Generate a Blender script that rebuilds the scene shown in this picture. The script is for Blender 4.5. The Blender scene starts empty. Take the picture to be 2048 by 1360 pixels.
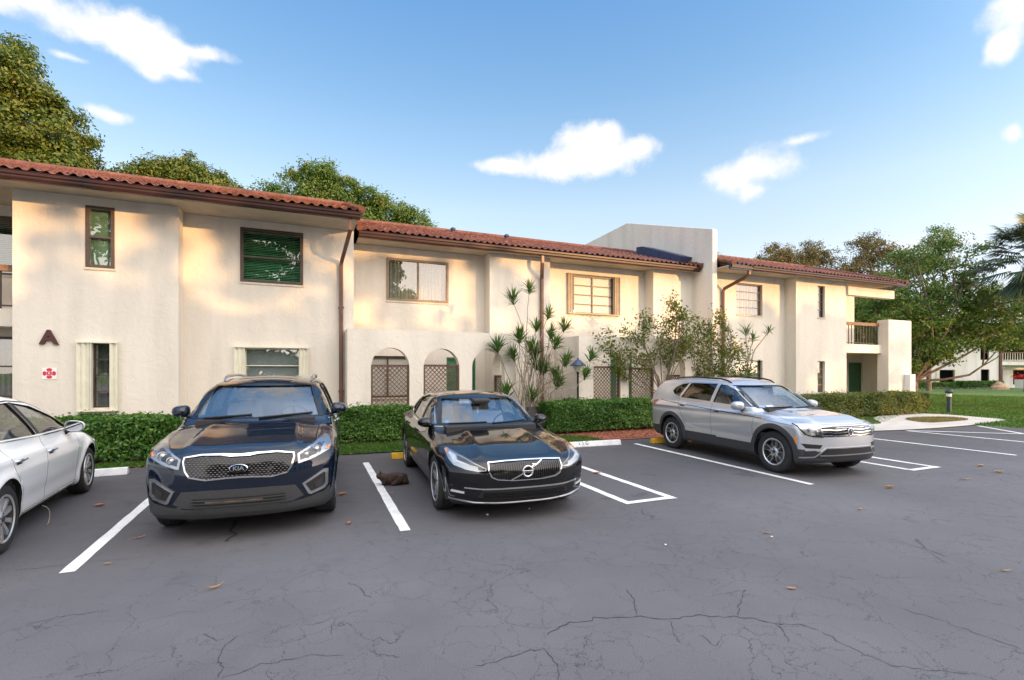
import bpy, bmesh, math, random
import numpy as np
from mathutils import Vector, Matrix
from mathutils.bvhtree import BVHTree
from mathutils.geometry import tessellate_polygon

S = bpy.context.scene
COL = S.collection
R = math.radians
PI = math.pi
random.seed(4)
RNG = np.random.default_rng(7)

# ------------------------------------------------------------------ camera
cam_d = bpy.data.cameras.new('camera')
cam = bpy.data.objects.new('camera', cam_d)
COL.objects.link(cam)
cam.location = (0, 0, 1.72)
cam.rotation_euler = (R(90), 0, R(-22.88))
cam_d.sensor_width = 36.0
cam_d.lens = 36.0 * 982.0 / 2048.0
cam_d.shift_y = 64.0 / 2048.0
cam_d.clip_start = 0.05
cam_d.clip_end = 2000
S.camera = cam
S.render.resolution_x, S.render.resolution_y = 1024, 680
S.view_settings.view_transform = 'Standard'
S.view_settings.look = 'None'
S.view_settings.exposure = 0.44
S.view_settings.gamma = 1.0

# ------------------------------------------------------------------ sun and sky
SUN_EL, SUN_AZ = 7.0, 150.0           # azimuth clockwise from +Y
sun_d = bpy.data.lights.new('sun', 'SUN')
sun_d.energy = 3.4
sun_d.angle = R(0.45)
sun_d.color = (1.0, 0.55, 0.22)
sun = bpy.data.objects.new('sun', sun_d)
COL.objects.link(sun)
sdir = Vector((math.sin(R(SUN_AZ)) * math.cos(R(SUN_EL)), math.cos(R(SUN_AZ)) * math.cos(R(SUN_EL)), math.sin(R(SUN_EL))))
sun.rotation_euler = sdir.to_track_quat('Z', 'Y').to_euler()

W = bpy.data.worlds.new('World')
S.world = W
W.use_nodes = True
def build_world():
    nt = W.node_tree
    N, L = nt.nodes, nt.links
    bg = N['Background']
    def nd(t, **kw):
        n = N.new(t)
        for k, v in kw.items(): setattr(n, k, v)
        return n
    def m(op, a, b=None, clamp=False):
        n = nd('ShaderNodeMath', operation=op, use_clamp=clamp)
        for i, v in enumerate((a, b)):
            if v is None: continue
            if isinstance(v, (int, float)): n.inputs[i].default_value = v
            else: L.new(v, n.inputs[i])
        return n.outputs[0]
    sk = nd('ShaderNodeTexSky', sky_type='NISHITA', sun_disc=False)
    sk.sun_elevation = R(SUN_EL); sk.sun_rotation = R(SUN_AZ)
    sk.dust_density = 0.6; sk.ozone_density = 2.0; sk.air_density = 1.0
    tc = nd('ShaderNodeTexCoord')
    sp = nd('ShaderNodeSeparateXYZ'); L.new(tc.outputs['Generated'], sp.inputs[0])
    el = m('MULTIPLY', m('ARCSINE', sp.outputs[2]), 180 / PI)
    az = m('MULTIPLY', m('ARCTAN2', sp.outputs[0], sp.outputs[1]), 180 / PI)
    # blue deepens upwards within the frame; above it stops are brightened as fill light
    rp = nd('ShaderNodeValToRGB')
    L.new(m('DIVIDE', el, 90.0), rp.inputs[0])
    cr = rp.color_ramp
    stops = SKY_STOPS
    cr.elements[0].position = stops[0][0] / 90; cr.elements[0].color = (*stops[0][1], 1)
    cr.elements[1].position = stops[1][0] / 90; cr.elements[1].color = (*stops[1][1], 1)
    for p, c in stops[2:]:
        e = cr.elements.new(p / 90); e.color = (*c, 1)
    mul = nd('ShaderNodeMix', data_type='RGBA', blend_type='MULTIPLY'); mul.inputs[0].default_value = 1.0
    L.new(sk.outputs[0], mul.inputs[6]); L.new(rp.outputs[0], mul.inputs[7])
    # the sunset side of the sky is evened out a little in azimuth
    ca = m('MULTIPLY_ADD', m('COSINE', m('MULTIPLY', m('ADD', az, 30.0), PI/180)), -.45); ca.node.inputs[2].default_value = 1.15
    fm = nd('ShaderNodeMix', data_type='RGBA', blend_type='MULTIPLY'); fm.inputs[0].default_value = 1.0
    cb = nd('ShaderNodeCombineColor'); [L.new(ca, cb.inputs[i]) for i in range(3)]
    L.new(mul.outputs[2], fm.inputs[6]); L.new(cb.outputs[0], fm.inputs[7]); mul = fm
    # bright fill added to the sky behind the camera, to raise the ambient light
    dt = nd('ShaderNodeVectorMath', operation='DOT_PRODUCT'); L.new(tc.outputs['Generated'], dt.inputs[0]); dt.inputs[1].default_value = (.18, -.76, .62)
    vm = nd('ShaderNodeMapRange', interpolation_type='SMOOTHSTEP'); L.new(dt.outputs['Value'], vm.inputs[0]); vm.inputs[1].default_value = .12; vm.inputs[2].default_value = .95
    vx = nd('ShaderNodeMix', data_type='RGBA'); L.new(m('MULTIPLY', vm.outputs[0], .85), vx.inputs[0]); L.new(mul.outputs[2], vx.inputs[6]); vx.inputs[7].default_value = SKY_FILL; mul = vx
    # clouds: soft cumulus patches at fixed directions in the sky
    nz = nd('ShaderNodeTexNoise'); nz.inputs['Scale'].default_value = 14; nz.inputs['Detail'].default_value = 9; nz.inputs['Roughness'].default_value = 0.6
    L.new(tc.outputs['Generated'], nz.inputs[0])
    n2 = nd('ShaderNodeTexNoise'); n2.inputs['Scale'].default_value = 5.5; n2.inputs['Detail'].default_value = 3
    L.new(tc.outputs['Generated'], n2.inputs[0])
    s2 = nd('ShaderNodeSeparateColor'); L.new(n2.outputs['Color'], s2.inputs[0])
    azd = m('ADD', az, m('MULTIPLY', m('SUBTRACT', s2.outputs[0], 0.5), 4.5))
    eld = m('ADD', el, m('MULTIPLY', m('SUBTRACT', s2.outputs[1], 0.5), 2.6))
    best = None
    shade = None
    for (a, e, ra, re, amp) in CLOUDS:
        u = m('DIVIDE', m('SUBTRACT', azd, a), ra)
        v = m('DIVIDE', m('SUBTRACT', eld, e), re)
        d = m('SQRT', m('ADD', m('MULTIPLY', u, u), m('MULTIPLY', v, v)))
        f = m('MULTIPLY', m('SUBTRACT', 1.15, d), amp)
        best = f if best is None else m('SMOOTH_MAX', best, f)
    fld = m('ADD', best, m('MULTIPLY', m('SUBTRACT', nz.outputs[0], 0.5), 1.9))
    mr = nd('ShaderNodeMapRange', interpolation_type='SMOOTHSTEP')
    L.new(fld, mr.inputs[0]); mr.inputs[1].default_value = -0.02; mr.inputs[2].default_value = 0.72
    # lay the cloud patches over the sky, with extra ones added out of frame
    mx = nd('ShaderNodeMix', data_type='RGBA'); L.new(mr.outputs[0], mx.inputs[0])
    L.new(mul.outputs[2], mx.inputs[6])
    ccr = nd('ShaderNodeMix', data_type='RGBA'); L.new(m('MULTIPLY', s2.outputs[2], 1.0, True), ccr.inputs[0]); ccr.inputs[6].default_value = CLOUD_DIM; ccr.inputs[7].default_value = CLOUD_COL
    L.new(ccr.outputs[2], mx.inputs[7])
    L.new(mx.outputs[2], bg.inputs[0])
    bg.inputs[1].default_value = SKY_STRENGTH
SKY_STRENGTH = 0.15
SKY_FILL = (18.5, 16.6, 14.8, 1)
CLOUD_COL = (6.0, 5.9, 5.9, 1)
CLOUD_DIM = (4.7, 4.8, 5.2, 1)
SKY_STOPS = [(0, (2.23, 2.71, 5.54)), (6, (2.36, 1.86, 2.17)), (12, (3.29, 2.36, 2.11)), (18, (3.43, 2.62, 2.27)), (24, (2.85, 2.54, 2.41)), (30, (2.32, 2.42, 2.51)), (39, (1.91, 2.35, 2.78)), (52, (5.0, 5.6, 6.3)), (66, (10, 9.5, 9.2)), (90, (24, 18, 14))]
CLOUDS = [(-23.5,28.6,6.0,1.6,1),(-16.08,28.4,5.7,1.9,1),(-13.0,28.0,3.8,1.6,1),(-9.8,28.7,4.2,.75,.8),(-11.98,26.86,2.3,.6,.8),(-14.27,26.4,1.2,.8,.8),
 (30.19,23.0,9.2,1.75,1),(31.6,24.9,4.4,1.8,1),(36.39,23.7,3.4,1.3,1),(22.06,22.6,3.8,.9,.8),(49.68,20.2,4.0,1.8,.75),(49.68,18.31,1.5,1.1,.7),
 (68.6,27.0,2.8,2.2,1),(67.5,25.3,1.3,1.3,1),(-16.43,21.78,1.7,.6,.6),(68.31,18.64,.6,.9,.55),(62.43,11.1,4.0,1.2,.6),(53.27,22.22,1.5,.4,.35),
 (-19.27,25.51,1.3,.35,.4),(0,57,26,11,.7),(95,48,22,9,.7),(-80,42,24,8,.7)]
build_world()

# ------------------------------------------------------------------ helpers
FRAME = {'local': False}      # when local, vertices are already in the parent's own frame
class MB:
    """collects vertices and faces, then links them as ONE mesh object"""
    def __init__(s): s.v = []; s.f = []; s.m = []
    def add(s, vs, fs, mi=0):
        b = len(s.v)
        s.v.extend([tuple(p) for p in vs])
        for f in fs: s.f.append(tuple(b + i for i in f)); s.m.append(mi)
        return s
    def box(s, x0, x1, y0, y1, z0, z1, mi=0):
        if x0 > x1: x0, x1 = x1, x0
        if y0 > y1: y0, y1 = y1, y0
        if z0 > z1: z0, z1 = z1, z0
        return s.add([(x0,y0,z0),(x1,y0,z0),(x1,y1,z0),(x0,y1,z0),(x0,y0,z1),(x1,y0,z1),(x1,y1,z1),(x0,y1,z1)],
              [(0,3,2,1),(4,5,6,7),(0,1,5,4),(1,2,6,5),(2,3,7,6),(3,0,4,7)], mi)
    def slab(s, outer, holes, a, b, fn, mi=0):
        """plate with holes: outline in 2D (counter-clockwise), fn(u, v, t) -> point, t runs a..b"""
        loops = [list(outer)] + [list(h) for h in holes]
        tri = tessellate_polygon([[Vector((p[0], p[1], 0)) for p in lp] for lp in loops])
        flat = [p for lp in loops for p in lp]; n = len(flat)
        vs = [fn(p[0], p[1], a) for p in flat] + [fn(p[0], p[1], b) for p in flat]
        fs = []
        for t in tri:
            i, j, k = t
            ar = (flat[j][0]-flat[i][0])*(flat[k][1]-flat[i][1])-(flat[j][1]-flat[i][1])*(flat[k][0]-flat[i][0])
            if ar < 0: t = (i, k, j)
            if abs(ar) < 1e-12: continue
            fs.append(tuple(t)); fs.append((t[2]+n, t[1]+n, t[0]+n))
        o = 0
        for lp in loops:
            k = len(lp)
            for i in range(k):
                p, q = o+i, o+(i+1) % k
                fs.append((q, p, p+n, q+n))
            o += k
        return s.add(vs, fs, mi)
    def tube(s, pts, rad, n=8, mi=0, cap=True, up=None):
        pts = [Vector(p) for p in pts]
        if not hasattr(rad, '__len__'): rad = [rad]*len(pts)
        vs = []; fs = []
        prev = None
        for i, p in enumerate(pts):
            d = (pts[min(i+1, len(pts)-1)] - pts[max(i-1, 0)]).normalized()
            if prev is None:
                a = Vector(up) if up else (Vector((0,0,1)) if abs(d.z) < .9 else Vector((1,0,0)))
                prev = (a - d*a.dot(d)).normalized()
            else:
                prev = (prev - d*prev.dot(d)).normalized()
            b = d.cross(prev)
            for k in range(n):
                t = 2*PI*(k+.5)/n
                vs.append(p + (prev*math.cos(t) + b*math.sin(t))*rad[i])
        for i in range(len(pts)-1):
            for k in range(n):
                fs.append((i*n+k, i*n+(k+1)%n, (i+1)*n+(k+1)%n, (i+1)*n+k))
        if cap:
            fs.append(tuple(range(n-1,-1,-1))); fs.append(tuple((len(pts)-1)*n+k for k in range(n)))
        return s.add(vs, fs, mi)
    def lathe(s, prof, n=24, mi=0, axis='z', c=(0,0,0), cap=False):
        """prof: list of (radius, height)"""
        vs = []; fs = []
        for r, h in prof:
            for k in range(n):
                t = 2*PI*k/n
                a, b = r*math.cos(t), r*math.sin(t)
                p = (a, b, h) if axis == 'z' else ((h, a, b) if axis == 'x' else (b, h, a))
                vs.append((p[0]+c[0], p[1]+c[1], p[2]+c[2]))
        for i in range(len(prof)-1):
            for k in range(n):
                fs.append((i*n+k, i*n+(k+1)%n, (i+1)*n+(k+1)%n, (i+1)*n+k))
        if cap:
            fs.append(tuple(range(n-1,-1,-1))); fs.append(tuple((len(prof)-1)*n+k for k in range(n)))
        return s.add(vs, fs, mi)
    def prism(s, poly, x0, x1, mi=0, fn=None):
        """2D polygon (y, z) extruded along x"""
        fn = fn or (lambda u, v, t: (t, u, v))
        n = len(poly)
        vs = [fn(p[0], p[1], x0) for p in poly] + [fn(p[0], p[1], x1) for p in poly]
        fs = [tuple(range(n-1,-1,-1)), tuple(range(n, 2*n))] + [(i, (i+1)%n, (i+1)%n+n, i+n) for i in range(n)]
        return s.add(vs, fs, mi)
    def build(s, name, mats, parent=None, smooth=None, bevel=0, recalc=True):
        me = bpy.data.meshes.new(name)
        o3 = wloc(parent) if parent and not FRAME['local'] else Vector((0,0,0))
        if parent and o3.length > 0: vs = [(p[0]-o3.x, p[1]-o3.y, p[2]-o3.z) for p in s.v]
        else: vs = s.v
        me.from_pydata(vs, [], s.f)
        if not isinstance(mats, (list, tuple)): mats = [mats]
        for m in mats: me.materials.append(m)
        if len(mats) > 1: me.polygons.foreach_set('material_index', s.m)
        if recalc:
            bm = bmesh.new(); bm.from_mesh(me); bmesh.ops.recalc_face_normals(bm, faces=bm.faces); bm.to_mesh(me); bm.free()
        if smooth is not None:
            me.polygons.foreach_set('use_smooth', [True]*len(me.polygons)); me.set_sharp_from_angle(angle=R(smooth))
        me.update()
        o = bpy.data.objects.new(name, me); COL.objects.link(o)
        if parent: o.parent = parent
        if bevel:
            md = o.modifiers.new('bevel', 'BEVEL'); md.width = bevel; md.segments = 2; md.limit_method = 'ANGLE'
        return o
def wloc(o):
    v = Vector((0,0,0))
    while o: v = v + o.location; o = o.parent
    return v
def tag(o, label=None, cat=None, group=None, kind=None):
    if label: o['label'] = label
    if cat: o['category'] = cat
    if group: o['group'] = group
    if kind: o['kind'] = kind
    return o
def empty(name, loc=(0,0,0), label=None, cat=None, group=None, rz=0):
    o = bpy.data.objects.new(name, None); COL.objects.link(o)
    o.empty_display_size = .2
    o.location = loc; o.rotation_euler = (0, 0, rz)
    return tag(o, label, cat, group)
def np_mesh(name, V, F, mats, parent=None, mi=None, smooth=False):
    V = np.asarray(V, dtype=np.float32); F = np.asarray(F, dtype=np.int32)
    me = bpy.data.meshes.new(name)
    k = F.shape[1]
    me.vertices.add(len(V)); me.vertices.foreach_set('co', V.ravel())
    me.loops.add(F.size); me.loops.foreach_set('vertex_index', F.ravel())
    me.polygons.add(len(F)); me.polygons.foreach_set('loop_start', np.arange(0, F.size, k, dtype=np.int32))
    me.polygons.foreach_set('loop_total', np.full(len(F), k, dtype=np.int32))
    if not isinstance(mats, (list, tuple)): mats = [mats]
    for m in mats: me.materials.append(m)
    if mi is not None: me.polygons.foreach_set('material_index', np.asarray(mi, dtype=np.int32))
    if smooth: me.polygons.foreach_set('use_smooth', np.ones(len(F), dtype=bool))
    me.update(calc_edges=True); me.validate()
    o = bpy.data.objects.new(name, me); COL.objects.link(o)
    if parent: o.parent = parent
    return o
def text_mesh(body, size, extrude, name, mat, parent=None, bold=0.0):
    """lettering with its own thickness, in the XY plane, centred"""
    cu = bpy.data.curves.new(name, 'FONT'); cu.body = body; cu.size = size; cu.extrude = extrude
    cu.align_x = 'CENTER'; cu.align_y = 'CENTER'; cu.offset = bold
    t = bpy.data.objects.new(name, cu); COL.objects.link(t)
    dg = bpy.context.evaluated_depsgraph_get()
    me = bpy.data.meshes.new_from_object(t.evaluated_get(dg)); me.name = name
    bpy.data.objects.remove(t); bpy.data.curves.remove(cu)
    me.materials.clear(); me.materials.append(mat)
    o = bpy.data.objects.new(name, me); COL.objects.link(o)
    if parent: o.parent = parent
    return o

# ------------------------------------------------------------------ materials
def mat(name, col=(.5,.5,.5), rough=.6, metal=0.0, spec=.5, coat=0.0, noise=None, bump=None, trans=0.0, emit=None):
    """procedural material: noise = (scale, amount, tint) varies the colour, bump = (scale, strength, distance)"""
    m = bpy.data.materials.new(name); m.use_nodes = True
    nt = m.node_tree; N, L = nt.nodes, nt.links
    b = N['Principled BSDF']
    b.inputs['Base Color'].default_value = (*col, 1)
    b.inputs['Roughness'].default_value = rough
    b.inputs['Metallic'].default_value = metal
    b.inputs['Specular IOR Level'].default_value = spec
    b.inputs['Coat Weight'].default_value = coat
    b.inputs['Coat Roughness'].default_value = 0.02
    if trans: b.inputs['Transmission Weight'].default_value = trans
    tc = N.new('ShaderNodeTexCoord')
    if noise:
        nz = N.new('ShaderNodeTexNoise'); nz.inputs['Scale'].default_value = noise[0]; nz.inputs['Detail'].default_value = 9
        L.new(tc.outputs['Object'], nz.inputs[0])
        rp = N.new('ShaderNodeValToRGB'); L.new(nz.outputs[0], rp.inputs[0])
        a = noise[1]; t = noise[2] if len(noise) > 2 else col
        rp.color_ramp.elements[0].position = .3; rp.color_ramp.elements[1].position = .72
        rp.color_ramp.elements[0].color = (*[c*(1-a) for c in col], 1)
        rp.color_ramp.elements[1].color = (*[min(1, c*(1-a*.2)+tt*a*.4) if len(noise) > 2 else min(1, c*(1+a)) for c, tt in zip(col, t)], 1)
        L.new(rp.outputs[0], b.inputs['Base Color'])
    if bump:
        n2 = N.new('ShaderNodeTexNoise'); n2.inputs['Scale'].default_value = bump[0]; n2.inputs['Detail'].default_value = 5
        L.new(tc.outputs['Object'], n2.inputs[0])
        bp = N.new('ShaderNodeBump'); bp.inputs['Strength'].default_value = bump[1]; bp.inputs['Distance'].default_value = bump[2]
        L.new(n2.outputs[0], bp.inputs['Height']); L.new(bp.outputs[0], b.inputs['Normal'])
    return m

def stucco_mat(name, col):
    m = mat(name, col, rough=.9, spec=.2)
    nt = m.node_tree; N, L = nt.nodes, nt.links; b = N['Principled BSDF']
    tc = [n for n in N if n.type == 'TEX_COORD'][0]
    # skip-trowel texture: raised patches with hard edges, and fine sand
    n1 = N.new('ShaderNodeTexNoise'); n1.inputs['Scale'].default_value = 5.0; n1.inputs['Detail'].default_value = 8; n1.inputs['Roughness'].default_value = .62; n1.inputs['Distortion'].default_value = .9
    L.new(tc.outputs['Object'], n1.inputs[0])
    r1 = N.new('ShaderNodeMapRange'); r1.inputs[1].default_value = .44; r1.inputs[2].default_value = .56; L.new(n1.outputs[0], r1.inputs[0])
    n2 = N.new('ShaderNodeTexNoise'); n2.inputs['Scale'].default_value = 60; n2.inputs['Detail'].default_value = 3
    L.new(tc.outputs['Object'], n2.inputs[0])
    ad = N.new('ShaderNodeMath'); ad.operation = 'MULTIPLY_ADD'; L.new(n2.outputs[0], ad.inputs[0]); ad.inputs[1].default_value = .3; L.new(r1.outputs[0], ad.inputs[2])
    bp = N.new('ShaderNodeBump'); bp.inputs['Strength'].default_value = .32; bp.inputs['Distance'].default_value = .010
    L.new(ad.outputs[0], bp.inputs['Height']); L.new(bp.outputs[0], b.inputs['Normal'])
    # weathering: faint blotches and rain streaks
    n3 = N.new('ShaderNodeTexNoise'); n3.inputs['Scale'].default_value = .8; n3.inputs['Detail'].default_value = 5
    mp = N.new('ShaderNodeMapping'); mp.inputs['Scale'].default_value = (2.2, 2.2, .35); L.new(tc.outputs['Object'], mp.inputs[0]); L.new(mp.outputs[0], n3.inputs[0])
    rp = N.new('ShaderNodeValToRGB'); L.new(n3.outputs[0], rp.inputs[0])
    rp.color_ramp.elements[0].position = .32; rp.color_ramp.elements[0].color = (*[c*.86 for c in col], 1)
    rp.color_ramp.elements[1].position = .58; rp.color_ramp.elements[1].color = (*col, 1)
    L.new(rp.outputs[0], b.inputs['Base Color'])
    return m

def leaf_mat(name, cols, trans=.35, rough=.45):
    m = bpy.data.materials.new(name); m.use_nodes = True
    nt = m.node_tree; N, L = nt.nodes, nt.links
    b = N['Principled BSDF']; out = N['Material Output']
    g = N.new('ShaderNodeNewGeometry')
    tc = N.new('ShaderNodeTexCoord')
    nz = N.new('ShaderNodeTexNoise'); nz.inputs['Scale'].default_value = .9; nz.inputs['Detail'].default_value = 2
    L.new(tc.outputs['Object'], nz.inputs[0])
    mm = N.new('ShaderNodeMath'); mm.operation = 'MULTIPLY_ADD'; L.new(nz.outputs[0], mm.inputs[0]); mm.inputs[1].default_value = .9
    m2 = N.new('ShaderNodeMath'); m2.operation = 'MULTIPLY_ADD'; L.new(g.outputs['Random Per Island'], m2.inputs[0]); m2.inputs[1].default_value = .75; m2.inputs[2].default_value = -.35
    L.new(m2.outputs[0], mm.inputs[2])
    rp = N.new('ShaderNodeValToRGB'); L.new(mm.outputs[0], rp.inputs[0])
    k = len(cols)
    rp.color_ramp.elements[0].position = 0.05; rp.color_ramp.elements[0].color = (*cols[0], 1)
    rp.color_ramp.elements[1].position = .95; rp.color_ramp.elements[1].color = (*cols[-1], 1)
    for i in range(1, k-1):
        e = rp.color_ramp.elements.new(.05 + .9*i/(k-1)); e.color = (*cols[i], 1)
    L.new(rp.outputs[0], b.inputs['Base Color'])
    b.inputs['Roughness'].default_value = rough; b.inputs['Specular IOR Level'].default_value = .35
    tr = N.new('ShaderNodeBsdfTranslucent')
    hs = N.new('ShaderNodeHueSaturation'); hs.inputs['Hue'].default_value = .485; hs.inputs['Value'].default_value = 1.3; L.new(rp.outputs[0], hs.inputs['Color'])
    L.new(hs.outputs[0], tr.inputs[0])
    mx = N.new('ShaderNodeMixShader'); mx.inputs[0].default_value = trans
    L.new(b.outputs[0], mx.inputs[1]); L.new(tr.outputs[0], mx.inputs[2]); L.new(mx.outputs[0], out.inputs[0])
    return m

M = {}
M['stucco'] = stucco_mat('stucco', (.735, .685, .605))
M['stucco_far'] = stucco_mat('white_stucco', (.80, .79, .76))
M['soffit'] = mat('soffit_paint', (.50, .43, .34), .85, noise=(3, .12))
M['gutter'] = mat('brown_gutter_enamel', (.034, .011, .008), .38, spec=.3, noise=(2.5, .35), bump=(30, .05, .002))
M['downpipe'] = mat('brown_pipe_enamel', (.13, .06, .04), .38, noise=(3, .25))
M['bronze'] = mat('bronze_frame', (.075, .05, .036), .4, noise=(6, .25))
M['tan_shutter'] = mat('tan_shutter', (.46, .37, .26), .5, noise=(6, .12))
M['bronze_tan'] = mat('tan_frame', (.26, .18, .115), .5, noise=(6, .15))
M['shutter'] = mat('cream_shutter', (.72, .70, .58), .4, noise=(5, .06))
M['grey_panel'] = mat('grey_panel', (.42, .43, .44), .5, noise=(8, .08))
M['sill'] = mat('window_sill', (.62, .56, .45), .8, noise=(9, .1))
M['blind_green'] = mat('green_blind', (.24, .40, .29), .5, noise=(9, .2))
M['blind_white'] = mat('white_blind', (.62, .60, .55), .6)
M['blind_cream'] = mat('cream_roller', (.78, .71, .60), .8)
M['curtain'] = mat('curtain_cloth', (.62, .55, .45), .9, noise=(14, .15))
M['curtain_dark'] = mat('grey_curtain', (.30, .28, .27), .9, noise=(14, .2))
M['dark'] = mat('dark_interior', (.02, .02, .022), .9)
M['door_green'] = mat('green_door_paint', (.045, .17, .085), .45, noise=(7, .12))
M['lattice'] = mat('lattice_wood', (.12, .062, .045), .7, noise=(16, .3), bump=(50, .2, .004))
M['rail_wood'] = mat('rail_timber', (.20, .115, .07), .65, noise=(12, .35))
M['iron'] = mat('dark_iron', (.022, .02, .02), .5)
M['flash'] = mat('dark_roof_felt', (.028, .042, .095), .6, noise=(6, .3))
M['letter'] = mat('maroon_letter', (.065, .014, .014), .5)
M['sign_white'] = mat('sign_white', (.8, .8, .8), .4)
M['sign_red'] = mat('sign_red', (.55, .01, .04), .4)
M['concrete_paint'] = mat('white_painted_concrete', (.72, .73, .74), .75, noise=(9, .14), bump=(40, .3, .004))
M['yellow_paint'] = mat('yellow_painted_concrete', (.72, .42, .02), .65, noise=(9, .2), bump=(40, .3, .004))
M['bark'] = mat('bark', (.17, .125, .09), .9, noise=(9, .4), bump=(20, .8, .02))
M['bark_pale'] = mat('pale_bark', (.30, .25, .20), .9, noise=(9, .35), bump=(25, .6, .01))
M['meter_grey'] = mat('meter_enamel', (.70, .70, .67), .45, noise=(6, .06))
M['pot'] = mat('white_pot', (.75, .75, .73), .6)
M['lamp_blue'] = mat('blue_lamp_cap', (.02, .05, .12), .35)
M['lamp_globe'] = mat('frosted_globe', (.80, .77, .68), .35)
M['lamp_post'] = mat('black_post', (.018, .018, .018), .45)
M['bollard'] = mat('teal_bollard', (.015, .05, .06), .45)
M['stone'] = mat('tan_stone', (.42, .27, .17), .9, noise=(4, .3), bump=(8, .6, .05))

def glass_mat(name, tint=(.75,.82,.85), ior=1.5, refl=1.0, see=.8):
    """thin pane: mirror-like by Fresnel, else clear with a tint"""
    m = bpy.data.materials.new(name); m.use_nodes = True
    nt = m.node_tree; N, L = nt.nodes, nt.links
    N.remove(N['Principled BSDF']); out = N['Material Output']
    g = N.new('ShaderNodeBsdfGlossy'); g.inputs['Roughness'].default_value = .006; g.inputs[0].default_value = (refl, refl, refl, 1)
    t = N.new('ShaderNodeBsdfTransparent'); t.inputs[0].default_value = (*[c*see for c in tint], 1)
    f0 = ((ior-1)/(ior+1))**2                                  # Schlick's Fresnel, the same from both sides of a thin pane
    lw = N.new('ShaderNodeLayerWeight'); lw.inputs[0].default_value = .5
    pw = N.new('ShaderNodeMath'); pw.operation = 'POWER'; L.new(lw.outputs['Facing'], pw.inputs[0]); pw.inputs[1].default_value = 5
    f = N.new('ShaderNodeMath'); f.operation = 'MULTIPLY_ADD'; L.new(pw.outputs[0], f.inputs[0]); f.inputs[1].default_value = 1-f0; f.inputs[2].default_value = f0
    tc = N.new('ShaderNodeTexCoord'); nz = N.new('ShaderNodeTexNoise'); nz.inputs['Scale'].default_value = 1.4
    L.new(tc.outputs['Object'], nz.inputs[0])
    bp = N.new('ShaderNodeBump'); bp.inputs['Strength'].default_value = .06; bp.inputs['Distance'].default_value = .02
    L.new(nz.outputs[0], bp.inputs['Height']); L.new(bp.outputs[0], g.inputs['Normal'])
    mx = N.new('ShaderNodeMixShader'); L.new(f.outputs[0], mx.inputs[0]); L.new(t.outputs[0], mx.inputs[1]); L.new(g.outputs[0], mx.inputs[2])
    L.new(mx.outputs[0], out.inputs[0])
    return m
M['glass'] = glass_mat('window_glass', (.80,.88,.86), 2.3, 1.0, .8)
M['glass_far'] = glass_mat('far_window_glass', (.6,.65,.65), 1.45, .6, .6)
M['glass_clear'] = glass_mat('clear_window_glass', (.95,.96,.95), 1.5, .8, .97)
M['glass_green'] = glass_mat('tinted_green_glass', (.66,.95,.78), 2.0, 1.0, .9)
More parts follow.
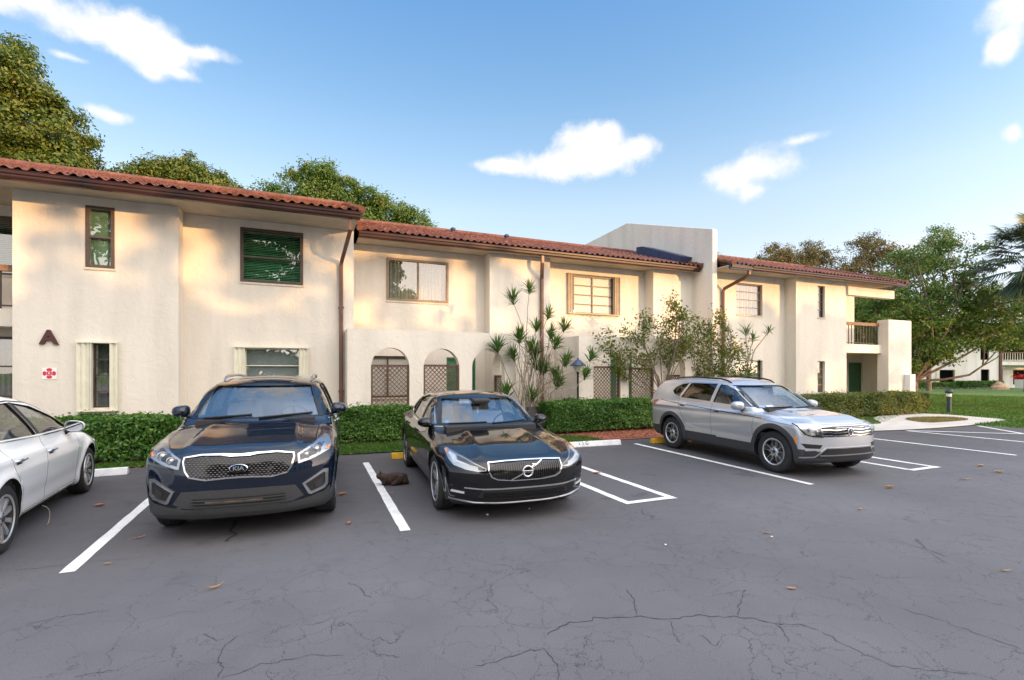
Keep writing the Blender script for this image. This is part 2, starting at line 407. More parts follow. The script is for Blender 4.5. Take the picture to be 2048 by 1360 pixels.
# ------------------------------------------------------------------ ground, lot, painted lines
def asphalt_mat():
    m = mat('asphalt', (.105, .103, .112), .82, spec=.35)
    nt = m.node_tree; N, L = nt.nodes, nt.links; b = N['Principled BSDF']
    tc = [n for n in N if n.type == 'TEX_COORD'][0]
    def noise(sc, det=5, rough=.6, dist=0.0, vec=None):
        n = N.new('ShaderNodeTexNoise'); n.inputs['Scale'].default_value = sc; n.inputs['Detail'].default_value = det
        n.inputs['Roughness'].default_value = rough; n.inputs['Distortion'].default_value = dist
        L.new(vec or tc.outputs['Object'], n.inputs[0]); return n
    def mrange(v, a, b_, c=0, d=1):
        n = N.new('ShaderNodeMapRange'); n.interpolation_type = 'SMOOTHSTEP'; L.new(v, n.inputs[0])
        for i, x in zip((1,2,3,4), (a,b_,c,d)): n.inputs[i].default_value = x
        return n.outputs[0]
    def math_(op, a, c):
        n = N.new('ShaderNodeMath'); n.operation = op
        for i, v in enumerate((a, c)):
            if isinstance(v, (int, float)): n.inputs[i].default_value = v
            else: L.new(v, n.inputs[i])
        return n.outputs[0]
    big = noise(.35, 5, .55); mid = noise(2.2, 5, .6); grit = noise(110, 4, .85)
    # worn lighter patches, darker from the stalls towards the building
    rp = N.new('ShaderNodeValToRGB'); L.new(math_('ADD', math_('MULTIPLY', big.outputs[0], .7), math_('MULTIPLY', mid.outputs[0], .3)), rp.inputs[0])
    rp.color_ramp.elements[0].position = .30; rp.color_ramp.elements[0].color = (.100, .097, .104, 1)
    rp.color_ramp.elements[1].position = .70; rp.color_ramp.elements[1].color = (.156, .153, .161, 1)
    sp = N.new('ShaderNodeSeparateXYZ'); L.new(tc.outputs['Object'], sp.inputs[0])
    stall_dark = mrange(math_('ADD', sp.outputs[1], math_('MULTIPLY', mid.outputs[0], 1.6)), 4.6, 8.6)
    mx = N.new('ShaderNodeMix'); mx.data_type = 'RGBA'; mx.blend_type = 'MULTIPLY'; L.new(math_('MULTIPLY', stall_dark, .58), mx.inputs[0])
    L.new(rp.outputs[0], mx.inputs[6]); mx.inputs[7].default_value = (.40, .39, .41, 1)
    # oil spots and tyre scuffs in the stalls
    ob = noise(1.7, 6, .55, .3); oil = math_('MULTIPLY', mrange(ob.outputs[0], .60, .72), mrange(sp.outputs[1], 3.6, 5.6))
    mo = N.new('ShaderNodeMix'); mo.data_type = 'RGBA'; mo.blend_type = 'MULTIPLY'; L.new(math_('MULTIPLY', oil, .55), mo.inputs[0]); L.new(mx.outputs[2], mo.inputs[6]); mo.inputs[7].default_value = (.45,.44,.44,1); mx = mo
    # grit
    g2 = N.new('ShaderNodeMix'); g2.data_type = 'RGBA'; g2.blend_type = 'OVERLAY'; g2.inputs[0].default_value = .75
    L.new(mx.outputs[2], g2.inputs[6]); L.new(grit.outputs[0], g2.inputs[7])
    # cracks: distorted cell borders, broken up by a mask
    dv = noise(2.6, 5, .65); sc = N.new('ShaderNodeVectorMath'); sc.operation = 'MULTIPLY_ADD'
    L.new(dv.outputs['Color'], sc.inputs[0]); sc.inputs[1].default_value = (.55,.55,0); L.new(tc.outputs['Object'], sc.inputs[2])
    def cracks(scale, width, mask_scale, lo, hi):
        v = N.new('ShaderNodeTexVoronoi'); v.feature = 'DISTANCE_TO_EDGE'; v.inputs['Scale'].default_value = scale
        L.new(sc.outputs[0], v.inputs[0])
        c = mrange(v.outputs['Distance'], 0, width, 1, 0)
        k = noise(mask_scale, 4, .6)
        return math_('MULTIPLY', c, mrange(k.outputs[0], lo, hi))
    near = mrange(sp.outputs[1], 3.5, 7.5, 1.0, .30)
    c1 = cracks(1.3, .0040, .9, .42, .56); c2 = cracks(3.6, .010, 1.1, .34, .56)
    cr = math_('MULTIPLY', math_('MAXIMUM', c1, math_('MULTIPLY', c2, .75)), near)
    m3 = N.new('ShaderNodeMix'); m3.data_type = 'RGBA'; L.new(math_('MULTIPLY', cr, .75), m3.inputs[0]); L.new(g2.outputs[2], m3.inputs[6]); m3.inputs[7].default_value = (.022, .022, .024, 1)
    L.new(m3.outputs[2], b.inputs['Base Color'])
    h = math_('SUBTRACT', math_('ADD', math_('MULTIPLY', grit.outputs[0], .35), math_('MULTIPLY', mid.outputs[0], .25)), math_('MULTIPLY', cr, 1.0))
    bp = N.new('ShaderNodeBump'); bp.inputs['Strength'].default_value = .5; bp.inputs['Distance'].default_value = .006
    L.new(h, bp.inputs['Height']); L.new(bp.outputs[0], b.inputs['Normal'])
    L.new(mrange(mid.outputs[0], .3, .7, .66, .86), b.inputs['Roughness'])
    return m
M['asphalt'] = asphalt_mat()
M['line_paint'] = mat('line_paint', (.74, .74, .73), .75, noise=(5, .14), bump=(120, .3, .002))
def worn_paint(m):
    nt = m.node_tree; N, L = nt.nodes, nt.links; b = N['Principled BSDF']; src = b.inputs['Base Color'].links[0].from_socket
    tc = [n for n in N if n.type == 'TEX_COORD'][0]
    a = N.new('ShaderNodeTexNoise'); a.inputs['Scale'].default_value = 34; a.inputs['Detail'].default_value = 8; a.inputs['Roughness'].default_value = .75; L.new(tc.outputs['Object'], a.inputs[0])
    r = N.new('ShaderNodeMapRange'); L.new(a.outputs[0], r.inputs[0]); r.inputs[1].default_value = .57; r.inputs[2].default_value = .66
    x = N.new('ShaderNodeMix'); x.data_type = 'RGBA'; L.new(r.outputs[0], x.inputs[0]); L.new(src, x.inputs[6]); x.inputs[7].default_value = (.22,.215,.215,1); L.new(x.outputs[2], b.inputs['Base Color'])
worn_paint(M['line_paint'])
M['path'] = mat('concrete_path', (.50, .48, .45), .9, noise=(2.2, .14), bump=(60, .3, .004))
M['soil'] = mat('soil', (.085, .05, .032), .95, noise=(9, .45), bump=(30, .8, .02))
M['mulch'] = mat('red_mulch', (.26, .075, .045), .95, noise=(26, .6), bump=(40, .9, .03))
M['turf'] = mat('turf', (.075, .155, .028), .95, noise=(2.0, .35), bump=(60, .8, .02))
M['crack'] = mat('crack_filler', (.034, .034, .036), .9)

def sheet(name, pts, z, m, kind='structure'):
    b = MB(); b.add([(p[0], p[1], z) for p in pts], [tuple(range(len(pts)))])
    o = b.build(name, m, recalc=False)
    if o.data.polygons[0].normal.z < 0: o.data.flip_normals()
    return tag(o, kind=kind)
def spline2(pts, n=6, closed=False):
    P = [Vector((*p[:2], 0)) for p in pts]; out = []
    k = len(P); rng = range(k) if closed else range(k-1)
    for i in rng:
        a, b, c, d = P[(i-1) % k if closed else max(i-1,0)], P[i], P[(i+1) % k], P[(i+2) % k if closed else min(i+2,k-1)]
        for j in range(n):
            t = j/n
            q = .5*((2*b) + (c-a)*t + (2*a-5*b+4*c-d)*t*t + (3*b-a-3*c+d)*t**3)
            out.append((q.x, q.y))
    if not closed: out.append(tuple(P[-1][:2]))
    return out

sheet('ground', [(-600,-600),(600,-600),(600,600),(-600,600)], -.012, M['turf'])
lot_edge = spline2([(-60,10.74),(-3,10.72),(.8,10.66),(3.5,10.6),(5.6,10.32),(7.4,10.36),(10,10.2),(12.5,9.6),(14.9,9.08),(16.9,8.79),(19.4,8.77),(20.0,8.6),(20.2,7.9),(22.5,7.2),(27,6.8),(60,6.6)], 5)
sheet('parking_lot', [(-60,-60),(60,-60)] + lot_edge[::-1], 0.0, M['asphalt'])
# planting beds along the building
sheet('planting_bed', [(-16,10.95),(5.2,10.9),(6,10.5),(7.3,10.52),(7.3,18),(-16,18)], .012, M['soil'])
sheet('mulch_bed', [(5.75,10.42),(7.4,10.36),(10,10.2),(12.3,9.7),(12.6,13),(5.75,12.2)], .016, M['mulch'])
path_pts = [(10.2,10.17),(12.5,9.6),(14.9,9.08),(16.9,8.79),(19.4,8.77),(20.3,8.9),(22.9,9.25),(23.4,10.3),(23.6,11.6),(22.3,12.4),(19.5,11.6),(17.5,10.2),(16.0,10.6),(13.0,10.6)]
sheet('concrete_path', spline2(path_pts, 4, True), .020, M['path'])
M['dry_turf'] = mat('dry_turf', (.24, .21, .09), .95, noise=(3, .3), bump=(60, .8, .02))
sheet('lawn_patch', spline2([(19.83,10.73),(19.27,9.84),(20.09,9.67),(21.8,9.8),(22.1,10.6),(20.8,10.94)], 4, True), .030, M['dry_turf'])

# painted stall lines (each stroke lies on the asphalt)
def stroke(pts, w=.112, z=.004):
    """flat paint stroke with slightly ragged ends and edges"""
    pts = [Vector((p[0], p[1], 0)) for p in pts]
    a, b = pts[0], pts[-1]
    n = max(2, int((b-a).length/.16)); vs = []; fs = []
    rr = random.Random(int(a.x*1000) ^ int(a.y*77))
    d = (b-a).normalized(); s = Vector((-d.y, d.x, 0))
    for i in range(n+1):
        p = a.lerp(b, i/n)
        l, r = w/2 + rr.uniform(-.004,.004), w/2 + rr.uniform(-.004,.004)
        vs += [tuple(p + s*l + Vector((0,0,z))), tuple(p - s*r + Vector((0,0,z)))]
    for i in range(n): fs.append((2*i, 2*i+1, 2*i+3, 2*i+2))
    return vs, fs
line_z = {7: .007, 8: .010}          # strokes that cross another lie a little above it
for k, segs in enumerate([
        [[(-1.88,5.36),(-1.94,9.7)]],
        [[(1.005,5.345),(1.065,9.66)]],
        [[(3.90,5.41),(3.93,9.6)],[(4.62,5.28),(4.62,9.6)],[(3.845,5.34),(4.67,5.34)]],
        [[(7.14,5.13),(7.30,9.70)]],
        [[(9.80,5.26),(9.86,9.4)],[(10.52,5.18),(10.60,9.4)],[(9.75,5.20),(10.57,5.20)]],
        [[(13.53,5.29),(13.50,8.9)]],
        [[(16.30,5.6),(16.22,8.75)]],
        [[(16.30,8.72),(18.4,6.95)]],
        [[(19.72,8.62),(17.6,6.15)]]]):
    b = MB()
    for j, sg in enumerate(segs): b.add(*stroke(sg, z=line_z.get(k, .004)+.003*(j == 2)))
    o = b.build('painted_line', M['line_paint'], recalc=False)
    if o.data.polygons[0].normal.z < 0: o.data.flip_normals()
    tag(o, kind='structure')

# the wide cracks one can follow with the eye
cracks = [[(1.45,2.87),(1.63,2.94),(1.87,2.93),(2.14,2.84),(2.34,2.72),(2.63,2.64),(2.87,2.52),(2.96,2.39),(3.11,2.32),(3.15,2.21)],
 [(.9,2.72),(1.16,2.74),(1.36,2.73),(1.37,2.55),(1.3,2.42)],[(2.14,2.84),(2.25,2.99),(2.32,3.13),(2.34,3.22)],[(2.82,2.56),(2.94,2.69),(3.2,2.85),(3.02,2.88)],
 [(2.96,2.39),(2.92,2.29),(2.83,2.19)],[(2.33,2.72),(2.25,2.59),(2.2,2.46)],[(3.15,2.21),(3.14,2.0),(3.16,1.79),(3.3,1.68),(3.48,1.56)],
 [(-.45,3.18),(-.44,3.29),(-.48,3.41),(-.46,3.55),(-.4,3.64)],[(-.62,3.74),(-.5,3.62)],[(2.38,2.48),(2.37,2.34),(2.46,2.38)],
 [(-.42,3.18),(-.24,3.22),(-.03,3.23),(.22,3.14)],[(.36,3.15),(.42,3.06),(.53,2.99)],[(.17,3.55),(.16,3.42)],[(.33,4.21),(.41,4.08),(.42,3.93),(.48,3.86)],
 [(-2.34,5.62),(-2.03,5.56),(-1.86,5.57),(-1.4,5.52)],[(-1.75,4.36),(-1.61,4.41),(-1.36,4.41)],[(-1.2,3.5),(-1.1,3.51),(-1.01,3.5)],
 [(4.1,1.57),(4.07,1.77),(4.06,1.98),(4.0,2.2)],[(5.3,2.51),(5.49,2.76),(5.57,3.11)],[(9.2,4.9),(10.4,4.75),(11.6,4.6),(12.9,4.55)]]
cb = MB()
for ci, c in enumerate(cracks):
    rr = random.Random(ci)
    q = []
    for (a, b_) in zip(c[:-1], c[1:]):
        for j in range(5):
            t = j/5; l = math.dist(a, b_)
            q.append((a[0]+(b_[0]-a[0])*t + rr.gauss(0,.045)*l, a[1]+(b_[1]-a[1])*t + rr.gauss(0,.045)*l))
    q.append(c[-1]); vs = []; fs = []
    for i, p in enumerate(q):
        t0, t1 = q[max(i-1,0)], q[min(i+1,len(q)-1)]
        d = Vector((t1[0]-t0[0], t1[1]-t0[1])).normalized(); w = (.0020 if ci else .0030)*(.5+.8*rr.random())*(min(i, len(q)-1-i) > 0 or .3)
        vs += [(p[0]-d.y*w, p[1]+d.x*w, .003), (p[0]+d.y*w, p[1]-d.x*w, .003)]
    for i in range(len(q)-1): fs.append((2*i, 2*i+1, 2*i+3, 2*i+2))
    cb.add(vs, fs)
o = cb.build('asphalt_crack', M['crack'], recalc=False); tag(o, kind='structure')
db = MB()   # the drip trail under the blue car
rr = random.Random(3)
trail = spline2([(-.74,6.5),(-.73,6.26),(-.74,6.07),(-.67,5.93),(-.72,5.82),(-.735,5.7)], 5)
vs = []; fs = []
for i, p in enumerate(trail):
    w = rr.uniform(.010,.024); vs += [(p[0]-w, p[1], .0035), (p[0]+w, p[1], .0035)]
for i in range(len(trail)-1): fs.append((2*i, 2*i+1, 2*i+3, 2*i+2))
db.add(vs, fs); o = db.build('oil_stain', M['crack'], recalc=False); tag(o, kind='structure')

# wheel stops
def wheel_stop(x, y, L, rz, m, label):
    b = MB(); h, w = .115, .15
    b.prism([(-w/2,0),(w/2,0),(w/2-.012,.04),(.035,h),(-.035,h),(-w/2+.012,.04)], -L/2, L/2)
    o = b.build('wheel_stop', m, bevel=.008)
    o.location = (x, y, .001); o.rotation_euler = (0, 0, rz)
    return tag(o, label, 'wheel stop', 'wheel stops at the heads of the parking stalls')
wheel_stop(-3.62, 10.1, 1.75, R(4), M['concrete_paint'], 'white painted wheel stop poking out in front of the white sedan')
wheel_stop(2.48, 9.86, 1.8, R(-2), M['yellow_paint'], 'yellow painted wheel stop behind the rear wheels of the black sedan')
ws = wheel_stop(6.02, 9.80, 1.75, R(-3), M['concrete_paint'], 'white wheel stop with worn black lettering, in the empty stall')
wheel_stop(8.62, 9.56, 1.8, R(-4), M['yellow_paint'], 'yellow painted wheel stop behind the rear wheels of the silver crossover')
t = text_mesh('1 1 C', .12, .0015, 'stencil', M['iron'], ws)
t.location = (-.12, -.052, .083); t.rotation_euler = (R(56), 0, 0)
# ------------------------------------------------------------------ the building
B = empty('apartment_building', (4.0, 15.0, 0), 'long cream stucco two-storey apartment building with red tile roofs facing the parking stalls', 'building')
XZ = lambda y: (lambda u, v, t: (u, y + t, v))
ZT = 5.47      # top of the walls (soffit)

def rect(x0, x1, z0, z1): return [(x0,z0),(x1,z0),(x1,z1),(x0,z1)]
def hole(x0, x1, z0, z1): return [(x0,z0),(x0,z1),(x1,z1),(x1,z0)]
def arch(x0, x1, zs, zt, z0=0.0, n=18):
    """opening with a round head: springing zs, top zt, bottom z0"""
    c = (x0+x1)/2; r = (x1-x0)/2
    pts = [(x0,z0),(x0,zs)]
    for i in range(1, n): t = PI*(1-i/n); pts.append((c + r*math.cos(t), zs + (zt-zs)*math.sin(t)))
    return pts + [(x1,zs),(x1,z0)]

def wall(x0, x1, y, holes=(), th=.28, z0=-.05, z1=ZT, name='wall'):
    b = MB(); b.slab(rect(x0,x1,z0,z1), [hole(*h) for h in holes], 0, th, XZ(y))
    return b.build(name, M['stucco'], B)
def side_wall(x0, x1, y0, y1, z0=-.05, z1=ZT, name='wall'):
    b = MB(); b.box(x0,x1,y0,y1,z0,z1); return b.build(name, M['stucco'], B)

w1u = (-4.31,-3.81,3.96,5.28); w1l = (-4.20,-3.86,.95,2.34)
w2u = (-1.46,-.04,3.94,5.28); w2l = (-1.37,-.11,1.0,2.32)
wru = (2.25,4.16,3.87,5.15); wrl = (1.62,2.98,.95,2.20); d1 = (4.10,5.06,0,2.18)
w4u = (8.63,10.35,3.80,5.12); w4l = (8.2,9.35,1.0,2.2); d2 = (10.2,11.15,0,2.18)
w5u = (15.25,16.63,3.93,5.15); w5l = (15.25,16.63,1.05,2.17)
w6u = (19.12,19.56,3.93,5.22); w6l = (19.12,19.57,.87,2.16); d3 = (23.69,24.66,0,2.17)
wLu = (-8.2,-6.02,3.9,5.24); wLl = (-8.2,-6.02,.5,2.52)

wall(-5.5, -2.64, 13.2, [w1u, w1l], .5)
wall(-2.64, 1.2, 13.7, [w2u, w2l])
side_wall(-5.5, -5.22, 13.7, 15.0)
side_wall(.92, 1.2, 13.98, 15.28)
wall(1.2, 5.36, 15.0, [wru, wrl, d1])
wall(5.36, 7.49, 14.5, (), .78)
wall(7.49, 11.72, 15.0, [w4u, w4l, d2])
wall(11.72, 13.55, 14.5, (), .78)
wall(13.77, 17.87, 14.0, [w5u, w5l])
wall(17.87, 20.9, 13.5, [w6u, w6l], .78)
side_wall(20.62, 20.9, 14.28, 15.2)
# recessed balcony at the left end
wall(-11, -5.5, 14.6, [wLu, wLl])
# back and end walls so that the building is closed
wall(-11, 24.1, 22.6, (), .25)
side_wall(-11.28, -11, 14.6, 22.85)
# entry and balcony at the right end
wall(20.9, 24.98, 15.2, [d3], .25, z1=2.62)
wall(20.9, 24.1, 15.2, (), .25, z0=2.62)
side_wall(24.1, 24.35, 15.45, 22.6)
side_wall(24.73, 24.98, 13.75, 15.2, z1=2.62)
b = MB(); b.box(20.9, 24.98, 13.56, 15.3, 2.54, 2.90); b.build('balcony_slab', M['stucco'], B)
b = MB(); b.box(23.34, 24.98, 13.27, 13.75, -.05, 4.0); b.build('end_pier', M['stucco'], B, bevel=.03)
b = MB(); b.box(20.9, 24.0, 13.42, 13.70, 4.95, 5.30); b.build('roof_beam', M['stucco'], B)
b = MB(); b.box(-11, -5.5, 13.62, 14.6, 2.68, 3.05); b.build('balcony_slab', M['stucco'], B)

# fin wall with its sloped parapet
b = MB()
prof = [(13.5,-.05),(22.9,-.05),(22.9,8.46),(18.53,8.52),(13.5,6.88)]
prof = [(13.5,-.05),(22.9,-.05),(22.9,8.40),(18.6,8.52),(13.5,6.88)]
b.prism(prof, 13.55, 13.77)
b.build('fin_wall', M['stucco'], B, bevel=.015)

# ---- windows
def window(op, y, cols=1, rows=1, fr='bronze', fw=.05, behind='blinds', bm_='blind_white', shutters=None, glass='glass', inset=.09, frame_proud=False, depth=.22, split=None):
    x0, x1, z0, z1 = op
    f = MB(); ya, yb = (y-.025, y+.06) if frame_proud else (y+inset-.03, y+inset+.03)
    ins = 0.0
    f.box(x0,x0+fw,ya,yb,z0,z1); f.box(x1-fw,x1,ya,yb,z0,z1)
    f.box(x0+fw,x1-fw,ya,yb,z1-fw,z1); f.box(x0+fw,x1-fw,ya,yb,z0,z0+fw)
    mw = fw*.75
    for c in range(1, cols):
        xc = x0 + (x1-x0)*c/cols; f.box(xc-mw/2,xc+mw/2,ya+.006,yb-.003,z0+fw,z1-fw)
    for r in range(1, rows):
        zc = z0 + (z1-z0)*r/rows if split is None else z0+(z1-z0)*split
        xs = [x0+fw] + [x0+(x1-x0)*c/cols for c in range(1, cols)] + [x1-fw]
        for i in range(cols):
            a = xs[i] + (mw/2 if i else 0); e = xs[i+1] - (mw/2 if i < cols-1 else 0)
            f.box(a, e, ya+.004, yb-.003, zc-mw*.4, zc+mw*.4)
    w = f.build('window', M[fr], B)
    p = MB(); yg = (ya+yb)/2; p.add([(x0+fw*.6,yg,z0+fw*.6),(x1-fw*.6,yg,z0+fw*.6),(x1-fw*.6,yg,z1-fw*.6),(x0+fw*.6,yg,z1-fw*.6)], [(0,1,2,3)])
    p.build('pane', M[glass], w, recalc=False)
    yb2 = y + inset + .09
    q = MB(); rr = random.Random(int(abs(x0*100)))
    if behind == 'blinds':
        n = int((z1-z0)/.042)
        for i in range(n):
            zc = z0 + .02 + i*.042; tl = rr.uniform(.012,.019)
            q.add([(x0+.02,yb2-.012,zc-tl*.6),(x1-.02,yb2-.012,zc-tl*.6),(x1-.02,yb2+.012,zc+tl),(x0+.02,yb2+.012,zc+tl)], [(0,1,2,3)])
        q.build('blind', M[bm_], w, recalc=False)
    elif behind == 'curtain':
        n = int((x1-x0)/.012); vs = []; fs = []
        for i in range(n+1):
            xx = x0 + (x1-x0)*i/n; yy = yb2 + .03 + .022*math.sin(xx*62+1.5*math.sin(xx*9)) + .01*math.sin(xx*131)
            vs += [(xx,yy,z0),(xx,yy,z1)]
        for i in range(n): fs.append((2*i,2*i+2,2*i+3,2*i+1))
        q.add(vs, fs); q.build('curtain', M[bm_], w, smooth=80, recalc=False)
    elif behind == 'panel':
        q.box(x0+.01,x1-.01,yb2-.05,yb2-.03,z0+.01,z1-.01); q.build('blind', M[bm_], w)
    d = MB(); d.add([(x0-.1,y+depth+.35,z0-.1),(x1+.1,y+depth+.35,z0-.1),(x1+.1,y+depth+.35,z1+.1),(x0-.1,y+depth+.35,z1+.1)], [(0,1,2,3)])
    d.build('room_backing', M['dark'], w, recalc=False)
    s = MB(); s.box(x0-.02,x1+.02,y-.028,y+.1,z0-.05,z0-.002); s.build('sill', M['sill'], w, bevel=.005)
    if shutters:
        wl, wr, zb, zt, sm, flat = shutters
        for (sx0, sx1) in ((x0-wl, x0), (x1, x1+wr)):
            h = MB(); n = max(2, round((sx1-sx0)/.045)); vs = []; fs = []
            for i in range(n+1):           # folded accordion blades
                xx = sx0 + (sx1-sx0)*i/n; yy = y - .085 + (.045 if i % 2 else 0)
                vs += [(xx,yy,zb+.025),(xx,yy,zt-.025)]
            for i in range(n): fs.append((2*i,2*i+2,2*i+3,2*i+1))
            h.add(vs, fs)
            h.box(sx0-.012, sx0, y-.10, y-.002, zb+.02, zt-.02); h.box(sx1, sx1+.012, y-.10, y-.002, zb+.02, zt-.02)
            h.build('shutter', M[sm], w, recalc=False)
        for (za, zc) in ((zt-.03, zt), (zb-.005, zb+.025)):
            t = MB(); t.box(x0-wl-.02,x1+wr+.02,y-.11,y-.001,za,zc); t.build('shutter_track', M[sm], w)
    return w
window(w1u, 13.2, 1, 2, 'bronze', .065, 'panel', 'blind_green', frame_proud=True, glass='glass', split=.5)
window(w1l, 13.2, 1, 4, 'bronze', .03, 'curtain', 'curtain_dark', shutters=(.225,.10,.88,2.37,'shutter',0))
window(w2u, 13.7, 1, 2, 'bronze', .07, 'blinds', 'blind_green', frame_proud=True, glass='glass_green', split=.47)
window(w2l, 13.7, 1, 3, 'shutter', .035, 'panel', 'grey_panel', shutters=(.20,.18,.95,2.35,'shutter',0))
window(wru, 15.0, 2, 1, 'bronze_tan', .07, 'curtain', 'curtain', frame_proud=True)
window(wrl, 15.0, 2, 1, 'bronze', .06, 'panel', 'blind_white', glass='glass_clear')
window(w4u, 15.0, 2, 4, 'bronze', .036, 'panel', 'blind_cream', shutters=(.20,.20,3.76,5.17,'tan_shutter',0), glass='glass_clear')
window(w4l, 15.0, 2, 1, 'bronze', .05, 'panel', 'blind_white', glass='glass_clear')
window(w5u, 14.0, 1, 4, 'bronze_tan', .035, 'curtain', 'curtain', inset=.12)
window(w5l, 14.0, 1, 3, 'bronze', .035, 'blinds', 'blind_white', inset=.12)
window(w6u, 13.5, 1, 4, 'bronze', .03, 'blinds', 'blind_white', inset=.12)
window(w6l, 13.5, 1, 4, 'bronze_tan', .03, 'curtain', 'curtain_dark', inset=.12)
window(wLu, 14.6, 2, 1, 'bronze', .06, 'blinds', 'blind_green')
window(wLl, 14.6, 2, 3, 'bronze', .06, 'curtain', 'curtain_dark')

# ---- doors
def door(op, y):
    x0, x1, z0, z1 = op
    f = MB(); f.box(x0,x0+.06,y+.03,y+.12,z0,z1); f.box(x1-.06,x1,y+.03,y+.12,z0,z1); f.box(x0+.06,x1-.06,y+.03,y+.12,z1-.06,z1)
    d = f.build('door', M['door_green'], B)
    l = MB(); l.box(x0+.06,x1-.06,y+.07,y+.12,z0+.01,z1-.06)
    hw = (x1-x0-.12)/2
    for i in range(2):
        for (a, c) in ((.15,.75),(.85,1.5),(1.6,1.98)):
            xa = x0+.06+hw*i+.06; xb = x0+.06+hw*(i+1)-.06
            l.box(xa,xb,y+.058,y+.07,a,c)
    l.build('door_leaf', M['door_green'], d, bevel=.006)
    h = MB(); h.lathe([(.0,0),(.03,.005),(.032,.03),(.012,.045),(.012,.06)], 12, axis='y', c=(x0+.14,y+.01,1.02)); h.build('handle', M['rail_wood'], d, smooth=40)
door(d1, 15.0); door(d2, 15.0); door(d3, 15.2)

# ---- arcaded porches: front wall with three arches, side walls with an arch, flat roof with parapet
def arcade(x0, x1, y, arches, ztop, yb, lattices, open_side_lattice):
    t = .24
    b = MB(); b.slab(rect(x0,x1,-.05,ztop), [arch(*a, z0=.0)[::-1] for a in arches], 0, t, XZ(y))
    YZ = lambda x: (lambda u, v, q: (x + q, u, v))
    a = arch(y+.5, yb-.35, 1.62, 2.30, 0.0)
    for xs in (x0, x1-t):
        if xs == x0: b.box(x0, x0+t, y+t, yb, -.05, ztop)
        else: b.slab([(y+t,-.05),(yb,-.05),(yb,ztop),(y+t,ztop)], [a[::-1]], 0, t, YZ(xs))
    w = b.build('porch', M['stucco'], B)
    for (lx0, lx1, lz0, lz1) in lattices: lattice(w, lx0, lx1, lz0, lz1, y+.07)
    if open_side_lattice: lattice(w, y+.5, y+1.25, 0.02, 1.62, x1-t+.08, swap=True)
    return w
def lattice(par, u0, u1, z0, z1, y, swap=False, pitch=.118, sw=.026):
    """diagonal lattice screen in a timber frame"""
    b = MB()
    P = (lambda u, v, t: (y + t, u, v)) if swap else (lambda u, v, t: (u, y + t, v))
    fw = .05
    def bx(a, c, d, e, t0, t1):
        b.add([P(a,d,t0),P(c,d,t0),P(c,e,t0),P(a,e,t0),P(a,d,t1),P(c,d,t1),P(c,e,t1),P(a,e,t1)], [(0,3,2,1),(4,5,6,7),(0,1,5,4),(1,2,6,5),(2,3,7,6),(3,0,4,7)])
    bx(u0,u0+fw,z0,z1,-.02,.045); bx(u1-fw,u1,z0,z1,-.02,.045); bx(u0+fw,u1-fw,z1-fw,z1,-.018,.042); bx(u0+fw,u1-fw,z0,z0+fw,-.018,.042)
    a0, a1, c0, c1 = u0+fw*.5, u1-fw*.5, z0+fw*.5, z1-fw*.5
    Wd, H = a1-a0, c1-c0
    for sgn, ta, tb in ((1,.0,.010),(-1,.012,.022)):
        k = -H
        while k < Wd:
            # the line u = k + s (s = height), clipped to the panel
            s0, s1 = max(0, -k), min(H, Wd-k)
            if s1 - s0 > .03:
                hw = sw/2*1.414
                pts = [(k+s0-hw/1, s0), (k+s0+hw, s0), (k+s1+hw, s1), (k+s1-hw, s1)]
                pts = [(min(max(p, 0), Wd), q) for p, q in pts]
                if sgn < 0: pts = [(Wd-p, q) for p, q in pts][::-1]
                v = [P(a0+p, c0+q, ta) for p, q in pts] + [P(a0+p, c0+q, tb) for p, q in pts]
                b.add(v, [(3,2,1,0),(4,5,6,7),(0,1,5,4),(1,2,6,5),(2,3,7,6),(3,0,4,7)])
            k += pitch
    return b.build('lattice_panel', M['lattice'], par)
arcade(.98, 5.56, 12.9, [(1.55,2.53,1.84,2.35),(2.90,3.89,1.84,2.35),(4.25,5.22,1.84,2.35)], 2.81, 14.5,
       [(1.55,2.53,.02,1.91),(2.90,3.89,.02,1.92)], True)
arcade(7.64, 12.2, 12.9, [(8.16,9.15,1.84,2.33),(9.46,10.45,1.84,2.33),(10.82,11.75,1.84,2.33)], 2.82, 14.5,
       [(8.16,9.15,.02,1.90),(9.46,10.45,.02,1.86)], True)

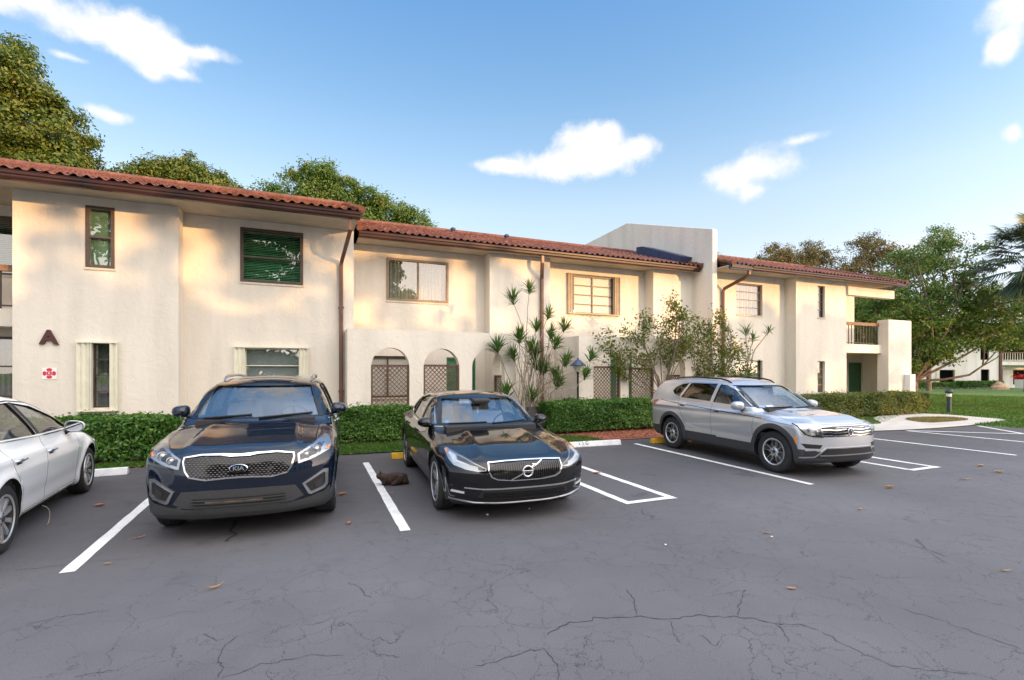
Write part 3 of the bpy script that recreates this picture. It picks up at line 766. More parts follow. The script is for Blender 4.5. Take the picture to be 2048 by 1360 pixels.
# ---- tile roofs: barrel tiles with stepped courses, gutter, soffit
def tile_mat():
    m = mat('terracotta_tile', (.36,.12,.065), .75, spec=.3)
    nt = m.node_tree; N, L = nt.nodes, nt.links; b = N['Principled BSDF']
    tc = [n for n in N if n.type == 'TEX_COORD'][0]
    n1 = N.new('ShaderNodeTexNoise'); n1.inputs['Scale'].default_value = 3.2; n1.inputs['Detail'].default_value = 6; n1.inputs['Roughness'].default_value = .7
    L.new(tc.outputs['Object'], n1.inputs[0])
    rp = N.new('ShaderNodeValToRGB'); L.new(n1.outputs[0], rp.inputs[0])
    rp.color_ramp.elements[0].position = .3; rp.color_ramp.elements[0].color = (.085,.036,.030,1)
    rp.color_ramp.elements[1].position = .7; rp.color_ramp.elements[1].color = (.22,.098,.070,1)
    e = rp.color_ramp.elements.new(.5); e.color = (.155,.062,.045,1)
    # lichen and soot spots
    n3 = N.new('ShaderNodeTexNoise'); n3.inputs['Scale'].default_value = 11; n3.inputs['Detail'].default_value = 8; n3.inputs['Roughness'].default_value = .75; L.new(tc.outputs['Object'], n3.inputs[0])
    r3 = N.new('ShaderNodeMapRange'); L.new(n3.outputs[0], r3.inputs[0]); r3.inputs[1].default_value = .54; r3.inputs[2].default_value = .66; r3.inputs[4].default_value = .75
    x3 = N.new('ShaderNodeMix'); x3.data_type = 'RGBA'; L.new(r3.outputs[0], x3.inputs[0]); L.new(rp.outputs[0], x3.inputs[6]); x3.inputs[7].default_value = (.055,.045,.038,1)
    L.new(x3.outputs[2], b.inputs['Base Color'])
    n2 = N.new('ShaderNodeTexNoise'); n2.inputs['Scale'].default_value = 45; n2.inputs['Detail'].default_value = 4; L.new(tc.outputs['Object'], n2.inputs[0])
    bp = N.new('ShaderNodeBump'); bp.inputs['Strength'].default_value = .4; bp.inputs['Distance'].default_value = .006; L.new(n2.outputs[0], bp.inputs['Height']); L.new(bp.outputs[0], b.inputs['Normal'])
    return m
M['tile'] = tile_mat()
def tile_roof(x0, x1, ye, ze, yr, slope, back=True, overshoot=.06):
    pitch, course = .205, .33
    nx = int((x1-x0)/pitch*10); xs = np.linspace(x0, x1, nx+1)
    Ls = (yr-ye)/math.cos(math.atan(slope)); nc = int(Ls/course)+1
    V = []; F = []
    ph = (xs-x0)/pitch*2*PI
    wave = np.where(np.sin(ph) > 0, np.sin(ph)**.8 * .052 if False else np.abs(np.sin(ph))**.75*.033, -np.abs(np.sin(ph))**.9*.016)
    rows = []
    rg = np.random.default_rng(int(abs(x0*10))+5)
    jit = rg.normal(0, .009, (nc, int((x1-x0)/pitch)+2))
    col = np.clip(((xs-x0)/pitch).astype(int), 0, jit.shape[1]-1)
    for i in range(nc):
        ya = ye + (yr-ye)*i/nc; yb = ye + (yr-ye)*(i+1)/nc
        j = jit[i][col]
        rows.append((ya - .012 + j*.6, ze + slope*(ya-ye) + .028 + wave + j))
        rows.append((yb + j*0, ze + slope*(yb-ye) + .004 + wave*.92 + j*.5))
    for (y, z) in rows: V.append(np.stack([xs, np.broadcast_to(y, xs.shape), z], 1))
    n = nx+1; nr = len(rows)
    V = np.concatenate(V); idx = np.arange(n-1)
    for r in range(nr-1):
        F.append(np.stack([r*n+idx, r*n+idx+1, (r+1)*n+idx+1, (r+1)*n+idx], 1))
    # under-skin closing the eave edge and the rakes, and the far slope
    F = np.concatenate(F)
    o = np_mesh('roof', V - np.array([wloc(B)[0], wloc(B)[1], 0]), F, M['tile'], B, smooth=True)
    o.data.set_sharp_from_angle(angle=R(50))
    e = MB()
    dz = .10
    e.prism([(ye+.02, ze-dz+.07),(yr, ze+slope*(yr-ye)-dz+.05),(2*yr-ye, ze-dz+.07),(2*yr-ye, ze-.1),(yr, ze+slope*(yr-ye)-.28),(ye+.02, ze-.12)], x0+.03, x1-.03)
    e.build('roof_deck', M['gutter'], o)
    b2 = MB(); yy = np.linspace(yr, 2*yr-ye, 2)
    b2.add([(x0,yr,ze+slope*(yr-ye)+.05),(x1,yr,ze+slope*(yr-ye)+.05),(x1,2*yr-ye,ze+.03),(x0,2*yr-ye,ze+.03)], [(0,1,2,3)])
    b2.build('rear_slope', M['tile'], o)
    # ridge and rake barrel tiles
    rb = MB(); k = int((x1-x0)/.4)
    for i in range(k):
        xa = x0 + (x1-x0)*i/k; xb = xa + (x1-x0)/k + .03
        zr = ze + slope*(yr-ye)
        rb.tube([(xa,yr,zr+.03),(xb,yr,zr+.045)], [.10,.085], 10)
    for xe in (x0+.04, x1-.04):
        for i in range(nc):
            ya = ye + (yr-ye)*i/nc; yb = ye + (yr-ye)*(i+1)/nc + .05
            rb.tube([(xe,ya-.02,ze+slope*(ya-ye)+.05),(xe,yb,ze+slope*(yb-ye)+.045)], [.085,.07], 10)
    rb.build('ridge_tiles', M['tile'], o, smooth=45)
    return o
def gutter(x0, x1, y, zb, zt, name='gutter'):
    """ogee gutter: y is its outer face"""
    h = zt-zb
    prof = [(y+.14,zt-.01),(y+.14,zb),(y+.045,zb),(y+.03,zb+h*.22),(y+.028,zb+h*.42),(y+.002,zb+h*.62),(y,zb+h*.90),(y-.012,zt-.008),(y-.006,zt),(y+.018,zt)]
    b = MB(); b.prism(prof, x0, x1); return b.build(name, M['gutter'], B)
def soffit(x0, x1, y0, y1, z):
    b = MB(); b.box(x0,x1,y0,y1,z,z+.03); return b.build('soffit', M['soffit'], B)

r1 = tile_roof(-12.0, 1.30, 12.16, 5.53, 17.4, .340)
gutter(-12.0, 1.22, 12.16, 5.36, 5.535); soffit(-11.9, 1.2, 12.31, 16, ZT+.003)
r2 = tile_roof(1.34, 13.53, 13.96, 5.60, 18.4, .340)
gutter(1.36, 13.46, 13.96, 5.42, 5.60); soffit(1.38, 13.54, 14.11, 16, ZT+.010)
r3 = tile_roof(13.80, 23.9, 12.86, 5.53, 17.6, .340)
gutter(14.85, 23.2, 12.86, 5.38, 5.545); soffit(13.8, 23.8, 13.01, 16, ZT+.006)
b = MB(); b.box(13.8, 14.84, 12.92, 13.0, 5.36, 5.60); b.box(23.21, 23.86, 12.92, 13.0, 5.38, 5.58); b.build('fascia', M['flash'], B)
# dark felt flashing where the second roof meets the fin
b = MB(); sl = .340
b.prism([(14.6,5.60+sl*.6+.04),(17.2,5.60+sl*3.2+.04),(17.2,5.60+sl*3.2+.34),(16.8,5.60+sl*2.8+.42),(14.5,5.60+sl*.5+.30)], 13.0, 13.546)
b.build('flashing', M['flash'], B)
# roof vents
for (x, y) in ((7.2, 17.6), (5.2, 18.1)):
    z = 5.60 + .340*(y-13.96)
    b = MB(); b.lathe([(.06,-.1),(.06,.10),(.10,.11),(.10,.18),(.03,.22),(0,.22)], 12, c=(x,y,z)); b.build('roof_vent', M['flash'], B, smooth=35)

# ---- downspouts
def downspout(pts, mt='downpipe'):
    b = MB(); b.tube(pts, .062, 4, up=(0,1,0)); 
    for z in (1.2, 3.4):
        x, y = pts[-1][0], pts[-1][1]; b.box(x-.07,x+.07,y-.05,y+.07,z,z+.035)
    o = b.build('downspout', M[mt], B); return o
downspout([(1.0,12.28,5.38),(1.0,12.28,5.12),(.97,12.45,4.98),(.89,13.56,4.62),(.88,13.63,4.50),(.88,13.63,.1)])
downspout([(6.98,14.05,5.44),(6.98,14.05,5.20),(7.0,14.1,5.1),(7.14,14.42,4.78),(7.15,14.43,4.65),(7.15,14.43,.1)])
downspout([(14.75,12.98,5.40),(14.75,12.98,5.25),(14.7,13.1,5.15),(14.52,13.9,4.85),(14.5,13.93,4.72),(14.5,13.93,.1)])

# ---- balcony railings
def railing(x0, x1, y, zb, zt, n, wood='rail_wood'):
    b = MB(); b.box(x0,x1,y-.06,y+.06,zt-.13,zt)
    o = b.build('railing', M[wood], B)
    k = MB(); k.box(x0,x1,y-.02,y+.02,zb+.06,zb+.09)
    k.build('bottom_rail', M['iron'], o)
    for i in range(n):
        x = x0 + (x1-x0)*(i+.5)/n
        q = MB(); q.box(x-.014,x+.014,y-.014,y+.014,zb+.0,zt-.13); q.build('baluster', M['iron'], o)
railing(20.9, 23.6, 13.72, 2.90, 3.86, 14)
railing(-10.9, -5.5, 13.72, 3.05, 3.98, 20)

# ---- things fixed to the wall
t = text_mesh('A', .40, .025, 'wall_letter', M['letter'], bold=.016)
t.location = (-4.91, 13.17, 2.43); t.rotation_euler = (R(90), 0, 0)
tag(t, 'raised maroon capital letter A on the stucco wall above the fire sign', 'letter')
sg = MB(); sg.box(-5.03,-4.79,13.188,13.197,1.57,1.81); sg = sg.build('fire_sign', M['sign_white']); tag(sg, 'square white sign with a red fire service cross on the wall below the letter', 'sign')
cr = MB()
pts = []
for k in range(4):                       # four flared arms of a fire service cross
    a = k*PI/2
    for da, rr in ((-.50,.100),(-.25,.108),(0,.110),(.25,.108),(.50,.100),(.70,.052),(.785,.046),(.87,.052)):
        t_ = a + da; pts.append((rr*math.sin(t_), rr*math.cos(t_)))
cr.add([(-4.91+p[0], 13.1865, 1.69+p[1]) for p in pts] + [(-4.91, 13.1865, 1.69)], [(i, (i+1) % len(pts), len(pts)) for i in range(len(pts))])
o = cr.build('cross', M['sign_red'], sg, recalc=False)
cr = MB(); ri, ro = .046, .051
vs = [((-4.91 + r*math.cos(2*PI*i/24)), 13.1855, 1.69 + r*math.sin(2*PI*i/24)) for i in range(24) for r in (ri, ro)]
cr.add(vs, [(2*i, 2*i+1, (2*i+3) % 48, (2*i+2) % 48) for i in range(24)])
for (a0, a1) in ((.785,0),(.785+PI/2,0),(.785+PI,0),(.785+1.5*PI,0)):
    dx, dz = math.sin(a0), math.cos(a0); nx_, nz_ = dz*.004, -dx*.004
    cr.add([(-4.91+dx*.05+nx_,13.1855,1.69+dz*.05+nz_),(-4.91+dx*.095+nx_,13.1855,1.69+dz*.095+nz_),(-4.91+dx*.095-nx_,13.1855,1.69+dz*.095-nz_),(-4.91+dx*.05-nx_,13.1855,1.69+dz*.05-nz_)], [(0,1,2,3)])
cr.build('cross_lines', M['sign_white'], sg, recalc=False)
tt = text_mesh('R', .065, .0008, 'sign_letter', M['sign_white'], sg); tt.location = (-4.91, 13.185, 1.69); tt.rotation_euler = (R(90),0,0)
# meter cabinet on the end pier, small box in the entry
b = MB(); b.box(24.40,24.80,13.02,13.267,.80,1.62)
mc = b.build('meter_cabinet', M['meter_grey'], bevel=.02); tag(mc, 'pale grey meter cabinet with a dark slot, fixed to the end pier', 'meter cabinet')
b = MB(); b.box(24.801,24.806,13.08,13.18,.95,1.5); b.build('slot', M['flash'], mc)
b = MB(); b.box(24.66,24.728,14.1,14.35,1.05,1.62); o = b.build('mail_box', M['rail_wood'], bevel=.01); tag(o, 'small brown box on the side wall of the entry beside the green door', 'box')
# ------------------------------------------------------------------ cars
def pchip(xs, ys):
    """monotone cubic interpolation through key points"""
    o = np.argsort(xs); x = np.array(xs, float)[o]; y = np.array(ys, float)[o]
    h = np.diff(x); d = np.diff(y)/h
    m_ = np.zeros_like(y)
    for i in range(1, len(x)-1):
        if d[i-1]*d[i] > 0:
            w1, w2 = 2*h[i]+h[i-1], h[i]+2*h[i-1]
            m_[i] = (w1+w2)/(w1/d[i-1]+w2/d[i])
    m_[0], m_[-1] = d[0], d[-1]
    def f(q):
        q = np.clip(q, x[0], x[-1]); i = np.clip(np.searchsorted(x, q)-1, 0, len(x)-2)
        t = (q-x[i])/h[i]; t2, t3 = t*t, t*t*t
        return (2*t3-3*t2+1)*y[i] + (t3-2*t2+t)*h[i]*m_[i] + (-2*t3+3*t2)*y[i+1] + (t3-t2)*h[i]*m_[i+1]
    return f
def keys(k): return pchip([a for a, _ in k], [b for _, b in k])
def smax(a, b, k): h = np.maximum(k-np.abs(a-b), 0); return np.maximum(a, b) + h*h/(4*k)
def smin(a, b, k): return -smax(-a, -b, k)
def sstep(a, b, x): t = np.clip((x-a)/(b-a), 0, 1); return t*t*(3-2*t)

def surface_net(f, lo, hi, d):
    """closed quad mesh of f = 0, its vertices moved onto the surface"""
    ax = [np.arange(lo[i], hi[i]+d, d) for i in range(3)]
    X, Y, Z = np.meshgrid(*ax, indexing='ij', sparse=True)
    G = f(X, Y, Z).astype(np.float32); G = np.broadcast_to(G, tuple(len(a) for a in ax))
    s = G < 0
    n = np.array(s.shape)
    c = sum(s[i:n[0]-1+i, j:n[1]-1+j, k:n[2]-1+k].astype(np.int8) for i in (0,1) for j in (0,1) for k in (0,1))
    act = (c > 0) & (c < 8)
    idx = -np.ones(act.shape, dtype=np.int64); cells = np.argwhere(act); idx[act] = np.arange(len(cells))
    acc = np.zeros((len(cells), 3)); cnt = np.zeros(len(cells))
    for axis in range(3):
        o = [a for a in range(3) if a != axis]
        for p in (0,1):
            for q in (0,1):
                c0 = cells.copy(); c0[:, o[0]] += p; c0[:, o[1]] += q
                c1 = c0.copy(); c1[:, axis] += 1
                g0 = G[tuple(c0.T)]; g1 = G[tuple(c1.T)]
                x = (g0 < 0) != (g1 < 0)
                t = np.where(x, g0/np.where(g0 == g1, 1, g0-g1), 0)
                P = c0.astype(float); P[:, axis] += t
                acc[x] += P[x]; cnt[x] += 1
    V = acc/cnt[:, None]*d + np.array(lo)
    F = []
    for axis in range(3):
        a = np.moveaxis(s, axis, 0)
        diff = a[:-1] != a[1:]
        e = np.argwhere(diff[:, 1:-1, 1:-1]); e[:, 1:] += 1
        flip = np.moveaxis(s, axis, 0)[tuple(e.T)]
        o = [b for b in range(3) if b != axis]
        def cell(p, q):
            cc = np.zeros_like(e); cc[:, axis] = e[:, 0]; cc[:, o[0]] = e[:, 1]+p; cc[:, o[1]] = e[:, 2]+q
            return idx[tuple(cc.T)]
        q = np.stack([cell(-1,-1), cell(0,-1), cell(0,0), cell(-1,0)], 1)
        if axis == 1: q = q[:, ::-1]
        q = np.where(flip[:, None], q, q[:, ::-1])
        F.append(q)
    F = np.concatenate(F)
    for _ in range(2):
        g, v = grad(f, V)
        V = V - np.clip(v, -d, d)[:, None]*g
    return V, F
def grad(f, V, e=.003):
    g = np.stack([(f(V[:,0]+e*(i==0), V[:,1]+e*(i==1), V[:,2]+e*(i==2)) - f(V[:,0]-e*(i==0), V[:,1]-e*(i==1), V[:,2]-e*(i==2)))/(2*e) for i in range(3)], 1)
    v = f(V[:,0], V[:,1], V[:,2]); l = np.linalg.norm(g, axis=1)+1e-9
    return g/l[:, None], v/l

class Car:
    def __init__(s, P):
        s.P = P
        s.zh = keys(P['hood']); s.wp = keys(P['plan']); s.zg = keys(P['green']); s.sec = keys(P['section'])
        s.xf = keys(P['nose']); s.xr = keys(P['tail']); s.zb = keys(P['bottom'])
        s.wg = keys(P['gside'])            # greenhouse half width by height
        s.gx = keys(P['gplan'])            # greenhouse plan factor by x
        xs = np.linspace(-2.8, 2.8, 561); s._xs = xs; s._sl = np.gradient(s.zg(xs), xs)
    def slope(s, x): return np.interp(x, s._xs, s._sl)
    def f(s, x, y, z):
        P = s.P; a = np.abs(y)
        w = s.wp(x)*s.sec(z)
        hw = s.wp(np.clip(x, -2.2, 2.0))
        yn = a/hw
        # shoulders and hood
        top = s.zh(x) - P.get('hoodcrown', .05)*yn**2 - P.get('shoulder', .05)*np.maximum(yn-.72, 0)**2*12
        rg = P.get('ridge')
        if rg:
            yr = rg[0] + rg[1]*x
            top = top - rg[2]*sstep(yr-.05, yr+.05, a)*sstep(.4, 1.1, x)
            top = top + rg[2]*.5*np.exp(-((a-yr)/.12)**2)*sstep(.6, 1.2, x)
        d = smax(a-w, (z-top)*.97, P.get('rs', .10))
        cr = P.get('crease')
        if cr:
            for (cz, amt, wid) in cr: d = d + amt*np.exp(-((z-cz)/wid)**2)*sstep(-2.3,-1.9,x)*(1-sstep(1.5,2.0,x))
        fr = x - (s.xf(z) - P['bow']*(np.minimum(a,1.1)/.94)**P.get('bowp', 2.6))
        d = smax(d, fr*.97, P.get('rn', .10))
        re = (s.xr(z) + P['rbow']*(np.minimum(a,1.1)/.94)**3) - x
        d = smax(d, re*.97, .10)
        d = smax(d, s.zb(x) + .0*a - z, .07)
        # greenhouse
        xb = x + P.get('gbow', .16)*a*a
        sl = s.slope(xb)
        g = (z - (s.zg(xb) - P.get('roofcrown', .09)*(a/.62)**2*.6))/np.sqrt(1+sl*sl)
        gs = (a - s.wg(z)*s.gx(x))*.95
        g = smax(g, gs, P.get('rr', .09))
        g = smax(g, P['gbase'] - z, .02)
        d = smin(d, g, P.get('kg', .045))
        for (wx, r) in ((P['xa'], P['ra']), (-P['xa'], P['ra'])):     # swollen wheel arches
            rr_ = np.sqrt((x-wx)**2 + (z-P['rt'])**2)
            d = d - P.get('flare', .018)*np.exp(-((rr_-r)/.055)**2)*sstep(.5, .75, a)
        return d
    def make(s, root, paint, lower=None, res=.025):
        P = s.P
        V, F = surface_net(s.f, (-2.75,-1.05,.08), (2.6,1.05,1.80), res)
        s.bvh = BVHTree.FromPolygons([tuple(v) for v in V], [tuple(q) for q in F])
        mats = [paint, M['car_black'], M['car_trim']]
        o = np_mesh('body', V, F, mats, None, smooth=True)
        # cutters: cabin hollow, wheel wells, window openings
        cut = []
        def sh(x, y, z):
            d = s.f(x, y, z) + .045
            d = np.maximum(d, P.get('floor', .52) - z); d = np.maximum(d, x - P['cabin'][1]); return np.maximum(d, P['cabin'][0] - x)
        cv, cf = surface_net(sh, (-2.75,-1.05,.3), (2.6,1.05,1.80), .035)
        cut.append(np_mesh('cut', cv, cf, [M['car_trim']]))
        for wx in (P['xa'], -P['xa']):
            for sd in (1,-1):
                b = MB(); b.lathe([(P['rw'], sd*.60), (P['rw'], sd*1.15)], 56, axis='y', c=(wx, 0, P['rt']), cap=True)
                cut.append(b.build('cut', M['car_black']))
        for poly in P['sidewin']:
            b = MB(); b.prism(poly, -1.2, 1.2, fn=lambda u, v, t: (u, t, v)); cut.append(b.build('cut', M['car_black']))
        for key in ('wind', 'rearwin'):
            poly, xa, xb = P[key]
            b = MB(); b.prism(poly, xa, xb, fn=lambda u, v, t: (t, u, v)); cut.append(b.build('cut', M['car_black']))
        for c in cut:
            md = o.modifiers.new('cut', 'BOOLEAN'); md.operation = 'DIFFERENCE'; md.object = c; md.solver = 'MANIFOLD'
            md.material_mode = 'TRANSFER'
        dg = bpy.context.evaluated_depsgraph_get()
        me = bpy.data.meshes.new_from_object(o.evaluated_get(dg)); me.name = 'body'
        for c in cut: bpy.data.objects.remove(c)
        bpy.data.objects.remove(o)
        b = bpy.data.objects.new('body', me); COL.objects.link(b); b.parent = root
        n = len(me.vertices); co = np.empty(n*3); me.vertices.foreach_get('co', co); co = co.reshape(-1, 3)
        g, v = grad(s.f, co)
        # lower cladding gets its own material by height and distance to the wheels
        nl = len(me.loops); li = np.empty(nl, dtype=np.int64); me.loops.foreach_get('vertex_index', li)
        pn = np.empty(len(me.polygons)*3); me.polygons.foreach_get('normal', pn); pn = pn.reshape(-1, 3)
        lt = np.empty(len(me.polygons), dtype=np.int64); me.polygons.foreach_get('loop_total', lt)
        fi = np.repeat(np.arange(len(me.polygons)), lt)
        on = (np.abs(v[li]) < .004) & ((g[li]*pn[fi]).sum(1) > .80)
        ln = np.where(on[:, None], g[li], pn[fi])
        me.polygons.foreach_set('use_smooth', np.ones(len(me.polygons), dtype=bool))
        me.normals_split_custom_set([tuple(q) for q in ln])
        if P.get('clad'):
            cen = np.empty(len(me.polygons)*3); me.polygons.foreach_get('center', cen); cen = cen.reshape(-1, 3)
            mi = np.empty(len(me.polygons), dtype=np.int32); me.polygons.foreach_get('material_index', mi)
            r1 = np.sqrt((cen[:,0]-P['xa'])**2+(cen[:,2]-P['rt'])**2); r2 = np.sqrt((cen[:,0]+P['xa'])**2+(cen[:,2]-P['rt'])**2)
            lowz = P['clad'](cen[:,0])
            k = (mi == 0) & (cen[:,2] < lowz)
            mi[k] = 2; me.polygons.foreach_set('material_index', mi)
        s.root = root; s.body = b
        return b
    def apillar(s, z, inset=.07):
        """x of the line along the windscreen pillar at height z, seen from the side"""
        x = np.linspace(-.2, 2.0, 400); g = s.zg(x); i = np.argmin(np.abs(g - (z+.035)))
        return (x[i] - s.P.get('gbow', .16)*float(s.wg(z))**2 - inset, z)
    def top(s, x, y, up): 
        h = s.bvh.ray_cast(Vector((x,y,2.5)), Vector((0,0,-1)))[0]; return (x, y, h.z+up)
    # ---- pieces that lie on the body
    def patch(s, name, mat_, poly, axis, side=1, off=.004, grid=.04, thick=.006, parent=None, hole=None, smooth=True, flat=None):
        """outline in the front view ('x': (y, z)) , side view ('y': (x, z)) or top view ('z': (x, y)) laid on the body skin"""
        bm = bmesh.new()
        if hole:
            loops = [poly, hole]
            tri = tessellate_polygon([[Vector((p[0], p[1], 0)) for p in lp] for lp in loops]); fl = list(poly)+list(hole)
            vs = [bm.verts.new((p[0], p[1], 0)) for p in fl]
            for t in tri:
                try: bm.faces.new([vs[i] for i in t])
                except ValueError: pass
        else:
            tri = tessellate_polygon([[Vector((p[0], p[1], 0)) for p in poly]])
            vs = [bm.verts.new((p[0], p[1], 0)) for p in poly]
            for t in tri:
                try: bm.faces.new([vs[i] for i in t])
                except ValueError: pass
        us = [p[0] for p in poly]; vs2 = [p[1] for p in poly]
        for k, (a, b_) in enumerate(((min(us), max(us)), (min(vs2), max(vs2)))):
            q = a + grid
            while q < b_ - grid*.3:
                pc = Vector((q,0,0)) if k == 0 else Vector((0,q,0)); no = Vector((1,0,0)) if k == 0 else Vector((0,1,0))
                bmesh.ops.bisect_plane(bm, geom=bm.verts[:]+bm.edges[:]+bm.faces[:], plane_co=pc, plane_no=no)
                q += grid
        bm.verts.ensure_lookup_table()
        P3 = []
        for v in bm.verts:
            u, w = v.co.x, v.co.y
            if axis == 'x': o, d = Vector((3.2*side, u, w)), Vector((-side, 0, 0))
            elif axis == 'y': o, d = Vector((u, 1.5*side, w)), Vector((0, -side, 0))
            else: o, d = Vector((u, w, 2.5)), Vector((0, 0, -1))
            h = s.bvh.ray_cast(o, d)[0]
            if h is None: h = s.bvh.find_nearest(o + d*2.0)[0]
            P3.append(h)
        A = np.array([tuple(p) for p in P3])
        g, val = grad(s.f, A); A = A - val[:, None]*g; 
        if flat: g = np.tile(np.array(flat, float), (len(A), 1))
        for v, p, nn in zip(bm.verts, A, g): v.co = Vector(p + nn*off)
        bm.normal_update()
        src = {v: Vector(nn) for v, nn in zip(bm.verts, g)}
        for fc in bm.faces:
            if fc.normal.dot(src[fc.verts[0]]) < 0: fc.normal_flip()
        bnd = [e for e in bm.edges if e.is_boundary]
        bm.verts.index_update()
        vn = [src[v] for v in bm.verts]
        if thick:
            r = bmesh.ops.extrude_edge_only(bm, edges=bnd)
            nv = [e for e in r['geom'] if isinstance(e, bmesh.types.BMVert)]
            for v in nv:
                _, vv = None, None
                p = np.array([tuple(v.co)]); gg, _v = grad(s.f, p); v.co = v.co - Vector(gg[0])*(thick+off)
        bmesh.ops.recalc_face_normals(bm, faces=bm.faces)
        if bm.faces:
            c = max(bm.faces, key=lambda q: q.calc_area())
            gg, _ = grad(s.f, np.array([tuple(c.calc_center_median())]))
            if c.normal.dot(Vector(gg[0])) < 0: bmesh.ops.reverse_faces(bm, faces=bm.faces)
        me = bpy.data.meshes.new(name); bm.to_mesh(me); bm.free()
        me.materials.append(mat_)
        if smooth: me.polygons.foreach_set('use_smooth', [True]*len(me.polygons)); me.set_sharp_from_angle(angle=R(40))
        o = bpy.data.objects.new(name, me); COL.objects.link(o); o.parent = parent or s.root
        return o
    def line(s, name, mat_, pts, axis, side=1, w=.005, off=.0015, parent=None, mb=None, n=None):
        """thin strip along the skin (gaps, mouldings, chrome)"""
        q = []
        for (a, b_) in zip(pts[:-1], pts[1:]):
            k = max(1, int(math.dist(a, b_)/.03))
            for j in range(k): q.append((a[0]+(b_[0]-a[0])*j/k, a[1]+(b_[1]-a[1])*j/k))
        q.append(pts[-1])
        P3 = []
        for (u, w_) in q:
            if axis == 'x': o, d = Vector((3.2*side, u, w_)), Vector((-side, 0, 0))
            elif axis == 'y': o, d = Vector((u, 1.5*side, w_)), Vector((0, -side, 0))
            else: o, d = Vector((u, w_, 2.5)), Vector((0, 0, -1))
            h = s.bvh.ray_cast(o, d)[0]
            if h is not None: P3.append(h)
        A = np.array([tuple(p) for p in P3]); g, val = grad(s.f, A); A = A - val[:, None]*g
        b = mb or MB(); vs = []; fs = []
        for i in range(len(A)):
            t = A[min(i+1, len(A)-1)] - A[max(i-1, 0)]; t = t/(np.linalg.norm(t)+1e-9)
            c = np.cross(t, g[i]); c = c/(np.linalg.norm(c)+1e-9)
            for (k, oo) in ((-1, -.004), (-.8, off), (.8, off), (1, -.004)): vs.append(tuple(A[i] + c*w*k + g[i]*oo))
        for i in range(len(A)-1):
            for k in range(3): fs.append((4*i+k, 4*i+k+1, 4*i+5+k, 4*i+4+k))
        b.add(vs, fs)
        if mb is None: return b.build(name, mat_, parent or s.root, smooth=60)

def car_mats():
    def paint(name, col, metal=.0, rough=.35, flake=0):
        m = mat(name, col, rough, metal=metal, spec=.06, coat=1.0)
        m.node_tree.nodes['Principled BSDF'].inputs['Coat Roughness'].default_value = .012
        m.node_tree.nodes['Principled BSDF'].inputs['Coat IOR'].default_value = 1.62
        return m
    M['paint_blue'] = paint('dark_blue_paint', (.0016,.0065,.019), 0, .3)
    M['paint_black'] = paint('black_paint', (.0025,.0025,.0035), .0, .3)
    M['paint_silver'] = paint('silver_paint', (.58,.59,.62), .6, .36)
    M['paint_white'] = paint('white_paint', (.88,.90,.92), .0, .4)
    M['car_black'] = mat('black_plastic', (.014,.014,.015), .5)
    M['car_gloss'] = mat('gloss_black', (.006,.006,.007), .12)
    M['car_trim'] = mat('grey_plastic_trim', (.042,.043,.046), .55, noise=(30, .12))
    M['chrome'] = mat('chrome', (.86,.87,.88), .10, metal=1.0)
    M['satin'] = mat('satin_chrome', (.62,.63,.65), .28, metal=1.0)
    M['tyre'] = mat('tyre_rubber', (.022,.022,.023), .82, noise=(20, .25), bump=(90, .3, .002))
    M['rim'] = mat('alloy_rim', (.74,.75,.77), .36, metal=.85)
    M['rim_dark'] = mat('dark_rim_and_shade', (.05,.05,.055), .35, metal=.5)
    M['brake'] = mat('brake_steel', (.30,.29,.28), .4, metal=1.0, noise=(20, .3))
    M['car_glass'] = glass_mat('car_glass', (.82,.90,.95), 2.1, 1.0, .88)
    M['screen_glass'] = glass_mat('windscreen_glass', (.80,.90,.98), 2.7, 1.0, .90)
    M['car_glass_dark'] = glass_mat('privacy_glass', (.30,.33,.35), 1.9, 1.0, .45)
    M['lens'] = glass_mat('lamp_lens', (.95,.96,.97), 1.6, 1.0, .95)
    M['lamp_in'] = mat('lamp_reflector', (.55,.56,.58), .30, metal=.9)
    M['bar'] = mat('dark_chrome', (.11,.11,.115), .25, metal=1.0)
    M['lamp_dark'] = mat('lamp_bezel', (.035,.035,.038), .3)
    M['led'] = mat('white_led_strip', (.55,.56,.58), .3)
    M['amber'] = mat('amber_lens', (.85,.28,.02), .2, coat=.5)
    M['red_lens'] = mat('red_lens', (.40,.012,.012), .15, coat=.6)
    M['leather'] = mat('beige_leather', (.46,.40,.34), .55, noise=(7, .12))
    M['leather_grey'] = mat('grey_leather', (.34,.33,.32), .6, noise=(7, .12))
    M['dash'] = mat('dashboard', (.028,.028,.03), .6)
    M['mirror'] = mat('mirror_glass', (.85,.86,.88), .02, metal=1.0)
    M['tag_blue'] = mat('windscreen_tag', (.05,.35,.6), .5)
    M['white_card'] = mat('white_card', (.78,.78,.78), .6)
car_mats()
FRAME['local'] = True

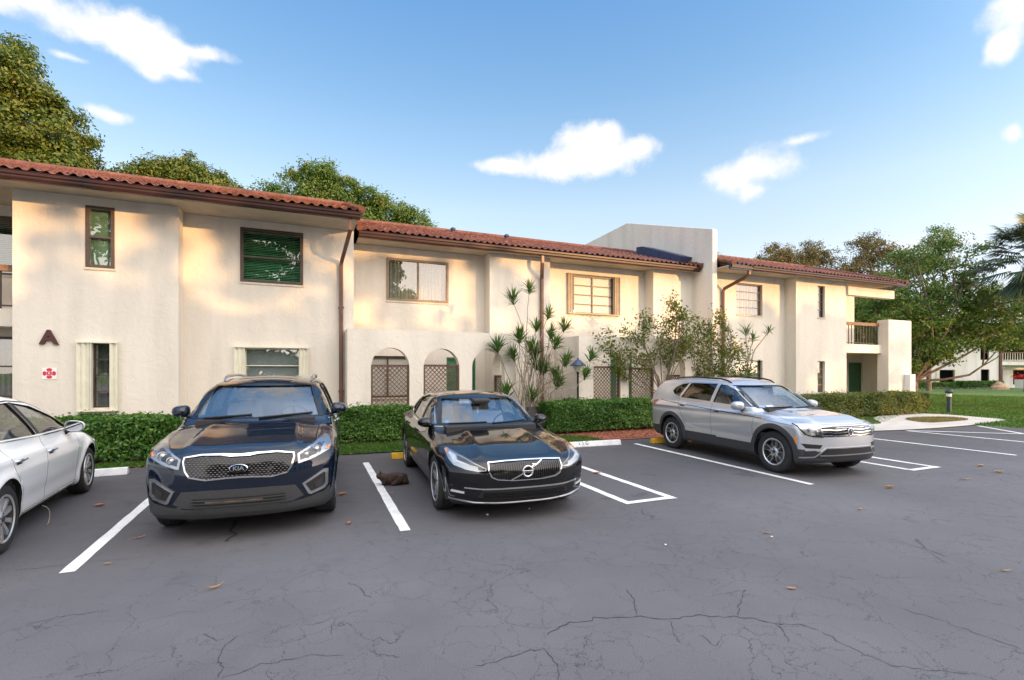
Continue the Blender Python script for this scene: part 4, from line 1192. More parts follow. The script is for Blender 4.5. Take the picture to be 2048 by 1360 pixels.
def wheel(root, x, side, ytrack, rt, wt, rr, style, spokes, steer=0):
    """tyre and rim, axle along y; side +1 faces +y"""
    w = empty('wheel', (x, side*ytrack, rt)); w.parent = root
    w.rotation_euler = (0, 0, steer)
    hw = wt/2; sd = side
    b = MB(); sw = rt-rr
    prof = [(rr-.012,-hw*.86),(rr+.004,-hw*.92),(rr+sw*.35,-hw*1.0),(rr+sw*.7,-hw*.98),(rt-.018,-hw*.88),(rt-.004,-hw*.74)]
    for g in (-.45,-.15,.15,.45):
        prof += [(rt,hw*(g-.10)),(rt,hw*(g-.03)),(rt-.007,hw*(g-.022)),(rt-.007,hw*(g+.022)),(rt,hw*(g+.03))]
    prof += [(rt-.004,hw*.74),(rt-.018,hw*.88),(rr+sw*.7,hw*.98),(rr+sw*.35,hw*1.0),(rr+.004,hw*.92),(rr-.012,hw*.86)]
    b.lathe(prof, 64, axis='y'); b.build('tyre', M['tyre'], w, smooth=35)
    r = MB(); yo = sd*hw
    r.lathe([(rr+.004,yo*.90),(rr+.002,yo*.97),(rr-.012,yo*.98),(rr-.020,yo*.90)], 56, axis='y', mi=0)
    r.lathe([(rr-.020,yo*.90),(rr-.03,yo*.2),(rr-.03,-yo*.8)], 56, axis='y', mi=1)  # barrel coloured dark in place of the shade between the spokes
    yf = yo*.80; yh = yo*(.70)
    def spoke(a, w0, w1, r0, r1, mi=0, skew=0.0, dep=.045):
        ca, sa = math.cos(a), math.sin(a); vs = []
        for (rad, hw_, yy, sk) in ((r0, w0, yh, 0), ((r0+r1)/2, (w0+w1)/2*.82, yh+(yf-yh)*.75, skew*.5), (r1, w1, yf, skew)):
            for (k, dy) in ((-1, -dep), (-.75, 0), (.75, 0), (1, -dep)):
                t = hw_*k + sk
                vs.append((rad*ca - t*sa, yy + sd*dy, rad*sa + t*ca))
        fs = []
        for i in range(2):
            for k in range(3): fs.append((4*i+k, 4*i+k+1, 4*i+5+k, 4*i+4+k))
        r.add(vs, fs, mi)
    for i in range(spokes):
        a = 2*PI*i/spokes + PI/2
        if style == 'y':            # two legs that part towards the rim
            spoke(a, .026, .020, .05, rr-.02, 0, .052); spoke(a, .026, .020, .05, rr-.02, 0, -.052)
        elif style == 'pair':       # double spokes with dark inner faces
            spoke(a+.17, .017, .022, .055, rr-.018); spoke(a-.17, .017, .022, .055, rr-.018)
            spoke(a, .03, .06, .06, rr-.035, 1, dep=.03)
        elif style == 'wide':
            spoke(a, .045, .055, .05, rr-.018); spoke(a, .018, .026, .08, rr-.05, 1, dep=-.003)
        else:
            spoke(a, .024, .032, .05, rr-.018)
    r.lathe([(.0,yh+sd*.012),(.055,yh+sd*.012),(.07,yh),(.072,yh-sd*.06)], 24, axis='y', mi=0)
    r.lathe([(.0,yh+sd*.018),(.028,yh+sd*.018),(.03,yh+sd*.012)], 20, axis='y', mi=1)
    for i in range(5):
        a = 2*PI*i/5 + .3
        r.lathe([(0,yh+sd*.016),(.009,yh+sd*.015),(.010,yh)], 8, axis='y', mi=1, c=(.052*math.cos(a),0,.052*math.sin(a)))
    r.build('rim', [M['rim'], M['rim_dark']], w, smooth=35)
    d = MB(); d.lathe([(.08,yo*.2),(rr*.78,yo*.2),(rr*.78,yo*.1),(.08,yo*.1)], 32, axis='y'); d.build('brake_disc', M['brake'], w, smooth=30)
    k = MB(); k.lathe([(rr-.03,yo*.0),(.05,yo*.0)], 32, axis='y'); k.build('wheel_back', M['car_black'], w)
    return w

def seat(root, x, y, m, zs=.42, head=True, width=.5, lean=.32, h=.62):
    """car seat facing +x"""
    b = MB()
    def cush(path, wd, th):
        # rounded slab along a side profile
        n = len(path); vs = []; fs = []
        ring = [(-1,-.6),(-.96,.3),(-.8,.8),(-.4,.95),(.4,.95),(.8,.8),(.96,.3),(1,-.6)]
        for i, (px, pz) in enumerate(path):
            a = path[max(i-1,0)]; c = path[min(i+1,n-1)]; t = Vector((c[0]-a[0], c[1]-a[1])).normalized(); nn = (-t.y, t.x)
            tp = .72 if i in (0, n-1) else 1
            for (u, v) in ring: vs.append((px + nn[0]*v*th*tp, u*wd/2*(.93 if i in (0,n-1) else 1), pz + nn[1]*v*th*tp))
        k = len(ring)
        for i in range(n-1):
            for j in range(k): fs.append((i*k+j, i*k+(j+1)%k, (i+1)*k+(j+1)%k, (i+1)*k+j))
        fs.append(tuple(range(k))); fs.append(tuple((n-1)*k+j for j in range(k)))
        b.add([(p[0]+x, p[1]+y, p[2]) for p in vs], fs)
    cush([(.30,zs+.02),(.26,zs+.05),(0,zs+.03),(-.22,zs)][::-1], width, .09)
    cush([(-.20,zs),(-.26,zs+h*.45),(-.24-lean*.55,zs+h*.85),(-.26-lean*.62,zs+h)][::-1], width*.94, -.075)
    if head:
        cush([(-.27-lean*.62,zs+h+.05),(-.28-lean*.66,zs+h+.14),(-.30-lean*.72,zs+h+.23)][::-1], .27, -.055)
        for d in (-.06,.06): b.tube([(x-.26-lean*.6,y+d,zs+h-.03),(x-.28-lean*.64,y+d,zs+h+.10)], .008, 6)
    return b.build('seat', m, root, smooth=50)
def cabin_parts(root, P, leather, lhd_y, xs=.10, zs=.42, rear=True, wheel_x=.52, wheel_z=.86, rear_x=-.85, head=True):
    for y in (.38,-.38): seat(root, xs, y, leather, zs)
    if rear:
        for y in (.42,-.42,0): seat(root, rear_x, y, leather, zs+.02, head=(y != 0), width=.44)
    b = MB(); x1 = P['cabin'][1]
    dz = P['dash']
    b.prism([(x1-.62,dz-.30),(x1-.55,dz-.05),(x1-.42,dz-.01),(x1-.02,dz-.02),(x1-.02,dz-.32)], -.66, .66, fn=lambda u, v, t: (u, t, v))
    b.build('dashboard', M['dash'], root, smooth=35)
    s_ = MB(); c = Vector((wheel_x, lhd_y, wheel_z)); ax = Vector((-.9,0,.44)).normalized(); u = Vector((0,1,0)); v = ax.cross(u)
    pts = [c + (u*math.cos(2*PI*i/32) + v*math.sin(2*PI*i/32))*.185 for i in range(33)]
    s_.tube(pts, .015, 8, cap=False)
    for a in (0, PI, 1.5*PI): s_.tube([c, c + (u*math.cos(a) + v*math.sin(a))*.185], [.028,.014], 6)
    s_.tube([c - ax*.0, c - ax*.28], [.05,.04], 8)
    s_.build('steering_wheel', M['dash'], root, smooth=45)
def mirror(root, car, x, z, side, m, y0, sz=(.20,.15), glass=True):
    """door mirror: pod on a foot, mirror glass facing back"""
    o = empty('door_mirror', (x, side*y0, z)); o.parent = root
    b = MB(); w, h = sz; vs = []; fs = []
    prof = [(-.055,.96),(-.045,1.0),(0,.98),(.045,.86),(.078,.60),(.094,.28)]
    k = 20
    for (dx, sc) in prof:
        for i in range(k):
            t = 2*PI*i/k; cy = math.copysign(abs(math.cos(t))**.7, math.cos(t)); cz = math.copysign(abs(math.sin(t))**.75, math.sin(t))
            vs.append((dx - cy*.012, side*(w*.56 + cy*w*.5*sc), h*.12 + cz*h*.5*sc*(1 - .15*cy)))
    n = len(prof)
    for i in range(n-1):
        for j in range(k): fs.append((i*k+j, i*k+(j+1)%k, (i+1)*k+(j+1)%k, (i+1)*k+j))
    fs.append(tuple((n-1)*k+j for j in range(k)))
    b.add(vs, fs); b.build('mirror_pod', m, o, smooth=45)
    g = MB(); g.add([(-.062 , side*(w*.56 + math.copysign(abs(math.cos(2*PI*i/k))**.7, math.cos(2*PI*i/k))*w*.41), h*.12 + math.copysign(abs(math.sin(2*PI*i/k))**.75, math.sin(2*PI*i/k))*h*.40) for i in range(k)], [tuple(range(k))])
    g.build('mirror_glass', M['mirror'], o)
    f = MB(); f.tube([(.0,-side*.07,-h*.42),(.0,side*.02,-h*.40),(.0,side*w*.22,-h*.20)], [.034,.03,.028], 8); f.build('mirror_foot', M['car_gloss'], o, smooth=45)
    return o
def emblem_ring(root, c, r, m, n=28, th=.010, ax='x'):
    b = MB(); pts = [(c[0], c[1]+r*math.cos(2*PI*i/n), c[2]+r*math.sin(2*PI*i/n)) for i in range(n+1)]
    b.tube(pts, th, 8, cap=False); return b
def both(fn):
    for sd in (1,-1): fn(sd)
def mirrored(poly): return [(-p[0], p[1]) for p in poly][::-1]
def glass_set(car, P, dark_from=None, glass='car_glass'):
    ro = car.root
    w = P['wind'][0]
    cx_ = sum(p[0] for p in w)/len(w); cz_ = sum(p[1] for p in w)/len(w)
    def grow(poly, g):
        out = []
        for p in poly:
            cx, cz = sum(q[0] for q in poly)/len(poly), sum(q[1] for q in poly)/len(poly)
            d = math.dist(p, (cx, cz)); out.append((cx+(p[0]-cx)*(1+g/d), cz+(p[1]-cz)*(1+g/d)))
        return out
    car.patch('windscreen', M['screen_glass'], grow(w, .03), 'x', 1, off=-.014, grid=.12, thick=0)
    car.patch('windscreen_border', M['car_gloss'], [(p[0], max(p[1], min(q[1] for q in w)-.010)) for p in grow(w, .028)], 'x', 1, off=.0015, grid=.06, thick=.006, hole=grow(w, -.030)[::-1])
    rw = P['rearwin'][0]
    car.patch('rear_window', M['car_glass_dark' if dark_from is not None else glass], grow(rw, .03), 'x', -1, off=-.014, grid=.12, thick=0)
    for i, poly in enumerate(P['sidewin']):
        g = 'car_glass_dark' if dark_from is not None and i >= dark_from else glass
        both(lambda sd: car.patch('side_window', M[g], grow(poly, .03), 'y', sd, off=-.014, grid=.12, thick=0))
def common(car, P, paint, handle_m, handles, gaps, hoodline, mirror_at, mirror_mat, wiper=True, dlo=None, dlo_m='chrome', dlo_w=.009):
    ro = car.root
    gm = MB()
    for sd in (1,-1):
        for g in gaps: car.line('gap', M['car_black'], g, 'y', sd, w=.0035, off=.0008, mb=gm)
    for g in hoodline: car.line('gap', M['car_black'], g, 'z', 1, w=.0035, off=.0008, mb=gm)
    gm.build('panel_gaps', M['car_black'], ro)['kind'] = 'stuff'
    for sd in (1,-1):
        for (x, z) in handles:
            b = MB(); g, v = None, None
            h = car.bvh.ray_cast(Vector((x, 1.5*sd, z)), Vector((0,-sd,0)))[0]; y = h.y if h is not None else .9*sd
            b.tube([(x-.11,y+sd*.004,z-.004),(x-.09,y+sd*.028,z),(x,y+sd*.034,z+.003),(x+.09,y+sd*.028,z),(x+.11,y+sd*.004,z-.004)], [.011,.015,.016,.015,.011], 8)
            b.build('door_handle', handle_m, ro, smooth=50)
            car.patch('handle_recess', M['car_black'], [(x-.07,z-.022),(x+.07,z-.022),(x+.06,z-.045),(x-.06,z-.045)], 'y', sd, off=.001, grid=.05, thick=.003)
        if dlo:
            car.line('window_trim', M[dlo_m], dlo, 'y', sd, w=dlo_w, off=.006)
        mirror(ro, car, mirror_at[0], mirror_at[2], sd, mirror_mat, mirror_at[1], mirror_at[3] if len(mirror_at) > 3 else (.22,.15))
def wipers(car, z0, y0s, P):
    for (ya, yb, za, zb_) in y0s:
        car.line('wiper', M['car_black'], [(ya,za),(yb,zb_)], 'x', 1, w=.012, off=.02)
def lamp_ring(root, c, r, m='lamp_in', d=.012):
    pass

# =========== dark blue crossover
def dark_blue_crossover():
    P = dict(xa=1.39, ra=.42, rt=.365, rw=.405, flare=.022,
      hood=[(2.45,.70),(2.28,.86),(2.12,.935),(1.85,1.0),(1.5,1.065),(1.2,1.115),(.9,1.12),(0,1.10),(-1.5,1.14),(-2.25,1.12),(-2.5,1.0)],
      plan=[(2.4,.86),(2.1,.90),(1.7,.930),(1.3,.942),(0,.940),(-1.4,.945),(-2.0,.92),(-2.5,.82)],
      section=[(.10,.84),(.25,.93),(.42,.968),(.60,.990),(.80,1.0),(.95,.988),(1.05,.965),(1.2,.93),(1.7,.85)],
      green=[(1.75,.85),(1.30,1.08),(1.0,1.27),(.68,1.475),(.46,1.575),(.2,1.63),(-.2,1.665),(-.8,1.675),(-1.5,1.645),(-1.95,1.585),(-2.22,1.47),(-2.42,1.15),(-2.55,.85)],
      gside=[(1.0,.885),(1.1,.865),(1.3,.800),(1.5,.705),(1.6,.65),(1.75,.55)], gplan=[(1.6,.95),(1.0,1.0),(-1.2,1.0),(-2.0,.95),(-2.5,.86)],
      nose=[(.10,2.12),(.2,2.22),(.32,2.295),(.45,2.31),(.62,2.315),(.76,2.30),(.88,2.24),(.98,2.10),(1.2,1.6)],
      tail=[(.2,-2.30),(.4,-2.43),(.7,-2.46),(1.0,-2.43),(1.2,-2.36),(1.7,-2.2)], bottom=[(-2.5,.34),(-2.0,.25),(0,.22),(1.9,.22),(2.4,.22)],
      bow=.36, bowp=2.8, rbow=.22, gbase=1.0, hoodcrown=.045, shoulder=.05, ridge=(.42,.06,.020), rs=.08, rn=.055, rr=.09, kg=.04, gbow=.16,
      crease=[(.93,-.006,.03),(.55,.008,.06)],
      cabin=(-2.15,1.20), wind=([(-.735,1.155),(.735,1.155),(.605,1.545),(-.605,1.545)],.05,1.9), rearwin=([(-.56,1.20),(.56,1.20),(.48,1.50),(-.48,1.50)],-2.7,-1.9),
      sidewin=[[(1.02,1.145),(.62,1.385),(.18,1.525),(-.10,1.545),(-.14,1.115)],[(-.25,1.115),(-.21,1.545),(-.85,1.545),(-1.08,1.51),(-1.17,1.14)],[(-1.26,1.15),(-1.16,1.50),(-1.65,1.455),(-1.93,1.28)]],
      clad=lambda x: np.full_like(x, .345), dash=1.16)
    ro = empty('parked_car', (-.467, 7.974, 0), 'dark blue crossover with its front to the lot and a wide honeycomb grille', 'car', rz=R(-93.7))
    c = Car(P); c.make(ro, M['paint_blue'])
    glass_set(c, P, dark_from=1)
    cabin_parts(ro, P, M['leather'], .37, xs=.0, zs=.62, wheel_x=.58, wheel_z=1.10, rear_x=-.95)
    common(c, P, M['paint_blue'], M['chrome'], [(-.12,1.0),(-1.12,1.02)],
      [[(1.02,.40),(1.0,.8),(1.06,1.10)],[(-.20,.36),(-.20,1.1)],[(-1.0,.42),(-1.05,.7),(-1.22,1.1)],[(1.02,.42),(-.95,.42)]],
      [[(1.28,.76),(1.5,.79),(1.9,.76),(2.06,.70),(2.16,.5),(2.20,.3)],[(1.28,-.76),(1.5,-.79),(1.9,-.76),(2.06,-.70),(2.16,-.5),(2.20,-.3)],[(2.20,-.3),(2.21,0),(2.20,.3)]],
      (.66,.83,1.20,(.205,.155)), M['paint_blue'], dlo=[(.98,1.115),(.6,1.11),(-.2,1.09),(-1.2,1.12),(-1.98,1.25)])
    # grille: dark honeycomb field, chrome surround with pinched top and bottom edges
    outer = [(-.505,.858),(-.35,.880),(-.16,.880),(0,.870),(.16,.880),(.35,.880),(.505,.858),(.511,.817),(.486,.725),(.446,.664),(.30,.634),(.12,.645),(0,.647),(-.12,.645),(-.30,.634),(-.446,.664),(-.486,.725),(-.511,.817)][::-1]
    inner = [(-.490,.850),(-.34,.868),(-.17,.864),(-.09,.850),(.09,.850),(.17,.864),(.34,.868),(.490,.850),(.496,.815),(.472,.73),(.435,.675),(.29,.648),(.12,.662),(0,.665),(-.12,.662),(-.29,.648),(-.435,.675),(-.472,.73),(-.496,.815)]
    gr = c.patch('grille', M['car_gloss'], inner[::-1], 'x', 1, off=.003, grid=.07, thick=.004)
    c.patch('grille_surround', M['chrome'], outer, 'x', 1, off=.016, grid=.05, thick=.02, hole=inner, parent=gr)
    mb = MB(); rr = random.Random(2)
    for r in range(11):
        z = .655 + r*.0205
        for k in range(-13, 14):
            y = k*.0385 + (.01925 if r % 2 else 0)
            if abs(y) < .085 and .695 < z < .80: continue
            lim = np.interp(z, [.648,.70,.80,.868], [.40,.455,.485,.47])
            topz = np.interp(abs(y), [0,.09,.17,.34,.5], [.842,.842,.855,.862,.842])
            if abs(y) > lim or z > topz or (abs(y) > .05 and z < .66 and abs(y) < .2): continue
            h = c.bvh.ray_cast(Vector((3.2,y,z)), Vector((-1,0,0)))[0]
            if h is None: continue
            x = h.x + .006
            mb.add([(x,y-.013,z+.001),(x+.004,y,z-.005),(x,y+.013,z+.001),(x+.001,y,z+.004)], [(0,1,2,3)])
            mb.add([(x-.001,y-.016,z+.002),(x,y-.0135,z+.002),(x,y-.018,z+.010),(x-.001,y-.0205,z+.010)], [(0,1,2,3)])
    o = mb.build('grille_mesh', M['bar'], gr, recalc=False); o['kind'] = 'stuff'
    bd = MB(); n = 32
    vs = []; fs = []
    for (s_, dx) in ((1.0,-.004),(1.0,.010),(.90,.016),(.86,.012),(.0,.012)):
        for i in range(n): t = 2*PI*i/n; vs.append((2.325+dx, .086*s_*math.cos(t), .747+.043*s_*math.sin(t)))
    for i in range(4):
        for j in range(n): fs.append((i*n+j, i*n+(j+1)%n, (i+1)*n+(j+1)%n, (i+1)*n+j))
    bd.add(vs[:3*n], fs[:2*n], 0); bd.add(vs[2*n:], [tuple(q-2*n for q in f) for f in fs[2*n:]], 1)
    be = bd.build('emblem', [M['chrome'], M['car_gloss']], ro, smooth=40)
    t = text_mesh('KIA', .058, .003, 'emblem_letters', M['chrome'], be, bold=.0015); t.location = (2.341,0,.747); t.rotation_euler = (R(90),0,R(90)); t.scale = (1.12,1,1)
    # headlamps
    def lamps(sd):
        poly = [(.545,.745),(.535,.842),(.66,.905),(.80,.985),(.842,.965),(.872,.90),(.845,.845),(.70,.785)]
        f = (lambda q: q) if sd > 0 else mirrored
        hl = c.patch('headlight', M['lamp_in'], f(poly), 'x', 1, off=.003, grid=.04, thick=.004)
        c.patch('headlight_bezel', M['lamp_dark'], f([(.565,.775),(.56,.835),(.66,.885),(.75,.925),(.79,.90),(.72,.82)]), 'x', 1, off=.006, grid=.04, thick=.003, parent=hl)
        for (y, z, r) in ((.625,.828,.043),(.725,.868,.047)):
            h = c.bvh.ray_cast(Vector((3.2,sd*y,z)), Vector((-1,0,0)))[0]
            b = MB(); b.lathe([(r,-.01),(r,.014),(r-.008,.016),(r-.012,.004),(r-.022,.008),(0,.022)], 28, axis='x', c=(h.x+.006, sd*y, z)); b.build('projector', M['lamp_in'], hl, smooth=50)
        c.patch('lens', M['lens'], f(poly), 'x', 1, off=.026, grid=.05, thick=.03, parent=hl)
        c.patch('side_marker', M['amber'], f([(.80,.86),(.855,.895),(.865,.88),(.835,.852)]), 'x', 1, off=.008, grid=.05, thick=.004, parent=hl)
        fo = [(.585,.525),(.80,.648),(.838,.645),(.835,.48),(.80,.438),(.665,.398),(.640,.41)]
        fi = [(.612,.520),(.79,.618),(.808,.61),(.806,.49),(.785,.462),(.675,.427),(.662,.435)]
        fg = c.patch('fog_lamp', M['car_black'], f(fi), 'x', 1, off=.004, grid=.05, thick=.004)
        c.patch('fog_surround', M['satin'], f(fo), 'x', 1, off=.012, grid=.05, thick=.016, hole=f(fi)[::-1], parent=fg)
        c.patch('fog_lens', M['lamp_dark'], f([(.70,.51),(.775,.555),(.775,.48),(.74,.455),(.71,.465)]), 'x', 1, off=.010, grid=.05, thick=.008, parent=fg)
    both(lamps)
    lg = c.patch('lower_grille', M['car_trim'], [(-.60,.40),(-.52,.525),(-.30,.535),(.30,.535),(.52,.525),(.60,.40),(.50,.36),(.30,.335),(-.30,.335),(-.50,.36)][::-1], 'x', 1, off=.004, grid=.06, thick=.006)
    c.patch('air_intake', M['car_black'], [(-.40,.385),(-.42,.455),(.42,.455),(.40,.385),(.30,.365),(-.30,.365)][::-1], 'x', 1, off=.0085, grid=.08, thick=.003, parent=lg)
    for z in (.375,.405,.435): c.line('slat', M['car_trim'], [(-.43,z),(.43,z)], 'x', 1, w=.0055, off=.022, parent=lg)
    c.patch('radiator', M['bark'], [(-.30,.408),(-.30,.432),(.22,.432),(.22,.408)][::-1], 'x', 1, off=.0115, grid=.1, thick=.002, parent=lg)
    c.patch('bumper_skirt', M['car_trim'], [(-.90,.50),(-.80,.40),(-.60,.36),(-.40,.335),(.40,.335),(.60,.36),(.80,.40),(.90,.50),(.90,.24),(-.90,.24)][::-1], 'x', 1, off=.006, grid=.05, thick=.008)
    for sd in (1,-1):
        b = MB(); pts = [c.top(x, y*sd, u) for (x,y,u) in ((.12,.56,.0),(.02,.565,.035),(-.2,.57,.05),(-.9,.57,.052),(-1.5,.56,.05),(-1.68,.55,.035),(-1.78,.545,0))]
        b.tube(pts, [.012,.018,.02,.02,.02,.018,.012], 10); b.build('roof_rail', M['satin'], ro, smooth=50)
    c.patch('sunroof', M['car_gloss'], [(.12,-.38),(.12,.38),(-.75,.38),(-.75,-.38)], 'z', 1, off=.003, grid=.08, thick=.004)
    for (a, z0, b_, z1) in ((-.60,1.150,-.06,1.185),(.02,1.15,.62,1.185)): c.line('wiper', M['car_black'], [(a,z0),((a+b_)/2,z0+.02),(b_,z1)], 'x', 1, w=.011, off=.02)
    b = MB(); b.box(.40,.50,-.07,.07,1.47,1.535); b.build('rear_view_mirror', M['dash'], ro, bevel=.02)
    for x in (1.39,-1.39):
        for sd in (1,-1): wheel(ro, x, sd, .80, .365, .235, .238, 'y', 5)
    return c
C1 = dark_blue_crossover()

# =========== black sedan
def black_sedan():
    P = dict(xa=1.47, ra=.40, rt=.345, rw=.385, flare=.015,
      hood=[(2.5,.52),(2.36,.655),(2.25,.715),(2.1,.755),(1.7,.835),(1.3,.895),(.95,.935),(.6,.95),(0,.945),(-1.2,.975),(-1.9,1.00),(-2.3,.985),(-2.6,.90)],
      plan=[(2.5,.82),(2.2,.865),(1.9,.905),(1.5,.935),(0,.932),(-1.4,.94),(-2.0,.91),(-2.65,.78)],
      section=[(.10,.86),(.22,.93),(.40,.965),(.58,.992),(.70,1.0),(.82,.985),(.93,.955),(1.1,.92),(1.5,.85)],
      green=[(1.45,.68),(1.05,.90),(.75,1.06),(.40,1.23),(.15,1.335),(-.05,1.385),(-.4,1.415),(-.8,1.41),(-1.2,1.355),(-1.6,1.23),(-2.0,1.06),(-2.4,.86)],
      gside=[(.85,.865),(.95,.835),(1.1,.775),(1.25,.70),(1.35,.645),(1.5,.53)], gplan=[(1.2,.95),(.6,1.0),(-.9,1.0),(-1.6,.93),(-2.2,.82)],
      nose=[(.10,2.16),(.2,2.31),(.30,2.36),(.42,2.37),(.55,2.375),(.66,2.34),(.74,2.22),(.95,1.7)],
      tail=[(.2,-2.42),(.4,-2.56),(.7,-2.60),(.95,-2.56),(1.1,-2.45)], bottom=[(-2.6,.32),(-2.0,.22),(0,.19),(1.9,.18),(2.5,.19)],
      bow=.40, bowp=2.7, rbow=.28, gbase=.86, hoodcrown=.035, shoulder=.04, ridge=(.36,.07,.024), rs=.075, rn=.045, rr=.09, kg=.04, gbow=.17,
      crease=[(.80,-.006,.03),(.42,.010,.06)],
      cabin=(-1.75,1.02), wind=([(-.70,.985),(.70,.985),(.575,1.315),(-.575,1.315)],.0,1.6), rearwin=([(-.52,1.10),(.52,1.10),(.46,1.30),(-.46,1.30)],-2.3,-1.2),
      sidewin=[[(.80,.975),(.38,1.185),(.08,1.305),(-.13,1.335),(-.16,.955)],[(-.25,.957),(-.22,1.335),(-.55,1.335),(-.92,1.275),(-1.05,1.0)],[(-1.12,1.01),(-1.0,1.25),(-1.22,1.175),(-1.42,1.05)]],
      dash=.98, floor=.42)
    ro = empty('parked_car', (2.51, 7.50, 0), 'black sedan with chrome framed upright slat grille and a diagonal bar across it', 'car', rz=R(-93.6))
    c = Car(P); c.make(ro, M['paint_black'])
    glass_set(c, P)
    cabin_parts(ro, P, M['leather'], .37, xs=-.05, zs=.42, wheel_x=.42, wheel_z=.93, rear_x=-.95)
    common(c, P, M['paint_black'], M['paint_black'], [(-.10,.84),(-1.08,.86)],
      [[(.92,.30),(.90,.6),(.98,.92)],[(-.20,.28),(-.20,.95)],[(-1.0,.36),(-1.02,.55),(-1.15,.8),(-1.12,.98)],[(.95,.30),(-.95,.30)]],
      [[(1.1,.74),(1.5,.775),(1.9,.73),(2.14,.62),(2.24,.45)],[(1.1,-.74),(1.5,-.775),(1.9,-.73),(2.14,-.62),(2.24,-.45)],[(2.24,-.45),(2.305,-.2),(2.31,0),(2.305,.2),(2.24,.45)]],
      (.62,.78,.985,(.20,.14)), M['paint_black'], dlo=[(.80,.95),(.5,.94),(-.2,.935),(-1.05,.965),(-1.46,1.03),(-1.40,1.09),(-1.0,1.27),(-.55,1.352),(-.15,1.352),c.apillar(1.31),c.apillar(1.2),c.apillar(1.08),c.apillar(.99)], dlo_w=.0075)
    outer = [(-.447,.684),(-.25,.694),(0,.697),(.25,.694),(.447,.684),(.453,.60),(.422,.529),(.356,.498),(.18,.482),(-.18,.482),(-.356,.498),(-.422,.529),(-.453,.60)][::-1]
    inner = [(-.435,.674),(-.25,.684),(0,.687),(.25,.684),(.435,.674),(.440,.602),(.41,.536),(.35,.508),(.18,.492),(-.18,.492),(-.35,.508),(-.41,.536),(-.440,.602)]
    gr = c.patch('grille', M['car_gloss'], inner[::-1], 'x', 1, off=.002, grid=.07, thick=.004)
    c.patch('grille_surround', M['chrome'], outer, 'x', 1, off=.016, grid=.05, thick=.02, hole=inner, parent=gr)
    for k in range(-15, 16):
        y = k*.0275; 
        z1 = .672 - .012*(abs(y)/.43); z0 = np.interp(abs(y), [0,.18,.35,.43], [.496,.498,.514,.56])
        c.line('grille_bar', M['bar'], [(y,z0),(y,z1)], 'x', 1, w=.0036, off=.013, parent=gr)
    c.line('diagonal_bar', M['chrome'], [(-.20,.492),(.20,.682)], 'x', 1, w=.0075, off=.016, parent=gr)
    e = MB()
    xe = 2.385
    e.tube([(xe,.060*math.cos(2*PI*i/32),.582+.060*math.sin(2*PI*i/32)) for i in range(33)], .011, 8, cap=False)
    em = e.build('emblem', M['chrome'], ro, smooth=60)
    b = MB(); b.lathe([(.055,-.012),(.055,.004),(0,.004)], 28, axis='x', c=(xe,0,.582)); b.build('emblem_disc', M['car_gloss'], em)
    b = MB(); b.tube([(xe+.004,.042,.624),(xe+.004,.078,.660)], [.010,.008], 6); b.tube([(xe+.006,.050,.664),(xe+.006,.082,.664),(xe+.006,.082,.632)], .008, 6); b.build('emblem_arrow', M['chrome'], em, smooth=50)
    b = MB(); b.box(xe+.004,xe+.012,-.062,.062,.570,.594); b.build('emblem_band', M['chrome'], em, bevel=.003)
    t = text_mesh('VOLVO', .022, .0008, 'emblem_letters', M['car_gloss'], em, bold=.0008); t.location = (xe+.0135,0,.582); t.rotation_euler = (R(90),0,R(90)); t.scale = (1.15,1,1)
    def lamps(sd):
        f = (lambda q: q) if sd > 0 else mirrored
        poly = [(.475,.598),(.470,.622),(.58,.672),(.69,.735),(.80,.790),(.835,.775),(.838,.70),(.80,.650),(.68,.608),(.56,.588)]
        hl = c.patch('headlight', M['lamp_in'], f(poly), 'x', 1, off=.003, grid=.04, thick=.004)
        c.patch('headlight_bezel', M['lamp_dark'], f([(.485,.604),(.480,.620),(.58,.664),(.68,.716),(.735,.735),(.75,.70),(.66,.664),(.56,.640),(.555,.606)]), 'x', 1, off=.006, grid=.04, thick=.003, parent=hl)
        c.patch('led_strip', M['led'], f([(.56,.632),(.66,.665),(.775,.705),(.79,.685),(.67,.645),(.565,.615)]), 'x', 1, off=.009, grid=.05, thick=.006, parent=hl)
        c.patch('led_upright', M['led'], f([(.745,.735),(.79,.762),(.81,.745),(.80,.675),(.775,.665),(.765,.70)]), 'x', 1, off=.008, grid=.05, thick=.006, parent=hl)
        c.patch('reflector', M['lamp_in'], f([(.60,.605),(.75,.640),(.765,.655),(.60,.620)]), 'x', 1, off=.008, grid=.05, thick=.004, parent=hl)
        c.patch('lens', M['lens'], f(poly), 'x', 1, off=.020, grid=.05, thick=.022, parent=hl)
        ip = [(.50,.372),(.52,.41),(.66,.495),(.82,.520),(.858,.43),(.80,.40),(.62,.375)]
        ai = c.patch('air_intake', M['car_gloss'], f(ip), 'x', 1, off=.003, grid=.05, thick=.004)
        c.patch('fog_lamp', M['led'], f([(.70,.335),(.70,.357),(.825,.375),(.835,.35)]), 'x', 1, off=.006, grid=.05, thick=.006)
        c.patch('side_marker', M['amber'], f([(.79,.785),(.828,.772),(.832,.74),(.82,.75)]), 'x', 1, off=.012, grid=.05, thick=.004, parent=hl)
    both(lamps)
    lg = c.patch('lower_grille', M['car_black'], [(-.52,.365),(-.46,.385),(.46,.385),(.52,.365),(.56,.30),(.40,.275),(-.40,.275),(-.56,.30)][::-1], 'x', 1, off=.003, grid=.06, thick=.004)
    c.line('trim_bar', M['chrome'], [(-.70,.405),(-.50,.392),(-.25,.396),(.25,.396),(.50,.392),(.70,.405)], 'x', 1, w=.009, off=.008)
    for z in (.30,.325,.35): c.line('slat', M['car_gloss'], [(-.50,z),(.50,z)], 'x', 1, w=.007, off=.014, parent=lg)
